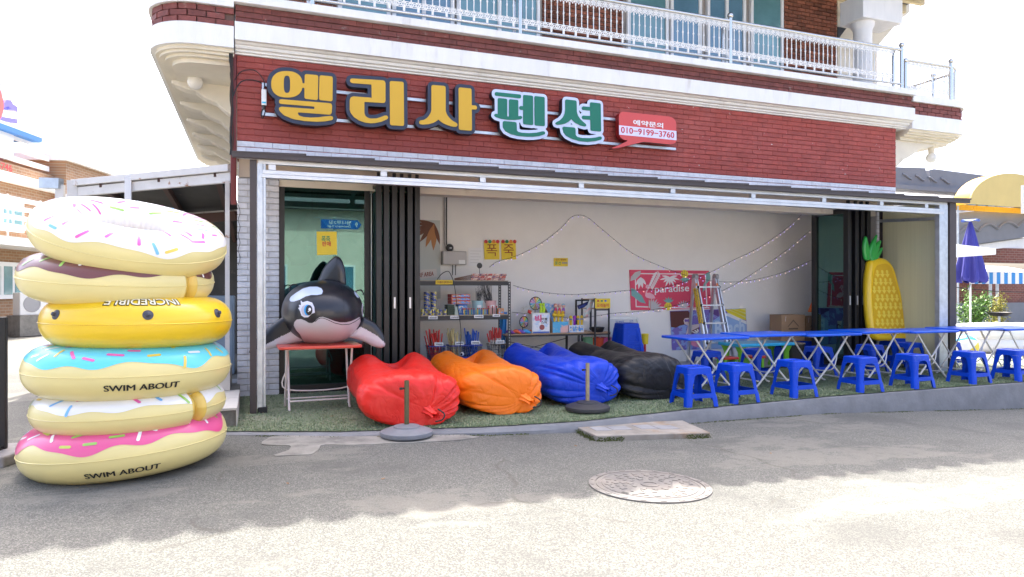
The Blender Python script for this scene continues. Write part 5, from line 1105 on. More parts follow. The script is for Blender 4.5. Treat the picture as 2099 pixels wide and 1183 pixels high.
carton('blue_firework_box', 'blue firework box under the red boxes', 'box', 940, 958, ZM, .15, 9.52, .15, mat('blue_card', (.04, .16, .5), .5), None, pic2)
for k in range(5): carton('green_pack', 'flat dark green pack left of the blue box, %s from the bottom' % (['first'] + ordt)[k], 'pack', 917, 931, ZM + k * .029, .027, 9.5 + .004 * k, .16, mat('dark_green_pack', (.035, .06, .035), .5), 'dark green packs')
for k in range(4): carton('pale_pack', 'pale striped pack before the blue box, %s from the bottom' % (['first'] + ordt)[k], 'pack', 932, 940, ZM + k * .03, .028, 9.49 + .004 * k, .1, mat('pale_green_pack', (.5, .6, .52), .5), 'pale striped packs')
for lab, px, c_, n_, ang in (('pale blue pot of sparklers on the middle shelf', 979, (.35, .58, .62), 26, .1), ('pink pot of leaning sparklers on the middle shelf', 1006, (.70, .42, .42), 60, -.25)):
    t = thing('sparkler_pot', lab, 'pot', (X(px, 9.62), 9.62, ZM)); MB().lathe([(.068, 0), (.082, .19), (.086, .19), (.086, .2), (.078, .2), (.066, .01), (.001, .01)], (0, 0, 0), 24).build('pot', mat('pot_%d' % px, c_, .5), t, smooth=40)
    mb = MB()
    for i in range(n_):
        a = random.gauss(ang, .12); b = random.gauss(0, .12); q = Vector((random.uniform(-.04, .04), random.uniform(-.03, .03), .05)); L_ = random.uniform(.25, .34 if ang > 0 else .48); mb.tube([q, q + Vector((sin(a), sin(b), 1)).normalized() * L_], .0022, 4)
    mb.build('sparkler_wires', mat('grey_wire', (.06, .06, .06), .6), t)['kind'] = 'stuff'
    MB().box(-.03, .03, -.0815, -.0795, .10, .135).build('price_label', white_ink, t)
for i in range(14):
    px = 948 + i * 3.9 + (4 if i > 6 else 0); x = X(px, 9.47); t = thing('firecracker_tube', 'thin coloured firecracker tube in the front row of the middle shelf', 'firecracker', (x, 9.465 + .012 * (i % 3), ZM), 0, 'firecracker tubes')
    MB().cyl((0, 0, 0), (0, 0, .075), .008, n=8).build('tube', [blue_ink, mat('tube_yellow', (.7, .55, .05), .5), mat('tube_cyan', (.05, .4, .6), .5)][i % 3], t, smooth=40); MB().cyl((0, 0, .0755), (0, 0, .095), .0085, n=8).build('cap', red_ink, t, smooth=40)
for i in range(3):
    t = thing('black_firecracker', 'tall black firecracker before the pink pot, %s one' % ('left', 'middle', 'right')[i], 'firecracker', (X(1001 + i * 8.5, 9.46), 9.46, ZM), 0, 'black firecrackers'); MB().cyl((0, 0, 0), (0, 0, .10), .009, n=8).build('tube', mat('black_orange', (.05, .04, .03), .5), t, smooth=40); MB().cyl((0, 0, .101), (0, 0, .125), .0095, n=8).build('cap', red_ink, t, smooth=40)
carton('orange_pack', 'small orange pack at right end of the middle shelf', 'pack', 1021, 1033, ZM, .085, 9.5, .06, mat('orange_card', (.7, .25, .04), .5), None, pic)
# rolls of firecrackers on the top shelf
rm = [mat('roll_%d' % i, c, .6, c2=c2, cs=40, ct=(.45, .5), var=.3, vs=60) for i, (c, c2) in enumerate((((.55, .20, .16), (.75, .62, .55)), ((.14, .10, .20), (.6, .35, .3)), ((.68, .5, .42), (.5, .1, .08))))]
for r_ in range(3):
    for c_ in range(5):
        x = X(970 + c_ * 14.3 + r_ * 1.5, 9.55); t = thing('firecracker_roll', 'patterned firecracker roll on the top shelf, %s row, %s from the left' % (('bottom', 'middle', 'top')[r_], (['first'] + ordt)[c_]), 'firecracker', (x, 9.52, ZT + .018 + r_ * .033), 0, 'firecracker rolls on the top shelf')
        MB().tube([(-.055, 0, 0), (-.05, 0, 0), (.045, .0, 0), (.05, 0, 0)], [.008, .017, .017, .008], 10).build('roll', rm[(c_ + (r_ == 1)) % 3], t, smooth=40)
for k in range(7):
    q = Vector((X(968), 9.52 + .01 * (k % 3), ZT + .012 + .012 * k)); t = thing('rocket_stick', 'thin brown rocket stick lying left of the firecracker rolls', 'rocket stick', q, 0, 'rocket sticks on the top shelf'); MB().tube([(0, 0, 0), (-.26, .06, -.02 - .006 * k)], .004, 5).build('stick', mat('brown_stick', (.22, .12, .08), .7), t)
t = thing('round_mirror', 'small round black mirror on a thin stand on the top shelf', 'mirror', (at(983, 560, Y=9.6).x, 9.6, ZT)); MB().lathe([(.05, 0), (.05, .006), (.005, .01), (.004, .2)], (0, 0, 0), 20).build('stand', black_plastic, t, smooth=40); MB().lathe([(.04, -.005), (.042, 0), (.04, .005)], (0, 0, .22), 24, axis=(0, 1, 0)).build('disc', black_plastic, t, smooth=40)
# wire baskets with firework sticks
wire_b = [mat('basket_blue', (.02, .03, .12), .5), mat('basket_blue2', (.02, .02, .06), .5), mat('basket_brown', (.06, .045, .035), .5)]
stick_sets = [('red', (.62, .05, .04), (.55, .35, .1), 905 - 12, 0), ('cream', (.66, .55, .25), (.35, .08, .06), 935, 0), ('blue', (.02, .10, .50), (.55, .50, .2), 968, 0), ('white', (.72, .70, .64), (.05, .05, .05), 1018, 2)]
for k, (cn, c1, c2, pxc, bi) in enumerate(stick_sets):
    xc = X(pxc, 9.56); yc = 9.56; z0 = ZB; t = thing('wire_basket', 'dark mesh basket holding the %s firework sticks' % cn, 'basket', (xc, yc, z0), 0, 'mesh baskets'); hw0, hw1, Hb = .085, .115, .30
    mb = MB(); nW = 9
    for s_ in range(4):
        q = Matrix.Rotation(s_ * PI / 2, 3, 'Z')
        for i in range(nW + 1): a = -1 + 2 * i / nW; mb.bar(q @ Vector((a * hw0, -hw0, 0)), q @ Vector((a * hw1, -hw1, Hb)), .003, .003)
        for i in range(8): z = Hb * i / 8; h = hw0 + (hw1 - hw0) * i / 8; mb.bar(q @ Vector((-h, -h, z)), q @ Vector((h, -h, z)), .0025, .0025)
    mb.build('mesh', wire_b[bi], t)['kind'] = 'stuff'
    rm_ = MB()
    for s_ in range(4): q = Matrix.Rotation(s_ * PI / 2, 3, 'Z'); rm_.bar(q @ Vector((-hw1, -hw1, Hb)), q @ Vector((hw1, -hw1, Hb)), .012, .014)
    rm_.build('rim', wire_b[bi] if bi else mat('blue_rim', (.03, .06, .35), .5), t); MB().box(-hw0, hw0, -hw0, hw0, 0, .004).build('bottom', wire_b[bi], t)
    sm1 = mat('stick_' + cn, c1, .5, c2=c2, cs=28, ct=(.56, .6)); sm2 = mat('stick_tip_' + cn, c1 if cn != 'white' else (.6, .06, .05), .5)
    for i in range(20):
        a = random.uniform(-.1, .1) - (.18 if i % 3 == 0 else 0); b = random.uniform(-.12, .12); q = Vector((xc + random.uniform(-.06, .06), yc + random.uniform(-.06, .06), z0 + .01)); L_ = random.uniform(.44, .54); d_ = Vector((sin(a), sin(b), 1)).normalized()
        sk_ = thing('firework_stick', '%s firework stick standing in its mesh basket' % cn, 'firework', q, 0, '%s firework sticks' % cn); MB().cyl((0, 0, 0), d_ * L_ * .72, .0085, n=6).build('shaft', sm1, sk_, smooth=50); MB().cyl(d_ * L_ * .72, d_ * L_, .0095, n=6).build('tip', sm2, sk_, smooth=50)
    tagp('white price tag on the basket of %s firework sticks' % cn, pxc - 2, pxc + 16, 702 - k * 1.5, 709 - k * 1.5, yc - .135, ('2000원', '3000원', '2000원', '1000원')[k])
t = thing('web_camera', 'small white round camera on the blue lid by the baskets', 'camera', at(947, 726, Y=9.3)); MB().lathe([(.02, -.03), (.028, -.02), (.028, .02), (.02, .03), (.001, .03)], (0, 0, 0), 18, axis=(-.5, -.8, 0)).build('case', wplastic, t, smooth=40); MB().lathe([(.016, 0), (.016, .004)], Vector((-.5, -.8, 0)).normalized() * .029, 14, axis=(-.5, -.8, 0)).build('lens', black_plastic, t)
q0 = at(923, 734, Y=9.25); q1 = at(985, 732, Y=9.25); t = thing('plastic_crate', 'flat blue plastic crate behind the orange air bag', 'crate', ((q0.x + q1.x) / 2, 9.3, 0)); MB().box(q0.x, q1.x, 9.2, 9.38, q0.z - .035, q0.z).build('lid', blue_pl, t, world=True, bevel=.008); MB().box(q0.x + .02, q1.x - .02, 9.22, 9.37, .005, q0.z - .035).build('crate', blue_pl, t, world=True, bevel=.01)
t = thing('hanging_towel', 'blue towel hanging at the right end of the shelving unit', 'towel', at(1033, 675, Y=9.7))
MB().surf(lambda u, v: (-.06 + .12 * u * (1 - .4 * v) + .012 * sin(11 * u), .02 * sin(9 * u + 3 * v), .26 - .55 * v), 18, 10).build('cloth', mat('blue_towel', (.03, .22, .55), .8, var=.2, vs=14), t, smooth=60); t.children[0].modifiers.new('s', 'SOLIDIFY').thickness = .008
# black cable over the shelf
t = thing('power_cable', 'thin black cable hanging over the shelving unit', 'cable', at(890, 560, Y=9.4)); MB().tube(smoothpath([at(895, 575, Y=9.5), at(905, 562, Y=9.4), at(918, 556, Y=9.36), at(925, 565, Y=9.36), at(931, 583, Y=9.36), at(936, 620, Y=9.37), at(943, 660, Y=9.37), at(945, 690, Y=9.37), at(943, 712, Y=9.37)], 5), .005, 6).build('cable', black_rubber, t, smooth=60, world=True)
# ------------------------------------------------------------ back wall: meter box, conduit, posters
YP = YB - .012
p = at(931, 529, Y=10.2); t = thing('meter_box', 'grey plastic meter box on the back wall', 'meter box', (p.x, 10.2, p.z)); w_, h_ = .19, .105
MB().box(-w_, w_, -.04, .09, -h_, h_).build('case', mat('grey_plastic', (.50, .48, .46), .5), t, bevel=.012); MB().box(-w_ + .012, w_ - .012, -.046, -.0405, -h_ + .015, h_ - .012).build('lid', MATS['grey_plastic'], t, bevel=.004); MB().box(.06, .16, -.049, -.0465, -.09, -.03).build('label', wplastic, t)
for x in (-.02, .03): MB().tube([(x, .02, -h_), (x, .03, -h_ - .16)], .006, 6).build('cable', black_rubber, t)
t = thing('wall_conduit', 'grey conduit pipe running down the back wall to the meter box', 'conduit', at(912, 440, Y=10.27)); x = at(912, 440, Y=10.27).x; MB().tube([(x, 10.27, 2.8), (x, 10.27, at(912, 500, Y=10.27).z), (x + .03, 10.25, at(912, 512, Y=10.27).z)], .016, 10).build('pipe', mat('grey_pipe', (.42, .41, .40), .5), t, smooth=50, world=True); MB().tube([(x + .028, 10.275, 2.8), (x + .028, 10.275, at(912, 512, Y=10.27).z)], .009, 8).build('wire', black_rubber, t, smooth=50, world=True)
t = thing('wall_camera', 'small black dome camera above the meter box', 'camera', at(922, 508, Y=10.2)); MB().lathe([(.06, -.02), (.062, .0), (.045, .03), (.001, .04)], (0, 0, 0), 20, axis=(0, -1, 0)).build('dome', black_plastic, t, smooth=40); MB().box(-.015, .02, -.043, -.04, -.012, .0).build('logo', white_ink, t)
tagp_doc = sheet('wall_document', 'white printed notice sheet right of the meter box', 'notice', [(960, 545), (990, 545), (990, 508), (960, 508)], YP, white_ink)
for k in range(5): MB().box(at(964, 520, Y=YP).x, at(986 - 4 * (k % 2), 520, Y=YP).x, YP - .003, YP - .0015, at(970, 515 + k * 6, Y=YP).z, at(970, 514 + k * 6, Y=YP).z).build('print', mat('faint_print', (.62, .62, .62), .6), tagp_doc, world=True)
for lab, a, b, s_ in (('yellow sheet with the first firework letter on the back wall', 992, 1024, '폭'), ('yellow sheet with the second firework letter on the back wall', 1027, 1058, '죽')):
    t = sheet('letter_sheet', lab, 'notice', [(a + 1, 532), (b, 532), (b - 1, 495), (a, 495)], YP - .005, yellow_paper); text_px(s_, (a + 5, 525), (b - 5, 525), (a + 5, 501), YP - .007, brown_ink, t, off=.0)
    for i in range(4):
        q = at(a + 4 + i * 8, 496, Y=YP - .005); MB().lathe([(.03, -.001), (.03, .001)], (q.x, YP - .0075, q.z + .005), 12, axis=(0, 1, 0)).build('scallop', [red_ink, green_ink, mat('orange_ink', (.75, .25, .04), .6)][i % 3], t, world=True)
t = sheet('balloon_notice', 'small yellow balloon price notice in the middle of the back wall', 'notice', [(1135, 546), (1164, 546), (1164, 529), (1135, 529)], YP, yellow_paper); small_text(t, '인기 캐릭터', 1139, 1160, 530.5, 535, YP - .001, brown_ink); small_text(t, '풍선', 1137, 1150, 536, 543, YP - .001, green_ink); small_text(t, '5000', 1152, 1163, 537, 541, YP - .001, blue_ink)
# surf poster by the folded doors
sp_ = sheet('surf_poster', 'surf poster with brown palm leaves on the back wall by the doors', 'poster', [(838, 618), (903, 612), (902, 452), (838, 450)], YP, mat('poster_sky', (.55, .58, .55), .6))
def leafshape(c, a, L_, w_): return [(c[0] + L_ * t * cos(a) - w_ * sin(PI * t) * sin(a), c[1] + L_ * t * sin(a) + w_ * sin(PI * t) * cos(a)) for t in [i / 8 for i in range(9)]] + [(c[0] + L_ * t * cos(a) + w_ * sin(PI * t) * sin(a), c[1] + L_ * t * sin(a) - w_ * sin(PI * t) * cos(a)) for t in [1 - i / 8 for i in range(1, 8)]]
def flat(par, P_, Y, m, nm='print', th=.001): MB().prism(P_, lambda a, b: (a, Y, b), lambda a, b: (a, Y + th, b)).build(nm, m, par, world=True)
palm1 = mat('palm_brown', (.16, .06, .03), .6); palm2 = mat('palm_orange', (.45, .20, .07), .6); c0 = at(890, 458, Y=YP)
for k, (a, L_, w_) in enumerate(((200, .40, .03), (215, .42, .035), (232, .38, .035), (250, .40, .04), (268, .42, .045), (285, .34, .03), (184, .33, .025), (172, .30, .02))): flat(sp_, leafshape((c0.x, c0.z), R(a), L_, w_), YP - .003 - .0012 * k, palm2 if k in (4, 3) else palm1)
bd = [at(*p_, Y=YP) for p_ in ((838, 574), (896, 568), (894, 551), (838, 555))]; flat(sp_, [(p_.x, p_.z) for p_ in bd], YP - .016, mat('board_white', (.66, .62, .58), .6)); text_px('SURF AREA', (849, 570), (889, 565), (849, 561), YP - .018, brown_ink, sp_, off=.02)
# paradise poster
def z6(zx, zy, Y=YP): p_ = at(1280 + zx / 5.632, 530 + zy / 5.632, Y=Y); return (p_.x, p_.z)
par = thing('paradise_poster', 'pink paradise poster with flamingos and palm leaves on the back wall', 'poster', (z6(500, 350)[0], YP, z6(500, 350)[1]))
def fz(P_, lev, m, nm='print'): flat(par, [z6(*q_) for q_ in P_], YP - .004 - lev * .0012, m, nm)
pk = mat('pink_poster', (.72, .075, .14), .65, var=.04, vs=4); lg_ = mat('leaf_grey', (.52, .50, .50), .65); tl_ = mat('leaf_teal', (.20, .42, .40), .65); pw_ = mat('poster_white', (.82, .76, .76), .65); fl = mat('flamingo_pink', (.80, .42, .50), .65); pyel = mat('pineapple_yellow', (.80, .68, .04), .65); pred = mat('pineapple_dot', (.45, .08, .12), .65)
MB().prism([z6(*q_) for q_ in [(55, 130), (975, 142), (1005, 580), (75, 598)]], lambda a, b: (a, YP - .003, b), lambda a, b: (a, YP + .002, b)).build('sheet', pk, par, world=True)
for P_ in ([(118, 168), (940, 176), (940, 188), (118, 180)], [(118, 168), (128, 168), (140, 560), (128, 560)], [(128, 548), (800, 568), (980, 560), (980, 572), (800, 580), (128, 562)], [(928, 180), (940, 180), (956, 560), (944, 560)]): fz(P_, 0, pw_)
L = 1
for P_ in ([(65, 262), (75, 210), (120, 160), (188, 140), (180, 190), (130, 240)],): fz(P_, 1, lg_)
for a, L_ in ((100, 130), (120, 140), (140, 110), (75, 110)): fz([(q_[0], q_[1]) for q_ in leafshape((185, 215), R(a - 20), L_, 16)], 1 + L * .3, pw_); L += 1
for k in range(9): fz(leafshape((520, 215), R(-10 + 25 * k), 120 if k % 2 else 95, 11), 2 + .3 * k, pw_)
for k in range(8): fz(leafshape((390 - 12 * k, 150 + 22 * k), R(150 - 3 * k), 80, 8), 2 + .3 * k, pw_); fz(leafshape((390 - 12 * k, 150 + 22 * k), R(75), 70, 8), 2.1 + .3 * k, pw_)
fz([(75, 340), (110, 350), (200, 430), (245, 520), (180, 505), (100, 440), (80, 430)], 1, tl_); fz([(940, 170), (985, 150), (990, 240), (940, 300)], 1, tl_); fz([(900, 390), (935, 350), (935, 260), (910, 300)], 1.3, tl_)
for k in range(9): fz(leafshape((300, 590), R(-100 + 14 * k), 130 + 15 * (k % 2), 13), 1 + .25 * k, lg_)
for k in range(7): fz(leafshape((680, 570), R(-150 + 20 * k), 90, 9), 1 + .25 * k, lg_)
for sx in (0, 1):                                  # flamingos
    o_ = 0 if sx == 0 else 530; d_ = 1 if sx == 0 else .9; fz([(q_[0] * d_ + o_ + (0 if sx == 0 else 30), q_[1]) for q_ in [(240, 400), (290, 395), (335, 420), (355, 460), (300, 465), (250, 450), (236, 430)]], 4, fl)
    flat(par, [z6(q_[0] * d_ + o_ + (0 if sx == 0 else 30), q_[1]) for q_ in [(238, 420), (242, 380), (262, 350), (240, 335), (245, 310), (270, 300), (300, 330), (308, 345), (290, 345), (275, 325), (262, 325), (278, 350), (258, 385), (258, 420)]], YP - .0095, fl)
    for x_ in (275, 300): fz([(x_ * d_ + o_, 460), (x_ * d_ + o_ + 5, 460), (x_ * d_ + o_, 585), (x_ * d_ + o_ - 5, 585)], 4.2, mat('leg_red', (.6, .15, .1), .6))
for cx, cy, fl_ in ((500, 552, 1), (690, 178, -1)):
    fz([(cx + 42 * cos(2 * PI * i / 16), cy + 46 * sin(2 * PI * i / 16)) for i in range(16)], 5, pyel)
    for i in range(10): fz([(cx - 25 + 22 * (i % 3) + 6 * cos(2 * PI * j / 6), cy - 26 + 17 * (i // 3) + 6 * sin(2 * PI * j / 6)) for j in range(6)], 5.6, pred)
    for k in range(5): fz(leafshape((cx + 5, cy - 42 * fl_), R((-150 + 30 * k) * fl_), 70, 10), 5.2 + .2 * k, tl_)
P_ = [z6(*q_) for q_ in ((345, 422), (742, 404), (345, 312))]; text_quad('paradise', *[(q_[0], YP - .014, q_[1]) for q_ in P_], white_ink, par, off=.012, push=(0, 0, 0))
# beach poster
bp_ = thing('beach_poster', 'purple and blue beach poster with a sunbathing figure behind the ladder', 'poster', (z6(950, 800)[0], YP, z6(950, 800)[1]))
def fb_(P_, lev, m): flat(bp_, [z6(*q_) for q_ in P_], YP - .004 - lev * .0012, m)
MB().prism([z6(*q_) for q_ in [(523, 605), (1400, 575), (1422, 1030), (550, 1060)]], lambda a, b: (a, YP - .003, b), lambda a, b: (a, YP + .002, b)).build('sheet', mat('poster_purple', (.20, .15, .50), .65, c2=(.27, .38, .72), cs=5, ct=(.5, .53)), bp_, world=True)
fb_([(985, 745), (1130, 640), (1404, 740), (1420, 1028), (985, 1040)], 1, mat('poster_blue', (.30, .46, .74), .65)); fb_([(1160, 590), (1398, 577), (1402, 715), (1200, 640)], 1.5, pyel); fb_([(1130, 640), (1200, 630), (1404, 725), (1406, 760)], 2, white_ink); fb_([(975, 595), (1100, 592), (1085, 670), (975, 620)], 1.2, mat('poster_violet', (.12, .05, .22), .6))
for k in range(3): fb_([(1190 + 60 * k, 592 - 2 * k), (1215 + 60 * k, 590 - 2 * k), (1398, 690 - 45 * k), (1398, 672 - 45 * k)], 1.8, mat('pale_yellow', (.80, .74, .30), .6))
fb_([(525, 610), (735, 605), (760, 650), (770, 720), (755, 760), (700, 760), (640, 775), (590, 800), (535, 790)], 2, mat('hair_brown', (.12, .035, .03), .6)); skin = mat('poster_skin', (.68, .56, .55), .6)
fb_([(695, 690), (735, 685), (765, 710), (765, 750), (740, 770), (860, 755), (860, 800), (740, 850), (700, 900), (720, 820), (730, 775), (690, 755), (680, 715)], 3, skin); fb_([(735, 855), (860, 790), (860, 850), (770, 870)], 3.6, mat('stripe_dark', (.12, .03, .05), .6))
for k in range(3): fb_([(770 + 30 * k, 846 - 14 * k), (785 + 30 * k, 838 - 14 * k), (840 + 10 * k, 862 - 10 * k), (820 + 10 * k, 866 - 10 * k)], 4, white_ink)
for cx in (705, 735): fb_([(cx + 17 * cos(2 * PI * i / 12), 717 + 17 * sin(2 * PI * i / 12)) for i in range(12)], 4.2, mat('glasses_purple', (.15, .08, .4), .5))
fb_([(725, 742), (740, 738), (735, 750)], 4.2, red_ink); fb_([(745, 950), (870, 950), (870, 1030), (790, 1010), (755, 985)], 2.4, mat('float_pink', (.75, .25, .40), .6))
P_ = [z6(*q_) for q_ in ((1040, 900), (1385, 875), (1040, 720))]; text_quad('Beach', *[(q_[0], YP - .011, q_[1]) for q_ in P_], mat('pale_blue_ink', (.55, .68, .85), .6), bp_, off=.03, push=(0, 0, 0))
# ------------------------------------------------------------ string lights
bulb_a = mat('violet_bulb', (.45, .35, .85), .3, emit=.4); bulb_b = mat('warm_bulb', (.85, .60, .55), .3, emit=.4); gwire = mat('dark_green_wire', (.025, .028, .025), .6)
STR = [('string of tiny lights rising to the peak in the middle of the back wall', [(1003, 548), (1020, 536), (1060, 524), (1110, 498), (1150, 467), (1170, 446), (1187, 441), (1206, 447), (1240, 475), (1290, 515), (1340, 540), (1420, 570)]),
       ('string of tiny lights from the ladder up to the top right corner', [(1425, 570), (1460, 556), (1500, 535), (1560, 505), (1620, 462), (1656, 425)]),
       ('string of tiny lights crossing the beach poster up to the right', [(1245, 643), (1330, 636), (1400, 622), (1470, 600), (1520, 575), (1600, 522), (1660, 473)]),
       ('string of tiny lights sagging between the ladder and right doors', [(1420, 568), (1470, 577), (1530, 576), (1600, 560), (1664, 533)]),
       ('string of tiny lights sagging from the shelf to the pink poster', [(1052, 585), (1090, 595), (1150, 603), (1210, 602), (1290, 595), (1350, 592), (1420, 572)]),
       ('string of tiny lights low behind the toys', [(1050, 640), (1110, 646), (1180, 652), (1245, 644)])]
for lab, P_ in STR:
    pts = smoothpath([at(*q_, Y=YB - .035) for q_ in P_], 8); c_ = pts[len(pts) // 2]; t = thing('string_lights', lab, 'string lights', c_, 0, 'string lights on the back wall')
    MB().tube(pts, .003, 5).build('wire', gwire, t, smooth=60, world=True); tot = 0; last = None; k = 0
    for a, b in zip(pts[:-1], pts[1:]):
        tot += (b - a).length
        if tot > .085:
            tot = 0; k += 1; q_ = b + Vector((random.uniform(-.01, .01), -.004, 0)); bo = MB().tube([q_, q_ - UP * .02], .004, 5); bo.build('bulb_holder', gwire, t, world=True); MB().tube([q_ - UP * .02, q_ - UP * .03, q_ - UP * .04], [.0045, .005, .002], 6).build('bulb', bulb_a if k % 3 else bulb_b, t, smooth=60, world=True)
# ------------------------------------------------------------ desk, toys, rack
desk_m = mat('wood_board', (.42, .27, .16), .5, var=.1, vs=4); YD = 9.55
dz_ = at(1100, 684, Y=YD).z; dx0, dx1 = X(1036, YD), X(1252, YD)
dk_ = thing('toy_desk', 'narrow black framed desk with wooden top under the toys', 'desk', ((dx0 + dx1) / 2, 9.8, .004)); MB().box(dx0, dx1, YD, YD + .5, dz_ - .018, dz_).build('desk_top', desk_m, dk_, world=True, bevel=.002); MB().box(dx0, dx1, YD + .012, YD + .04, dz_ - .045, dz_ - .0185).build('beam', shelf_m, dk_, world=True)
for x in (dx0 + .02, X(1186, YD)):
    for y in (YD + .01, YD + .45): MB().box(x, x + .03, y, y + .03, .004, dz_ - .0185).build('leg', shelf_m, dk_, world=True)
MB().tube([(dx0 + .1, YD + .46, .25), (X(1186, YD), YD + .46, dz_ - .12)], .006, 6).build('brace', shelf_m, dk_, world=True); MB().tube([(dx0 + .1, YD + .465, dz_ - .12), (X(1186, YD), YD + .465, .25)], .006, 6).build('brace', shelf_m, dk_, world=True)
rk = thing('black_rack', 'narrow black rack with shelves beside the toy desk', 'rack', (X(1235, 9.5), 9.65, .004)); xr0, xr1 = X(1219, 9.45), X(1250, 9.45); zr1 = at(1235, 612, Y=9.45).z
for x in (xr0, xr1 - .022):
    for y in (9.45, 9.9): MB().box(x, x + .022, y, y + .022, .004, zr1).build('post', shelf_m, rk, world=True)
for z in (zr1 - .02, at(1235, 634, Y=9.45).z, at(1235, 684, Y=9.45).z, .28):
    MB().box(xr0 + .023, xr1 - .023, 9.452, 9.47, z - .02, z).build('beam', shelf_m, rk, world=True); MB().box(xr0, xr1, 9.475, 9.895, z + .001, z + .012).build('shelf_board', desk_m, rk, world=True)
t = sheet('sand_play_notice', 'yellow handwritten notice on the black rack', 'notice', [(1220, 632), (1251, 632), (1251, 612), (1220, 612)], 9.44, yellow_paper); small_text(t, '모래놀이', 1223, 1248, 622, 630, 9.438, red_ink)
for i, m_ in enumerate((red_ink, green_ink, blue_ink)): q = at(1224 + i * 7.5, 617, Y=9.438); MB().box(q.x, q.x + .035, 9.436, 9.4385, q.z - .012, q.z + .012).build('print', m_, t, world=True)
t = thing('picture_frame', 'black open frame standing behind the desk toys', 'frame', (X(1196, 9.9), 9.92, dz_)); fx0, fx1 = at(1180, 640, Y=9.92).x, at(1213, 640, Y=9.92).x; fz1 = at(1190, 614, Y=9.92).z
MB().box(fx0, fx0 + .025, 9.92, 9.945, dz_, fz1).box(fx1 - .025, fx1, 9.92, 9.945, dz_, fz1).build('side', shelf_m, t, world=True); MB().box(fx0 + .026, fx1 - .026, 9.92, 9.945, fz1 - .025, fz1).build('top', shelf_m, t, world=True)
YT = 9.6
bb_ = carton('bubble_stick_box', 'white bubble stick toy box with pink lettering on the desk', 'box', 1091, 1127, dz_ + .001, at(1100, 642, Y=YT).z - dz_, YT, .2, wplastic); MB().box(X(1092.5, YT), X(1125.5, YT), YT - .003, YT - .001, dz_ + .004, dz_ + .026).build('print', blue_ink, bb_, world=True)
MB().box(X(1093, YT), X(1125, YT), YT - .0025, YT - .0008, dz_ + .03, at(1100, 645, Y=YT).z).build('print', mat('sky_print', (.55, .68, .85), .5, c2=(.85, .85, .88), cs=14, ct=(.45, .55)), bb_, world=True)
text_px('빅', (1096, 662), (1110, 660), (1096, 647), YT - .004, mat('hot_pink', (.75, .15, .30), .5), bb_, off=.05); text_px('버블', (1110, 657), (1122, 657), (1110, 651), YT - .004, black_ink, bb_, off=.02); text_px('스틱', (1109, 664), (1121, 664), (1109, 658), YT - .004, black_ink, bb_, off=.02)
q = at(1111, 671, Y=YT - .004); MB().lathe([(.012, -.001), (.042, -.001), (.042, .001), (.012, .001)], (q.x, YT - .005, q.z), 20, axis=(0, 1, 0)).build('doughnut_print', mat('choco', (.35, .08, .08), .5), bb_, world=True)
t = carton('duck_toy_box', 'blue display box of yellow duck toys on the desk', 'box', 1133, 1165, dz_ + .001, at(1140, 660, Y=YT).z - dz_, YT, .22, mat('sky_blue_card', (.10, .45, .72), .5, c2=(.75, .45, .40), cs=6, ct=(.52, .56))); xa, xb = X(1126, YT), X(1165, YT); zt = at(1140, 622, Y=YT + .22).z
MB().add([(X(1133, YT) - .002, YT, dz_), (X(1133, YT) - .002, YT + .22, dz_), (X(1133, YT) - .06, YT + .22, zt), (X(1133, YT) - .002, YT, dz_ + .16)], [(0, 1, 2, 3)]).build('flap', mat('card_brown', (.30, .22, .17), .7), t, world=True); MB().box(X(1133, YT) - .06, X(1150, YT), YT + .222, YT + .228, dz_ + .16, zt).build('back_card', mat('blue_card_two', (.20, .42, .75), .5, c2=(.75, .7, .7), cs=12, ct=(.55, .6)), t, world=True)
for i in range(3):
    q = at(1136.5 + i * 8, 660, Y=YT + .03); k = thing('duck_wand', 'yellow duck bubble wand in the display box, %s one' % ('left', 'middle', 'right')[i], 'toy', (q.x, YT + .03, q.z - .02), 0, 'duck bubble wands'); ym = mat('duck_yellow', (.80, .55, .03), .4)
    MB().lathe([(.012, 0), (.016, .02), (.02, .06), (.014, .085), (.02, .095)], (0, 0, 0), 10).build('grip', ym, k, smooth=50); MB().ball((0, -.005, .125), .036, 12, 0, (1.1, 1, .9)).build('body', ym, k, smooth=179); MB().ball((.008, -.01, .168), .027, 12).build('head', ym, k, smooth=179); MB().ball((.008, -.038, .165), .012, 8, 0, (1.2, 1, .5)).build('beak', mat('duck_beak', (.75, .15, .03), .4), k, smooth=179)
for i, (c1, hc) in enumerate((((.65, .06, .15), (.60, .25, .2)), ((.62, .05, .12), (.7, .45, .5)), ((.25, .08, .45), (.25, .45, .55)))):
    q = at(1139 + i * 8, 640, Y=YT + .14); k = thing('doll_bottle', 'doll topped bubble bottle behind the ducks, %s' % ('left one', 'middle one', 'purple right one')[i], 'toy', (q.x, YT + .14, q.z - .03), 0, 'doll topped bubble bottles'); MB().lathe([(.02, 0), (.028, .03), (.022, .08), (.012, .1)], (0, 0, 0), 12).build('bottle', mat('doll_%d' % i, c1, .35), k, smooth=50); MB().ball((0, 0, .125), .03, 12).build('head', mat('doll_skin', (.72, .45, .35), .5), k, smooth=179); MB().ball((0, .008, .14), .031, 12, 0, (1, 1, .85)).build('hair', mat('hair_%d' % i, hc, .5), k, smooth=179)
carton('bubble_box', 'pale blue low display box of bubble bottles on the desk', 'box', 1167, 1197, dz_ + .001, at(1180, 667, Y=YT).z - dz_, YT, .2, MATS['sky_print'], None, pic2)
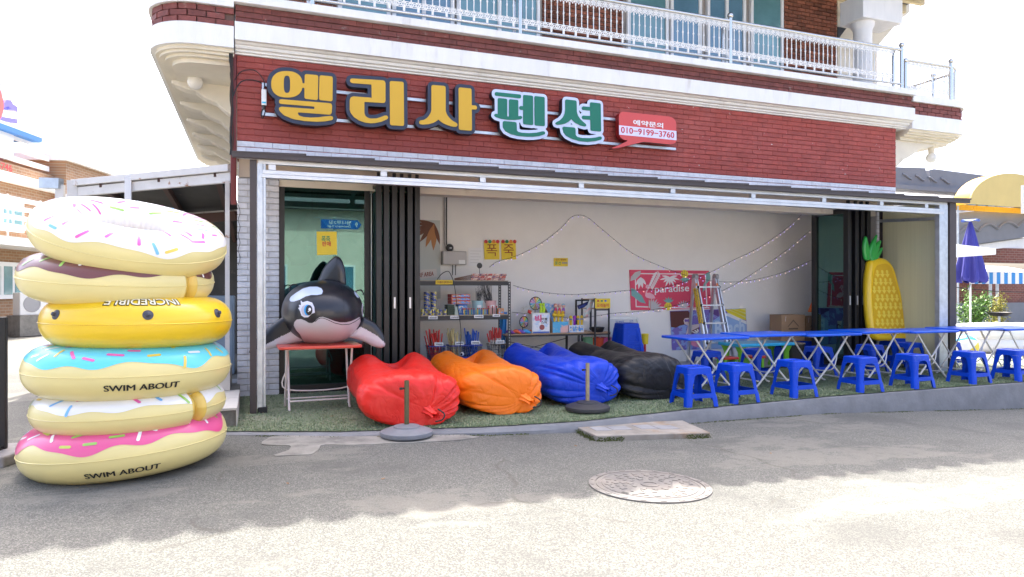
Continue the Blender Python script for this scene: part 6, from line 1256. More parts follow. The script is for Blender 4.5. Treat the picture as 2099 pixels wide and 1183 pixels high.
for i in range(4):
    q = at(1170 + i * 7.5, 667, Y=YT + .06); k = thing('bubble_bottle', '%s bubble bottle in the pale blue display box' % ('purple' if i == 1 else 'yellow and blue'), 'toy', (q.x, YT + .06, dz_ + .03), 0, 'bubble bottles'); m1 = mat('bub_purple', (.30, .04, .5), .35) if i == 1 else MATS['duck_yellow']
    MB().lathe([(.018, .0), (.018, .14), (.022, .145), (.022, .165)], (0, 0, 0), 12).build('bottle', m1, k, smooth=50); MB().lathe([(.024, .166), (.024, .182)], (0, 0, 0), 12).build('collar', m1 if i == 1 else blue_ink, k, smooth=50); MB().lathe([(.02, .183), (.026, .20), (.022, .225), (.001, .235)], (0, 0, 0), 12).build('cap', m1, k, smooth=50)
def pinwheel(lab, px, py, r, Y, yaw):
    q = at(px, py, Y=Y); t = thing('pinwheel', lab, 'pinwheel', q, yaw); cs_ = [(.1, .45, .75), (.2, .6, .3), (.75, .6, .1), (.75, .25, .1), (.45, .25, .6), (.7, .3, .6)]
    MB().tube([(r * cos(2 * PI * i / 28), 0, r * sin(2 * PI * i / 28)) for i in range(29)], .007, 6, caps=False).build('rim', black_plastic, t, smooth=60)
    for i in range(12):
        a, b = 2 * PI * i / 12, 2 * PI * (i + .62) / 12; MB().add([(0, -.003, 0), (r * .95 * cos(a), -.004, r * .95 * sin(a)), (r * .95 * cos(b), .008, r * .95 * sin(b)), (0, .004, 0), (r * .95 * cos(a), .003, r * .95 * sin(a)), (r * .95 * cos(b), .012, r * .95 * sin(b))], [(0, 1, 2), (5, 4, 3), (0, 3, 4, 1), (1, 4, 5, 2), (2, 5, 3, 0)]).build('blade', mat('blade_%d' % (i % 6), cs_[i % 6], .5), t)
    MB().tube([(0, .02, 0), (0, .04, -(q.z - dz_))], .006, 6).build('stem', black_plastic, t)
pinwheel('large rainbow pinwheel behind the bubble box', 1098, 622, .10, 9.9, 0); pinwheel('small orange and green pinwheel at left of the bubble box', 1074, 660, .085, 9.75, .3)
for i, px in enumerate((1108, 1114)):
    q = at(px, 640, Y=9.7); t = thing('green_toy_gun', 'lime green bubble toy above the bubble box, %s' % ('left one', 'right one')[i], 'toy', (q.x, 9.7, q.z - .02), 0, 'lime green bubble toys'); lm = mat('lime_plastic', (.50, .75, .02), .4); MB().tube([(0, 0, 0), (.01, 0, .08), (0, 0, .13)], [.02, .024, .016], 10).build('body', lm, t, smooth=60); MB().ball((0, 0, .14), .026, 10).build('head', lm, t, smooth=179); MB().box(-.03, .03, -.012, .012, -.02, .0).build('foot', lm, t, bevel=.004)
t = thing('garland', 'cream tinsel garland behind the lime toys', 'garland', at(1085, 640, Y=9.75)); mb = MB()
for i in range(420):
    a = random.uniform(0, 2 * PI); q = Vector((.09 * cos(a) * 1.3, .03 * random.uniform(-1, 1), .05 * sin(a) + .04)) + Vector([random.gauss(0, .012) for _ in range(3)]); d_ = Vector([random.gauss(0, .014) for _ in range(3)]); s2 = d_.orthogonal().normalized() * .003; mb.add([q, q + d_, q + d_ * .5 + s2], [(0, 1, 2)])
mb.build('tinsel', mat('cream_tinsel', (.62, .58, .42), .4), t)['kind'] = 'stuff'
for i, (px, py, c_) in enumerate(((1046, 677, (.16, .06, .35)), (1060, 678, (.75, .12, .04)), (1068, 674, (.20, .10, .45)), (1079, 677, (.05, .35, .75)), (1085, 640, (.7, .05, .04)))):
    q = at(px, py, Y=9.62); t = thing('water_toy', '%s rubber water toy on the left end of the desk' % ('dark purple', 'orange red', 'violet', 'bright blue', 'small red')[i], 'toy', (q.x, 9.62, dz_ + .03 if i < 4 else q.z)); mt = mat('water_toy_%d' % i, c_, .4); MB().surf(lambda u, v: ((.075 * (u - .5) * 2) * (1 if i < 4 else .35), .035 * cos(2 * PI * v) * (sin(PI * (u * .9 + .05)) ** .6), .03 * sin(2 * PI * v) * (sin(PI * (u * .9 + .05)) ** .6) + .012 * sin(5 * u)), 14, 14, cv=True).build('toy', mt, t, smooth=60); MB().ball((.07 if i < 4 else .02, -.005, .012), .018, 8).build('knob', mat('knob_orange', (.75, .2, .03), .4), t, smooth=179)
q = at(1232, 674, Y=9.5); t = thing('black_basket', 'low black plastic basket on the black rack', 'basket', (q.x, 9.62, at(1235, 684, Y=9.45).z + .013)); MB().lathe([(.085, 0), (.11, .07), (.115, .07), (.115, .08), (.105, .08), (.08, .01), (.001, .01)], (0, 0, 0), 20).build('basket', black_plastic, t, smooth=40); MB().tube([(-.12, 0, .075), (-.14, 0, .06)], .012, 6).build('handle', black_plastic, t)
t = thing('clear_bag', 'patterned clear plastic bag hanging on the black frame', 'bag', at(1207, 632, Y=9.6)); MB().surf(lambda u, v: (.09 * (u - .5) + .12 * (.5 - v), -.012 * sin(PI * u) + .01 * sin(7 * v), .2 * (.5 - v) * 1.4), 10, 10).build('bag', mat('film_print', (.55, .62, .60), .25, c2=(.75, .45, .42), cs=14, ct=(.52, .58)), t, smooth=60); t.children[0].modifiers.new('s', 'SOLIDIFY').thickness = .006
t = thing('rolled_mat', 'dark iridescent rolled mat leaning on the black frame', 'mat', at(1196, 626, Y=9.75)); MB().tube([(-.09, 0, -.03), (0, 0, .0), (.10, 0, .05)], [.035, .032, .02], 12).build('roll', mat('iridescent', (.03, .02, .05), .25, c2=(.05, .08, .3), cs=6, ct=(.4, .6)), t, smooth=60)
# whiteboard, tubs and small things by the stool stack
P_ = [at(*q_, Y=9.95) for q_ in ((1248, 712), (1318, 712), (1306, 652), (1250, 652))]; t = thing('whiteboard', 'white board leaning behind the stool stack', 'whiteboard', (P_[0].x + .2, 9.95, 0)); MB().prism([(q_.x, q_.z) for q_ in P_], lambda a, b: (a, 9.95, b), lambda a, b: (a, 9.965, b)).build('board', mat('board_face', (.62, .64, .64), .3), t, world=True); MB().bar(P_[1] + Vector((0, -.005, 0)), P_[2] + Vector((0, -.005, 0)), .02, .03).bar(P_[2] + Vector((0, -.005, 0)), P_[3] + Vector((0, -.005, 0)), .02, .03).build('frame', alu, t, world=True)
text_px('to work', (1262, 661), (1279, 661), (1262, 656), 9.945, blue_ink, t); text_px('오픈', (1290, 661), (1298, 661), (1290, 656), 9.945, blue_ink, t)
for lab, px, py, c_, r_, Y_ in (('pink plastic tub under the black rack', 1240, 716, (.65, .10, .30), .10, 9.7), ('red plastic tub behind the black air bag', 1228, 727, (.60, .08, .03), .13, 9.75), ('green plastic tub by the toy desk leg', 1206, 716, (.20, .45, .25), .09, 9.8)):
    q = at(px, py, Y=Y_); t = thing('plastic_tub', lab, 'tub', (q.x, Y_, .26)); MB().lathe([(r_ * .75, 0), (r_, .24), (r_ * 1.08, .24), (r_ * 1.08, .26), (r_ * .95, .26), (r_ * .72, .015), (.001, .015)], (0, 0, 0), 24).build('tub', mat('tub_%d' % px, c_, .4), t, smooth=40); MB().tube([(r_ * cos(a), -.02, .25 + .12 * sin(a)) for a in [PI * i / 10 for i in range(11)]], .006, 6).build('handle', wplastic, t, smooth=60)
t = thing('yellow_watering_can', 'yellow and red plastic toy can right of the stool stack', 'toy', (at(1322, 700, Y=9.6).x, 9.6, .40)); MB().lathe([(.05, 0), (.06, .16), (.05, .17)], (0, 0, 0), 16).build('body', mat('toy_yellow', (.80, .62, .03), .4), t, smooth=40); MB().tube([(-.02, -.03, -.3), (-.02, -.03, 0)], .02, 8).build('handle', red_ink, t)
# ladder
ld = thing('step_ladder', 'aluminium telescopic ladder standing before the posters', 'ladder', (at(1455, 720, Y=9.6).x, 9.65, .004))
def lr(px0, py0, Y0, px1, Y1): a = at(px0, py0, Y=Y0); q_ = at(px1, 735, Y=Y1); return a, Vector((q_.x, Y1, .004))
al2 = mat('ladder_aluminium', (.66, .66, .67), .35, .8, var=.06, vs=5); lor = mat('ladder_orange', (.85, .25, .02), .5); lye = mat('ladder_sticker', (.72, .48, .04), .5, c2=(.15, .10, .02), cs=40, ct=(.56, .6))
fl0, fl1 = lr(1423, 570, 9.82, 1452, 9.48); fr0, fr1 = lr(1465, 570, 9.82, 1497, 9.48)
for a, b in ((fl0, fl1), (fr0, fr1)):
    MB().bar(a, b, .028, .065, up=(0, -1, 0)).build('rail', al2, ld, world=True, bevel=.003); MB().bar(a + Vector((.045, .0, 0)), b + Vector((.065, .0, .1)), .022, .06, up=(0, -1, 0)).build('rail', al2, ld, world=True, bevel=.003)
    MB().bar(a + Vector((.03, .06, 0)), Vector((b.x + .10, 10.2, .004)), .028, .06, up=(0, -1, 0)).build('rear_rail', al2, ld, world=True, bevel=.003)
    MB().lathe([(.055, -.03), (.055, .03)], a + Vector((.02, .0, .02)), 18, axis=(1, 0, 0)).build('hinge', mat('hinge_grey', (.35, .34, .34), .5), ld, world=True, smooth=40); MB().bar(a.lerp(b, .06) + Vector((.0, -.036, 0)), a.lerp(b, .09) + Vector((0, -.036, 0)), .03, .006, up=(0, -1, 0)).build('orange_band', lor, ld, world=True)
MB().bar(fl0.lerp(fl1, .12) + Vector((-.002, -.036, 0)), fl0.lerp(fl1, .52) + Vector((-.002, -.036, 0)), .027, .004, up=(0, -1, 0)).build('warning_sticker', lye, ld, world=True); MB().bar(fl0.lerp(fl1, .12) + Vector((-.032, -.002, 0)), fl0.lerp(fl1, .52) + Vector((-.032, -.002, 0)), .012, .06, up=(0, -1, 0)).build('warning_sticker', lye, ld, world=True)
for tt in (.105, .315, .52, .74, .93):
    a = fl0.lerp(fl1, tt) + Vector((.03, -.035, 0)); b = fr0.lerp(fr1, tt) + Vector((.03, -.035, 0)); MB().bar(a, b, .05, .026).build('rung', al2, ld, world=True, bevel=.004)
    for q_ in (a, b): MB().ball(q_, .026, 10).build('lock', black_plastic, ld, smooth=179, world=True)
for a in (fl1, fr1): MB().obox(a + Vector((0, 0, .02)), (.05, .09, .04)).build('foot', black_rubber, ld, world=True)
# cardboard boxes, pennant, bin, kids furniture
card = mat('brown_cardboard', (.34, .21, .12), .8, var=.06, vs=4); card_d = mat('card_print', (.12, .08, .05), .7)
for lab, pa, pb, ya, yb, Y_ in (('large cardboard box on the stools before the right back corner', 1602, 1650, 645, 700, 9.55), ('smaller cardboard box right of the large one', 1652, 1684, 648, 700, 9.62)):
    q0, q1 = at(pa, yb, Y=Y_), at(pb, ya, Y=Y_); t = thing('cardboard_box', lab, 'box', ((q0.x + q1.x) / 2, Y_ + .15, q0.z), 0, 'cardboard boxes'); MB().box(q0.x, q1.x, Y_, Y_ + .3, q0.z, q1.z).build('box', card, t, world=True, bevel=.004)
    w_ = q1.x - q0.x; h_ = q1.z - q0.z; f = lambda a, b: (q0.x + w_ * a, q0.z + h_ * b)
    for P_ in ([(.25, .55), (.5, .82), (.75, .55), (.71, .55), (.5, .76), (.29, .55)], [(.3, .5), (.7, .5), (.7, .44), (.3, .44)]): flat(t, [f(*p_) for p_ in P_], Y_ - .002, card_d)
    if w_ > .2: text_quad('CONE FOUNTAIN', (f(.15, .1)[0], Y_ - .003, f(.15, .18)[1]), (f(.85, .1)[0], Y_ - .003, f(.85, .18)[1]), (f(.15, .1)[0], Y_ - .003, f(.15, .28)[1]), card_d, t, off=.03)
    for P_ in ([(.18, .95), (.19, .95), (.16, .75), (.15, .75)],): flat(t, [f(*p_) for p_ in P_], Y_ - .0025, white_ink)
bx0 = thing('box_stand', 'low dark blue crate carrying the cardboard boxes', 'crate', (at(1640, 720, Y=9.6).x, 9.7, 0)); qz = at(1640, 700, Y=9.55).z; xa, xb = at(1604, 710, Y=9.55).x, at(1680, 710, Y=9.55).x
MB().box(xa, xb, 9.54, 9.95, qz - .08, qz - .003).build('rim', blue_pl, bx0, world=True, bevel=.01); MB().box(xa + .03, xb - .03, 9.56, 9.93, .006, qz - .081).build('crate', blue_pl, bx0, world=True, bevel=.02)
q = at(1667, 640, Y=9.75); t = thing('orange_pennant', 'orange folded life jacket on top of the cardboard boxes', 'life jacket', (q.x, 9.75, q.z)); MB().hexa([(-.09, -.05, 0), (.1, -.05, 0), (.1, .06, 0), (-.09, .06, 0)], [(.03, -.02, .30), (.09, -.02, .32), (.09, .03, .32), (.03, .03, .30)]).build('jacket', MATS['orange_nylon'], t, bevel=.02); MB().prism([(-.03, .08), (.02, .09), (0, .04)], lambda a, b: (a + .02, -.052 + b * .08, b), lambda a, b: (a + .02, -.05 + b * .08, b)).build('print', black_ink, t); MB().box(-.085, .1, -.056, -.051, .012, .03).build('trim', black_ink, t)
t = thing('black_bin', 'dark round bin beside the kids table', 'bin', (at(1645, 725, Y=8.8).x, 9.0, .006)); MB().lathe([(.13, 0), (.17, .36), (.185, .36), (.185, .38), (.165, .38), (.12, .02), (.001, .02)], (0, 0, 0), 26).build('bin', mat('brown_black', (.03, .025, .022), .5), t, smooth=40); MB().tube([(.18 * cos(2 * PI * i / 24), .18 * sin(2 * PI * i / 24), .385) for i in range(25)], .008, 6, caps=False).build('rim', mat('rim_tan', (.3, .22, .15), .5), t, smooth=60)
cy_, gr_, rd_ = mat('cyan_plastic', (.02, .42, .68), .35, coat=.2), mat('green_plastic', (.20, .55, .04), .35, coat=.2), mat('red_plastic', (.62, .05, .03), .35, coat=.2)
q0, q1 = at(1512, 704, Y=8.9), at(1626, 704, Y=8.9); kt = thing('kids_table', 'cyan topped plastic kids table with green legs behind the tables', 'table', ((q0.x + q1.x) / 2, 9.1, .006)); MB().box(q0.x, q1.x, 8.85, 9.4, q0.z - .06, q0.z - .01).build('table_top', cy_, kt, world=True, bevel=.012)
for x in (q0.x + .1, q1.x - .1):
    for y in (8.95, 9.3): MB().lathe([(.06, .006), (.06, .05), (.045, .06), (.045, q0.z - .16), (.09, q0.z - .061)], (x, y, 0), 14).build('leg', gr_, kt, world=True, smooth=40)
for lab, px in (('red plastic kids seat under the kids table, left one', 1490), ('red plastic kids seat under the kids table, right one', 1545)):
    x = at(px, 735, Y=8.75).x; t = thing('kids_stool', lab, 'stool', (x, 8.75, .006), 0, 'red kids seats'); MB().box(-.14, .14, -.12, .12, .2, .235).build('seat', rd_, t, bevel=.01)
    for a in (-.1, .1): MB().box(a - .02, a + .02, -.1, .1, 0, .199).build('leg', gr_, t, bevel=.008)
# ------------------------------------------------------------ pineapple float
YI = 8.44
pf = thing('pineapple_float', 'yellow inflatable pineapple float with green leaves leaning at the right doors', 'float', (at(1800, 690, Y=YI).x, YI, at(1800, 697, Y=YI).z))
def pz(px, py): p_ = at(1771 + (px - 1712) * .585, py, Y=YI); return (p_.x, p_.z)
out = [(p_.x, p_.y) for p_ in smoothpath([Vector(pz(*q_)) for q_ in [(1733, 540), (1752, 531), (1775, 528), (1800, 533), (1818, 550), (1828, 580), (1840, 625), (1850, 660), (1853, 680), (1842, 694), (1815, 698), (1770, 698), (1735, 697), (1716, 684), (1712, 640), (1718, 585)]], 4, True)]
mb = MB(); puff(mb, out, lambda a, b, h: (a, YI + h + (b - 1.2) * .12, b), .075, .014, span=.06); mb.build('body', vinyl('pineapple_vinyl', (.84, .55, .015)), pf, smooth=60, world=True)
ins = [(p_.x, p_.y) for p_ in smoothpath([Vector(pz(*q_)) for q_ in [(1745, 552), (1775, 541), (1800, 546), (1812, 575), (1825, 625), (1836, 668), (1825, 684), (1735, 684), (1724, 665), (1728, 600)]], 4, True)]
mb = MB(); plate(mb, [('P', ins)], lambda a, b: (a, YI - .080 + (b - 1.2) * .12, b), lambda a, b: (a, YI - .05 + (b - 1.2) * .12, b), res=.02); mb.build('panel', vinyl('pineapple_panel', (.72, .42, .01)), pf, world=True, smooth=30)
dm = vinyl('pineapple_light', (.86, .66, .08)); dm2 = vinyl('pineapple_dark', (.55, .27, .01))
A2 = np.array(ins)
for r_ in range(8):
    for c_ in range(6):
        px = 1735 + c_ * 17 + (8 if r_ % 2 else 0); py = 560 + r_ * 16.5; a, b = pz(px, py)
        if poly_d(np.array([a]), np.array([b]), ins)[0] > -.03: continue
        yy = lambda bb: YI - .083 + (bb - 1.2) * .12
        MB().prism([(a - .052, b - .015), (a + .052, b - .015), (a, b - .075)], lambda p_, q_: (p_, yy(q_), q_), lambda p_, q_: (p_, yy(q_) + .003, q_)).build('diamond', dm, pf, world=True)
        MB().prism([(a - .019 * sin(t_) * (1.25 - .5 * cos(t_)), b + .012 - .04 * cos(t_)) for t_ in [2 * PI * i / 12 for i in range(12)]], lambda p_, q_: (p_, yy(q_) - .002, q_), lambda p_, q_: (p_, yy(q_) + .001, q_)).build('drop', dm, pf, world=True)
for P_ in ([(1735, 530), (1740, 505), (1765, 480), (1762, 495), (1755, 520)], [(1738, 532), (1755, 505), (1778, 492), (1772, 510), (1758, 530)], [(1742, 534), (1760, 520), (1784, 507), (1776, 522), (1760, 536)], [(1722, 532), (1716, 505), (1725, 483), (1736, 505), (1740, 530)]):
    Q_ = [(p_.x, p_.y) for p_ in smoothpath([Vector(pz(*q_)) for q_ in P_], 4, True)]; mb = MB(); puff(mb, Q_, lambda a, b, h: (a, YI + h + .05, b), .035, .012, span=.035); mb.build('leaf', vinyl('pineapple_green', (.03, .38, .06)), pf, smooth=60, world=True)
# ------------------------------------------------------------ shed left of the building
sh_ = thing('metal_shed', 'rusty white steel shed frame with dark roof left of the shop', 'shed', (-1.3, 10.5, -.02))
rust = mat('rusty_white_steel', (.62, .60, .58), .55, var=.08, vs=4, c2=(.30, .13, .05), cs=6, ct=(.60, .68), bump=.15, bs=30)
a = Vector((-.27, 8.95, 2.70)); b = Vector((-2.28, 10.7, 2.66)); back = Vector((.012, 1, 0)) * 5.5
def sp2(mb, nm, m, **k): k.setdefault('world', True); return mb.build(nm, m, sh_, **k)
sp2(MB().bar(a + UP * .06, b + UP * .06, .08, .085), 'top_beam', rust, bevel=.004); sp2(MB().bar(a - UP * .05 + Vector((.02, .02, 0)), b - UP * .06 + Vector((.02, .02, 0)), .06, .12), 'lower_beam', rust, bevel=.004)
sp2(MB().bar((a.x - .03, a.y - .02, -.02), (a.x - .03, a.y - .02, 2.6), .05, .05), 'post', rust); sp2(MB().bar((b.x, b.y, -.02), (b.x, b.y, 2.75), .12, .12), 'post', rust); sp2(MB().bar((b.x - .17, b.y + .1, -.02), (b.x - .17, b.y + .1, 2.70), .10, .10), 'post', rust)
m_ = a.lerp(b, .62); sp2(MB().bar((m_.x, m_.y - .05, -.02), (m_.x, m_.y - .05, 2.74), .075, .06), 'post', mat('shed_white', (.72, .72, .74), .5))
dark = mat('dark_shed_panel', (.045, .042, .038), .8, var=.3, vs=2, c2=(.16, .13, .10), cs=3, ct=(.62, .7)); brn = mat('brown_purlin', (.06, .025, .018), .7)
c_ = b + back; d_ = a + back * 1.05
sp2(MB().hexa([a + UP * .08, b + UP * .08, c_ - UP * .35, d_ - UP * .35], [a + UP * .11, b + UP * .11, c_ - UP * .32, d_ - UP * .32]), 'roof_sheet', dark)
for t_ in (.08, .42, .8): p0 = a.lerp(b, t_); p1 = d_.lerp(c_, t_); sp2(MB().bar(p0 + UP * .02, p1 - UP * .42, .06, .10), 'purlin', brn)
sp2(MB().bar(a + back * .45 - UP * .22, b + back * .45 - UP * .22, .07, .09), 'cross_beam', rust); sp2(MB().bar(a + back * .4 - UP * .30, b + back * .4 - UP * .3, .06, .14), 'cross_beam', brn)
sp2(MB().hexa([d_ * 1 - UP * 3, c_ - UP * 3, c_ - UP * 3 + Vector((0, .1, 0)), d_ - UP * 3 + Vector((0, .1, 0))], [d_ - UP * .33, c_ - UP * .33, c_ - UP * .33 + Vector((0, .1, 0)), d_ - UP * .33 + Vector((0, .1, 0))]), 'rear_wall', dark)
sp2(MB().bar(b + Vector((-.15, .05, .05)), b + Vector((-.40, .16, .06)), .1, .14), 'side_gutter', galv)
for lab, px, py, c3, sz in (('grey blue appliance stored inside the shed', 446, 600, (.20, .26, .33), (.5, .5, 1.2)), ('black tool trunk stored deeper inside the shed', 400, 620, (.03, .03, .03), (.8, .5, .9))):
    q = at(px, py, d=10.6); t = thing('stored_crate', lab, 'crate', (q.x, q.y, -.01)); MB().box(-sz[0] / 2, sz[0] / 2, -sz[1] / 2, sz[1] / 2, 0, sz[2]).build('body', mat('store_%d' % px, c3, .5), t, bevel=.02); MB().box(-sz[0] / 2 + .03, sz[0] / 2 - .03, -sz[1] / 2 - .012, -sz[1] / 2 - .001, sz[2] * .1, sz[2] * .9).build('door', mat('store_%d' % px, c3, .5), t, bevel=.01)
# black panel standing on a stone block at the left edge
q = at(6, 931, z=.02); t = thing('black_sign_board', 'black upright board at the left edge of the picture', 'board', (q.x - .10, q.y, .06)); MB().box(-.16, .125, -.03, .03, .0, 1.02).build('board', mat('matt_black', (.012, .012, .013), .6), t, bevel=.006); MB().box(-.14, .11, -.08, .08, -.02, .03).build('foot', mat('matt_black', (.012, .012, .013), .6), t, bevel=.006)
t = thing('stone_block', 'rough grey stone block under the black board', 'stone', (q.x - .12, q.y, -.02)); P_ = [(-.5, -.32), (.22, -.34), (.30, -.12), (.28, .22), (-.5, .25)]
MB().prism(P_, lambda a, b: (a, b, 0), lambda a, b: (a * .96, b * .95, .085)).build('stone', mat('grey_stone', (.20, .195, .20), .8, var=.25, vs=6, bump=.5, bs=25), t, bevel=.015)
# ------------------------------------------------------------ brick house at the far left
tan_b = None
def tan_brick():
    m = bpy.data.materials.new('tan_brickwork'); m.use_nodes = True; n = m.node_tree.nodes; L = m.node_tree.links; b = n['Principled BSDF']; tc = n.new('ShaderNodeTexCoord'); mp = n.new('ShaderNodeMapping'); mp.inputs['Rotation'].default_value = (R(90), 0, 0); L.new(tc.outputs['Object'], mp.inputs[0])
    br = n.new('ShaderNodeTexBrick'); br.inputs['Color1'].default_value = (.33, .185, .095, 1); br.inputs['Color2'].default_value = (.27, .145, .07, 1); br.inputs['Mortar'].default_value = (.36, .29, .21, 1); br.inputs['Scale'].default_value = 1; br.inputs['Mortar Size'].default_value = .008; br.inputs['Brick Width'].default_value = .24; br.inputs['Row Height'].default_value = .085
    L.new(mp.outputs[0], br.inputs['Vector']); L.new(br.outputs[0], b.inputs['Base Color']); b.inputs['Roughness'].default_value = .8; return m
tan_b = tan_brick()
A0 = at(60, 682, z=-.02); U = Vector((sin(R(15.7)), cos(R(15.7)), 0)); N = Vector((U.y, -U.x, 0))
hb = thing('tan_brick_house', 'tan brick guest house with white balconies at the far left', 'house', (A0.x, A0.y, 0), math.atan2(U.y, U.x))
# local frame: x along the front, -y towards the street
def loc(px, py, off=0):
    p_ = on_plane(px, py, A0 + N * off, N) - A0; return p_.dot(U), p_.z + A0.z
def hbx(x0, x1, o0, o1, z0, z1, nm, m, par=hb, **k): return MB().box(x0, x1, -o1, -o0, z0, z1).build(nm, m, par, **k)
xL = loc(-40, 500)[0]; xC = loc(112, 400)[0]; xE = loc(226, 400)[0]
zt1 = loc(60, 384)[1]; zp = loc(130, 335)[1]; zb1 = loc(60, 500)[1]; zb0 = loc(60, 515)[1]
hbx(xL - 4, xC, -8, 0, 0, zt1 + .55, 'wall', tan_b); hbx(xC - .02, xE + 9, -8.5, .35, 0, zp, 'wall', tan_b)
hbx(xL - 4, xC + .1, -.01, .30, zt1 - .02, zt1 + .22, 'cornice', white_paint); hbx(xC - .1, xE + 9, -8, .5, zp + .002, zp + .22, 'parapet_cap', white_paint); hbx(xC - .05, xE + 9, .352, .50, zt1 - .2, zt1 - .02, 'cornice', white_paint)
hbx(xL - 4, xC, .01, 1.3, zb0, zb1, 'balcony_slab', white_paint)
for k, zz in enumerate((.22, .46, .70, .94)): hbx(xL - 4, xC - .02, 1.22, 1.27, zb1 + zz, zb1 + zz + .12, 'rail', white_paint)
for k in range(5): hbx(xC - .1 - k * 1.4, xC - .04 - k * 1.4, 1.20, 1.215, zb1, zb1 + 1.1, 'rail_post', white_paint)
for (px0, px1, y0, y1) in ((-30, 42, 402, 478), (-30, 44, 535, 612)):
    x0, zz1 = loc(px0, y0); x1, _ = loc(px1, y0); _, zz0 = loc(px1, y1)
    f = hbx(x0, x1, .002, .10, zz0, zz1, 'window', frame_m)
    nP = 3
    for k in range(nP): hbx(x0 + .12 + k * (x1 - x0 - .1) / nP, x0 + (k + 1) * (x1 - x0 - .1) / nP, .102, .112, zz0 + .12, zz1 - .12, 'pane', teal_glass if k else curtain, f)
xs0 = loc(-20, 350)[0]; zr = zt1 + .55
for zz in (.10, .42, .74, 1.0): hbx(xL - 4, xC - .2, -.1, -.05, zr + zz, zr + zz + .16, 'roof_rail', white_paint)
pn = hbx(xL - 2, loc(28, 340)[0], -.04, .0, zr + .1, zr + .98, 'number_panel', white_ink)
p0, p1, p2 = loc(-6, 345), loc(25, 349), loc(-6, 330); text_quad('5746', (p0[0], -.005, p0[1]), (p1[0], -.005, p0[1] - .0), (p0[0], -.005, p2[1]), red_ink, pn, off=.02, push=(0, 0, 0), world=False)
redst = mat('red_steel', (.30, .03, .02), .5); blr = mat('blue_roof_sheet', (.02, .17, .48), .5)
hbx(loc(32, 300)[0], loc(44, 300)[0], -.9, -.5, zr, loc(38, 285)[1], 'roof_post', redst); hbx(xL - 5, loc(46, 285)[0], -3, -.4, loc(20, 288)[1], loc(20, 278)[1], 'roof_beam', redst); hbx(xL - 5, loc(72, 280)[0], -3.5, .2, loc(30, 278)[1], loc(30, 268)[1], 'blue_roof', blr)
zsg0 = loc(30, 268)[1]; sgf = mat('sign_lattice', (.45, .45, .46), .5, .4)
for k in range(5): hbx(xL - 5, loc(66, 230)[0], -1.0, -.95, zsg0 + .15 + k * .5, zsg0 + .22 + k * .5, 'sign_frame', sgf)
for px in (10, 28, 46, 64): x = loc(px, 230)[0]; hbx(x, x + .1, -.94, -.88, zsg0, zsg0 + 2.3, 'sign_frame', sgf)
vio = mat('violet_letter', (.17, .13, .55), .5)
for P_ in ([(30, 216), (42, 212), (48, 205), (56, 206), (60, 214), (69, 220), (69, 231), (58, 226), (50, 219), (42, 222), (30, 224)], [(30, 238), (69, 245), (69, 255), (30, 247)], [(-10, 218), (18, 224), (18, 231), (-10, 226)]):
    Q_ = [loc(*p_) for p_ in P_]; MB().prism(Q_, lambda a, b: (a, .45, b), lambda a, b: (a, .7, b)).build('roof_letter', vio, hb)
ca = loc(2, 206); MB().lathe([(.62, -.1), (.62, .1)], (ca[0], .4, ca[1]), 28, axis=(0, 1, 0)).build('red_disc', mat('red_disc', (.70, .10, .08), .5), hb)
# outside unit and steps of that house
q = at(66, 622, d=19); t = thing('air_conditioner', 'white outdoor air conditioner unit before the tan house', 'air conditioner', (q.x, q.y, q.z - .32), math.atan2(U.y, U.x) - .5); MB().box(-.42, .42, -.16, .16, 0, .62).build('case', wplastic, t, bevel=.02); MB().lathe([(.23, 0), (.23, .01), (.2, .012), (.2, .004), (.001, .004)], (-.1, -.161, .31), 24, axis=(0, -1, 0)).build('fan_grille', mat('fan_grey', (.35, .35, .36), .5), t, smooth=40); MB().box(-.5, .5, -.3, .3, -(q.z - .32), -.002).build('plinth', conc, t)
t = thing('house_steps', 'white stone steps before the tan brick house', 'steps', at(55, 682, z=-.02), math.atan2(U.y, U.x) - .35)
for k in range(5): MB().box(-1.6 + .0 * k, .9, -.2 + .32 * k, .119 + .32 * k, 0, .17 * (k + 1)).build('step', white_paint, t, bevel=.01)
MB().lathe([(.14, 0), (.14, .1), (.09, .14), (.12, .5), (.09, .8), (.13, .86), (.13, .95), (.001, 1.05)], (.55, -.35, 0), 14).build('baluster_post', white_paint, t, smooth=40)
t = thing('garden_wall', 'low pale wall running along the foot of the tan house', 'wall', at(110, 640, z=0.0), math.atan2(U.y, U.x)); MB().box(-3, 8, -.12, .12, 0, .95).build('wall', white_paint, t); MB().box(-3.05, 8.05, -.17, .17, .951, 1.03).build('coping', white_paint, t)
# ------------------------------------------------------------ right side: neighbours
gp = mat('grey_parapet', (.17, .18, .205), .6, var=.08, vs=2); br2 = None
def far_brick():
    m = tan_b.copy(); m.name = 'red_brickwork'; b = [x for x in m.node_tree.nodes if x.type == 'TEX_BRICK'][0]; b.inputs['Color1'].default_value = (.22, .07, .045, 1); b.inputs['Color2'].default_value = (.15, .045, .03, 1); b.inputs['Mortar'].default_value = (.26, .18, .15, 1); return m
br2 = far_brick()
YN = 17.0
nb = thing('grey_parapet_house', 'two storey house with grey scalloped parapets at the far right', 'house', (22, YN, -.5))
def rb(px0, py0, px1, py1, Y0, Y1, nm, m, par=nb, **k):
    a, b = at(px0, py0, Y=Y0), at(px1, py1, Y=Y0); z0, z1 = sorted((a.z, b.z)); return MB().box(a.x, b.x, Y0, Y1, z0, z1).build(nm, m, par, world=True, **k)
xq0 = at(1830, 400, Y=YN).x; xq1 = at(2200, 400, Y=YN).x
zA0, zA1 = at(1850, 400, Y=YN).z, at(1850, 345, Y=YN).z
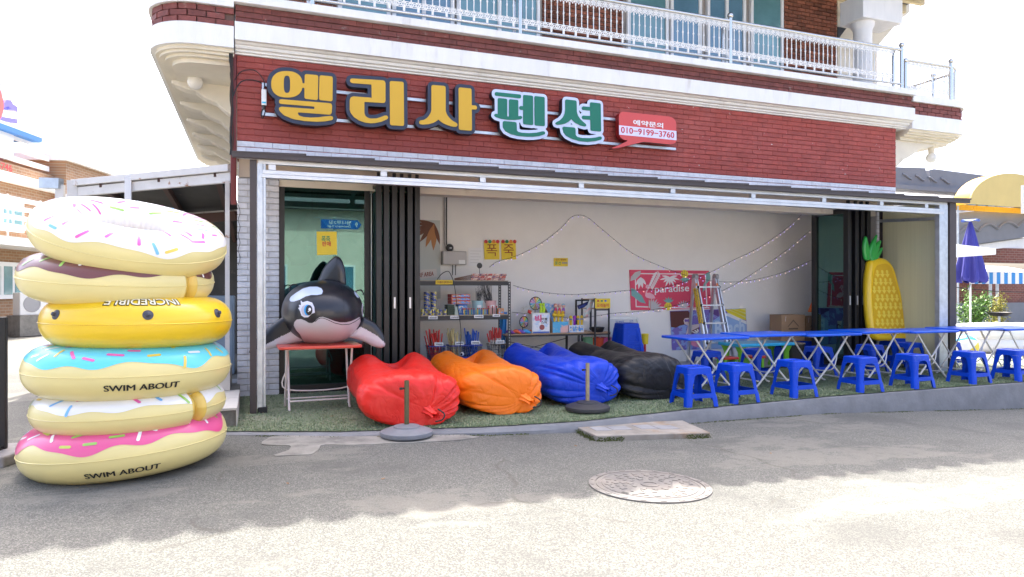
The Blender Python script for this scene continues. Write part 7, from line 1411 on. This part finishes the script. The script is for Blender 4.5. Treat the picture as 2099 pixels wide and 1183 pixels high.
def parapet(P_, Y, d, nm='parapet'):
    Q_ = [at(*p_, Y=Y) for p_ in P_]; MB().prism([(p_.x, p_.z) for p_ in Q_], lambda a, b: (a, Y, b), lambda a, b: (a, Y + d, b)).build(nm, gp, nb, world=True, bevel=.02)
parapet([(1836, 342), (1897, 344), (1899, 352), (1908, 376), (1908, 386), (1836, 384)], YN, .6); parapet([(1907, 348), (1915, 346), (2040, 362), (2042, 368), (2080, 390), (2080, 402), (1907, 386)], YN, .6)
rb(1836, 386, 2099, 397, YN - .25, YN + .5, 'parapet_ledge', gp)
rb(1830, 398, 2150, 520, YN + .3, YN + 5, 'wall', white_paint)
for px in (1960, 1985, 2005, 2025, 2045, 2065, 2085): rb(px, 402, px + 15, 424, YN + .2, YN + .31, 'window', teal_glass)
Q_ = [at(*p_, Y=15.2) for p_ in ((1952, 437), (2120, 420), (2120, 484), (1952, 508))]; MB().prism([(p_.x, p_.z) for p_ in Q_], lambda a, b: (a, 15.2, b), lambda a, b: (a, 16.5, b)).build('balcony_front', gp, nb, world=True, bevel=.02)
for k in range(4):
    sw = MB()
    pts = [at(1965 + 40 * k + 5 * i, 478 - 4.2 * k - .5 * i - 12 * sin(PI * i / 8), Y=15.19) for i in range(9)]; sw.tube(pts, .045, 6)
    sw.build('scroll_relief', gp, nb, world=True, smooth=60); sw = MB(); pts = [at(1850 + 26 * k + 3 * i, 362 + 3 * k - 5 * cos(PI * i / 6), Y=YN - .01) for i in range(7)]; sw.tube(pts, .04, 6); sw.build('scroll_relief', gp, nb, world=True, smooth=60)
Q_ = [at(*p_, Y=15.4) for p_ in ((1952, 509), (2120, 485), (2120, 500), (1952, 522))]; MB().prism([(p_.x, p_.z) for p_ in Q_], lambda a, b: (a, 15.4, b), lambda a, b: (a, 16.5, b)).build('white_band', white_paint, nb, world=True)
rb(1950, 505, 2140, 540, 16.6, 17, 'brick_wall', br2)
# terrace house with the striped awning
YN2 = 21
tb_ = thing('brick_terrace', 'low red brick terrace building behind the blue parasol', 'building', (28, YN2, -.5)); rb(1950, 578, 2200, 622, YN2, YN2 + 3, 'wall', br2, tb_); rb(1950, 622, 2200, 668, YN2 - .2, YN2 + 3, 'base', gp, tb_)
aw = thing('striped_awning', 'blue and white striped awning above the brick terrace', 'awning', at(2050, 570, Y=19.5)); k = 0; px = 1990
while px < 2130:
    a, b = at(px, 558, Y=19.5), at(px + 7.6, 582, Y=19.5); MB().box(a.x, b.x - .004, 19.5, 19.54, b.z, a.z).build('stripe', mat('awning_blue', (.03, .25, .6), .6) if k % 2 else white_ink, aw, world=True); px += 7.6; k += 1
a, b = at(1990, 558, Y=19.5), at(2130, 556, Y=19.5); MB().hexa([(a.x, 19.5, a.z), (b.x, 19.5, a.z), (b.x, 21, a.z + .3), (a.x, 21, a.z + .3)], [(a.x, 19.5, a.z + .03), (b.x, 19.5, a.z + .03), (b.x, 21, a.z + .33), (a.x, 21, a.z + .33)]).build('top', white_ink, aw, world=True)
for px in (2030, 2044): a = at(px, 580, Y=19.6); MB().cyl((a.x, 19.6, -.55), (a.x, 19.6, a.z), .06, n=10).build('post', galv, aw, world=True, smooth=40)
# yellow barrel awning
YY = 14.5
ya = thing('yellow_awning', 'yellow rounded dome awning in front of the grey parapet house', 'awning', at(2060, 400, Y=YY)); c_ = at(2080, 424, Y=YY); rx = at(2166, 400, Y=YY).x - c_.x; rz_ = at(2060, 354, Y=YY).z - c_.z
ym_ = mat('yellow_canvas', (.62, .47, .17), .7, var=.05, vs=2); yo = mat('orange_yellow_canvas', (.75, .42, .02), .6)
MB().prism([(c_.x + rx * cos(PI * i / 24), c_.z + rz_ * sin(PI * i / 24)) for i in range(25)], lambda a, b: (a, YY, b), lambda a, b: (a, YY + .04, b)).build('front_panel', ym_, ya, world=True)
MB().surf(lambda u, v: (c_.x + rx * cos(PI * u), YY + .04 + .5 * v, c_.z + rz_ * sin(PI * u)), 25, 4).build('canopy', yo, ya, world=True, smooth=60); ya.children[1].modifiers.new('s', 'SOLIDIFY').thickness = .02
for k in range(9): x = c_.x - rx + (2 * rx) * (k + .5) / 9; MB().box(x - rx / 9 + .01, x + rx / 9 - .01, YY + .5, YY + .53, c_.z - .12, c_.z + .05).build('valance', yo, ya, world=True)
for x in (c_.x - rx + .1, c_.x + rx - .3): MB().cyl((x, YY + .45, -.55), (x, YY + .45, c_.z), .03, n=8).build('post', galv, ya, world=True, smooth=40)
q = at(2096, 385, Y=13.9); MB().bar((q.x, 13.9, c_.z - .3), (q.x, 13.9, at(2096, 380, Y=13.9).z), .06, .06).build('post', wplastic, ya, world=True)
# closed blue parasol with white side flap and table
YU2 = 11.2
q = at(1989, 600, Y=YU2); ump = thing('blue_parasol', 'closed dark blue parasol standing right of the canopy', 'parasol', (q.x, YU2, RZ(q.x))); z0_ = RZ(q.x); zt_ = at(1989, 455, Y=YU2).z - z0_; zb_2 = at(1989, 578, Y=YU2).z - z0_; sc_ = YU2 / (ray(1989, 600).y) / FPX
indigo = mat('indigo_canvas', (.028, .03, .24), .7, var=.08, vs=5)
MB().surf(lambda u, v: ((lambda r_: (r_ * cos(2 * PI * v), r_ * sin(2 * PI * v), zt_ + (zb_2 - zt_) * u + .03 * u * sin(12 * PI * v)))((.03 + (.30 * u ** .85)) * (1 + .22 * u * sin(8 * 2 * PI * v)) * (.82 if u > .98 else 1))), 24, 96, cv=True).build('canvas', indigo, ump, smooth=60)
MB().surf(lambda u, v: ((.02 + .17 * u) * cos(2 * PI * v), (.02 + .17 * u) * sin(2 * PI * v), zt_ + .06 - .03 * u + .025 * sin(6 * PI * v) * u), 6, 30, cv=True).build('top_cap', mat('blue_cap', (.08, .15, .5), .6), ump, smooth=60)
MB().cyl((0, 0, 0), (0, 0, zt_), .022, n=10).build('pole', wplastic, ump, smooth=40); MB().tube([(-.02, -.02, zb_2 - .05), (-.13, -.05, zb_2 - .18)], .014, 8).build('crank', galv, ump, smooth=40)
MB().lathe([(.24, 0), (.25, .05), (.1, .09), (.03, .1)], (0, 0, 0), 24).build('base', wplastic, ump, smooth=40)
P_ = [at(*p_, Y=10.4) for p_ in ((1956, 500), (2042, 510), (2042, 522), (1956, 528))]; wc = thing('white_canopy_box', 'white retractable canopy edge in front of the blue parasol', 'canopy', (P_[1].x - .3, 10.6, P_[1].z)); MB().prism([(p_.x, p_.z) for p_ in P_], lambda a, b: (a, 10.4, b), lambda a, b: (a, 10.75, b + .03)).build('box', wplastic, wc, world=True, bevel=.01)
MB().bar((P_[0].x - .05, 10.6, P_[0].z - .1), (P_[0].x + .3, 10.6, P_[0].z - .1), .05, .05).build('arm', galv, wc, world=True); MB().cyl((P_[0].x + .02, 10.7, -.45), (P_[0].x + .02, 10.7, P_[0].z - .05), .03, n=10).build('post', galv, wc, world=True)
q = at(2000, 641, z=.32); wt2 = make_folding_table('white_table', 'white folding table beneath the blue parasol', 'table', wplastic, 1.0, .7, .72, leg_m); wt2.location = (q.x, q.y, .32 - .72)
# shrub
def shrub(lab, px, py, Y, w_, h_, n_, cc, seed):
    q = at(px, py, Y=Y); rn = random.Random(seed); zg = RZ(q.x); t = thing('leafy_shrub', lab, 'shrub', (q.x, Y, zg)); zc_ = q.z - zg; st_ = MB(); lf = MB()
    tips = []
    for i in range(16):
        a = rn.uniform(0, 2 * PI); r_ = w_ * rn.random() ** .5; top = Vector((r_ * cos(a), r_ * sin(a) * .6, zc_ + h_ * rn.uniform(-.7, 1) * (1 - .5 * (r_ / w_) ** 2))); mid = Vector((top.x * .35, top.y * .35, top.z * .55)); st_.tube([(0, 0, 0), mid, top], [.015, .009, .004], 5); tips += [mid.lerp(top, k / 4) for k in range(1, 5)]
    for i in range(n_):
        c_ = tips[rn.randrange(len(tips))] + Vector((rn.gauss(0, .08), rn.gauss(0, .08), rn.gauss(0, .07))); d_ = Vector((rn.gauss(0, 1), rn.gauss(0, 1), rn.gauss(.2, .7))).normalized(); s_ = d_.cross(Vector((rn.gauss(0, 1), rn.gauss(0, 1), rn.gauss(0, 1)))).normalized(); L_ = rn.uniform(.04, .08)
        lf.add([c_, c_ + d_ * L_ * .5 + s_ * L_ * .3, c_ + d_ * L_, c_ + d_ * L_ * .5 - s_ * L_ * .3], [(0, 1, 2, 3)], rn.choice((0, 0, 1, 2)))
    st_.build('trunk', mat('bark', (.12, .09, .06), .8), t); lf.build('crown', [mat('leaf_a%d' % seed, cc, .5), mat('leaf_b%d' % seed, tuple(c * 1.5 for c in cc), .5), mat('leaf_c%d' % seed, tuple(c * .6 for c in cc), .5)], t, recalc=False)
shrub('bright green leafy shrub right of the canopy post', 1992, 625, 13.0, .55, .42, 2600, (.10, .22, .03), 4); shrub('yellow leaved shrub right of the green shrub', 2045, 622, 13.6, .35, .3, 1100, (.32, .30, .04), 9); shrub('low yellow green shrub behind the white pool', 2035, 668, 13.2, .3, .12, 500, (.28, .30, .04), 12)
q = at(2048, 640, Y=12.6); t = thing('black_pan', 'wide black pan on a stand behind the table row', 'pan', (q.x, 12.6, RZ(q.x))); h_ = q.z - RZ(q.x); MB().lathe([(.2, h_ - .10), (.30, h_), (.31, h_ + .0), (.29, h_ - .005), (.19, h_ - .085), (.001, h_ - .085)], (0, 0, 0), 28).build('pan', black_metal, t, smooth=40); MB().cyl((0, 0, 0), (0, 0, h_ - .1), .03, n=8).build('stand', galv, t, smooth=40); MB().lathe([(.2, 0), (.2, .03), (.03, .05)], (0, 0, 0), 18).build('foot', black_metal, t, smooth=40)
q = at(2075, 668, Y=14.2); t = thing('wooden_bench', 'brown wooden counter behind the blue stools at the right edge', 'counter', (q.x + .4, 14.2, RZ(q.x))); h_ = q.z - RZ(q.x); bw = mat('brown_wood', (.12, .055, .03), .6, var=.2, vs=5); MB().box(-1.2, 1.4, -.3, .3, h_ - .02, h_ + .06).build('top', mat('pale_top', (.45, .40, .35), .6), t, bevel=.01); MB().box(-1.15, 1.35, -.25, .25, h_ - .30, h_ - .021).build('apron', bw, t)
for x in (-1.1, 0, 1.2): MB().box(x, x + .08, -.2, .2, 0, h_ - .30).build('leg', bw, t)
# white inflatable pool with a beach ball, more stools beyond
q = at(2055, 745, z=.0); t = thing('inflatable_pool', 'white inflatable pool behind the last tables', 'pool', (at(2050, 760, Y=9.6).x + .55, 9.75, .0)); wv = vinyl('pool_white', (.72, .72, .74)); gl = []
for k, r_ in enumerate((.15, .14)):
    MB().surf(lambda u, v, k=k, r_=r_: ((1.15 + r_ * cos(2 * PI * v)) * cos(2 * PI * u), (.75 + r_ * cos(2 * PI * v)) * sin(2 * PI * u), .15 + k * .25 + r_ * 1.05 * sin(2 * PI * v) * (1 + .03 * sin(60 * PI * u))), 90, 20, cu=True, cv=True).build('tube', wv, t, smooth=179)
MB().lathe([(.72, .02), (.72, .03)], (0, 0, 0), 32).build('floor', wv, t)
p_ = t.location; q = at(1985, 705, Y=9.35); bl = thing('beach_ball', 'yellow blue and white beach ball on the inflatable pool', 'ball', (q.x, 9.4, q.z - .05)); mb = MB(); mb.ball((0, 0, 0), .235, 36); cols = [0, 1, 2, 1, 0, 1]
mb.m = [[0, 1, 2, 1][(i % 36) // 6 % 4] if i < len(mb.f) - 2 else 0 for i in range(len(mb.f))]; o = mb.build('ball', [vinyl('ball_yellow', (.78, .60, .05)), vinyl('ball_white', (.8, .8, .78)), vinyl('ball_blue', (.03, .35, .65))], bl, smooth=179); bl.rotation_euler = (R(60), R(25), 0); MB().lathe([(.012, 0), (.012, .008)], (0, 0, .232), 10).build('valve', wplastic, bl)
for i, (px, py) in enumerate(((2022, 690), (2060, 688), (2092, 686), (2078, 674))):
    q = at(px, py, Y=11.9 + .5 * i); put_stool((q.x, 11.9 + .5 * i), random.uniform(-.4, .4), 'distant blue stool in the yard at the right edge, %s' % ('left one', 'middle one', 'right one', 'rear one')[i], 'stools in the yard', RZ(q.x) + (.0 if i < 3 else .0))
# overhead wires
for lab, P_ in (('thin overhead power line crossing the sky at the upper right', [at(1990, 345, d=40), at(2150, 320, d=36)]), ('thin green cord strung behind the shrubs', [at(1950, 588, Y=14.5), at(2130, 600, Y=14.5)])):
    t = thing('overhead_wire', lab, 'wire', P_[0]); MB().tube([P_[0], P_[0].lerp(P_[1], .5) - UP * .05, P_[1]], .012, 5).build('wire', black_rubber, t, world=True)
# cable bundle at the left corner of the wall
t = thing('cable_bundle', 'tangled dark cables hanging down the left corner of the red wall', 'cables', (XL - .05, 8.74, 4.0))
for k in range(7):
    pts = [Vector((XL - .06 + .035 * noise.noise(Vector((k * 3.1, i * .7, 0))), 8.73 + .02 * noise.noise(Vector((k, i * .8, 5))), 4.16 - i * .16)) for i in range(9)]; MB().tube(smoothpath(pts, 3), .007, 5).build('cable', black_rubber if k % 3 else brn, t, smooth=60, world=True)
MB().tube(smoothpath([Vector((XL - .05, 8.72, 3.55)), Vector((XL + .05, 8.70, 3.75)), Vector((XL + .25, 8.74, 3.78)), Vector((XL + .42, 8.74, 3.62)), Vector((XL + .44, 8.74, 3.5))], 6), .007, 6).build('cable', black_rubber, t, smooth=60, world=True)
for k in range(1): MB().tube(smoothpath([Vector((XL + .015 + .02 * (i % 2), YW - .012, 2.3 - i * .09)) for i in range(9)], 5), .003, 5).build('cable', black_rubber, t, smooth=60, world=True)
# dry leaves and grit that lie about
lv = [(1580, 915), (680, 858), (590, 1003), (1180, 910), (785, 990)]
for i, (px, py) in enumerate(lv):
    q = at(px, py, z=0 if py < 870 else -.05); z = .022 if (py < 870) else RZ(q.x) + .006; t = thing('dry_leaf', ('tiny dry scrap on the road below the right kerb', 'tiny dry leaf on the turf beside the red table', 'tiny dry scrap on the road right of the pink ring', 'tiny dry scrap left of the step slab', 'tiny dry scrap on the road below the red air bag')[i], 'leaf', (q.x, q.y, z), random.uniform(0, 6), 'scraps on the ground'); MB().surf(lambda u, v: (.016 * (u - .5) * 2, .008 * (v - .5) * 2 * sin(PI * (u * .9 + .05)), .008 * (u - .5) ** 2 + .006 * abs(v - .5)), 6, 5).build('leaf', mat('dry_leaf', (.28, .15, .07), .8), t); t.children[0].modifiers.new('s', 'SOLIDIFY').thickness = .0015
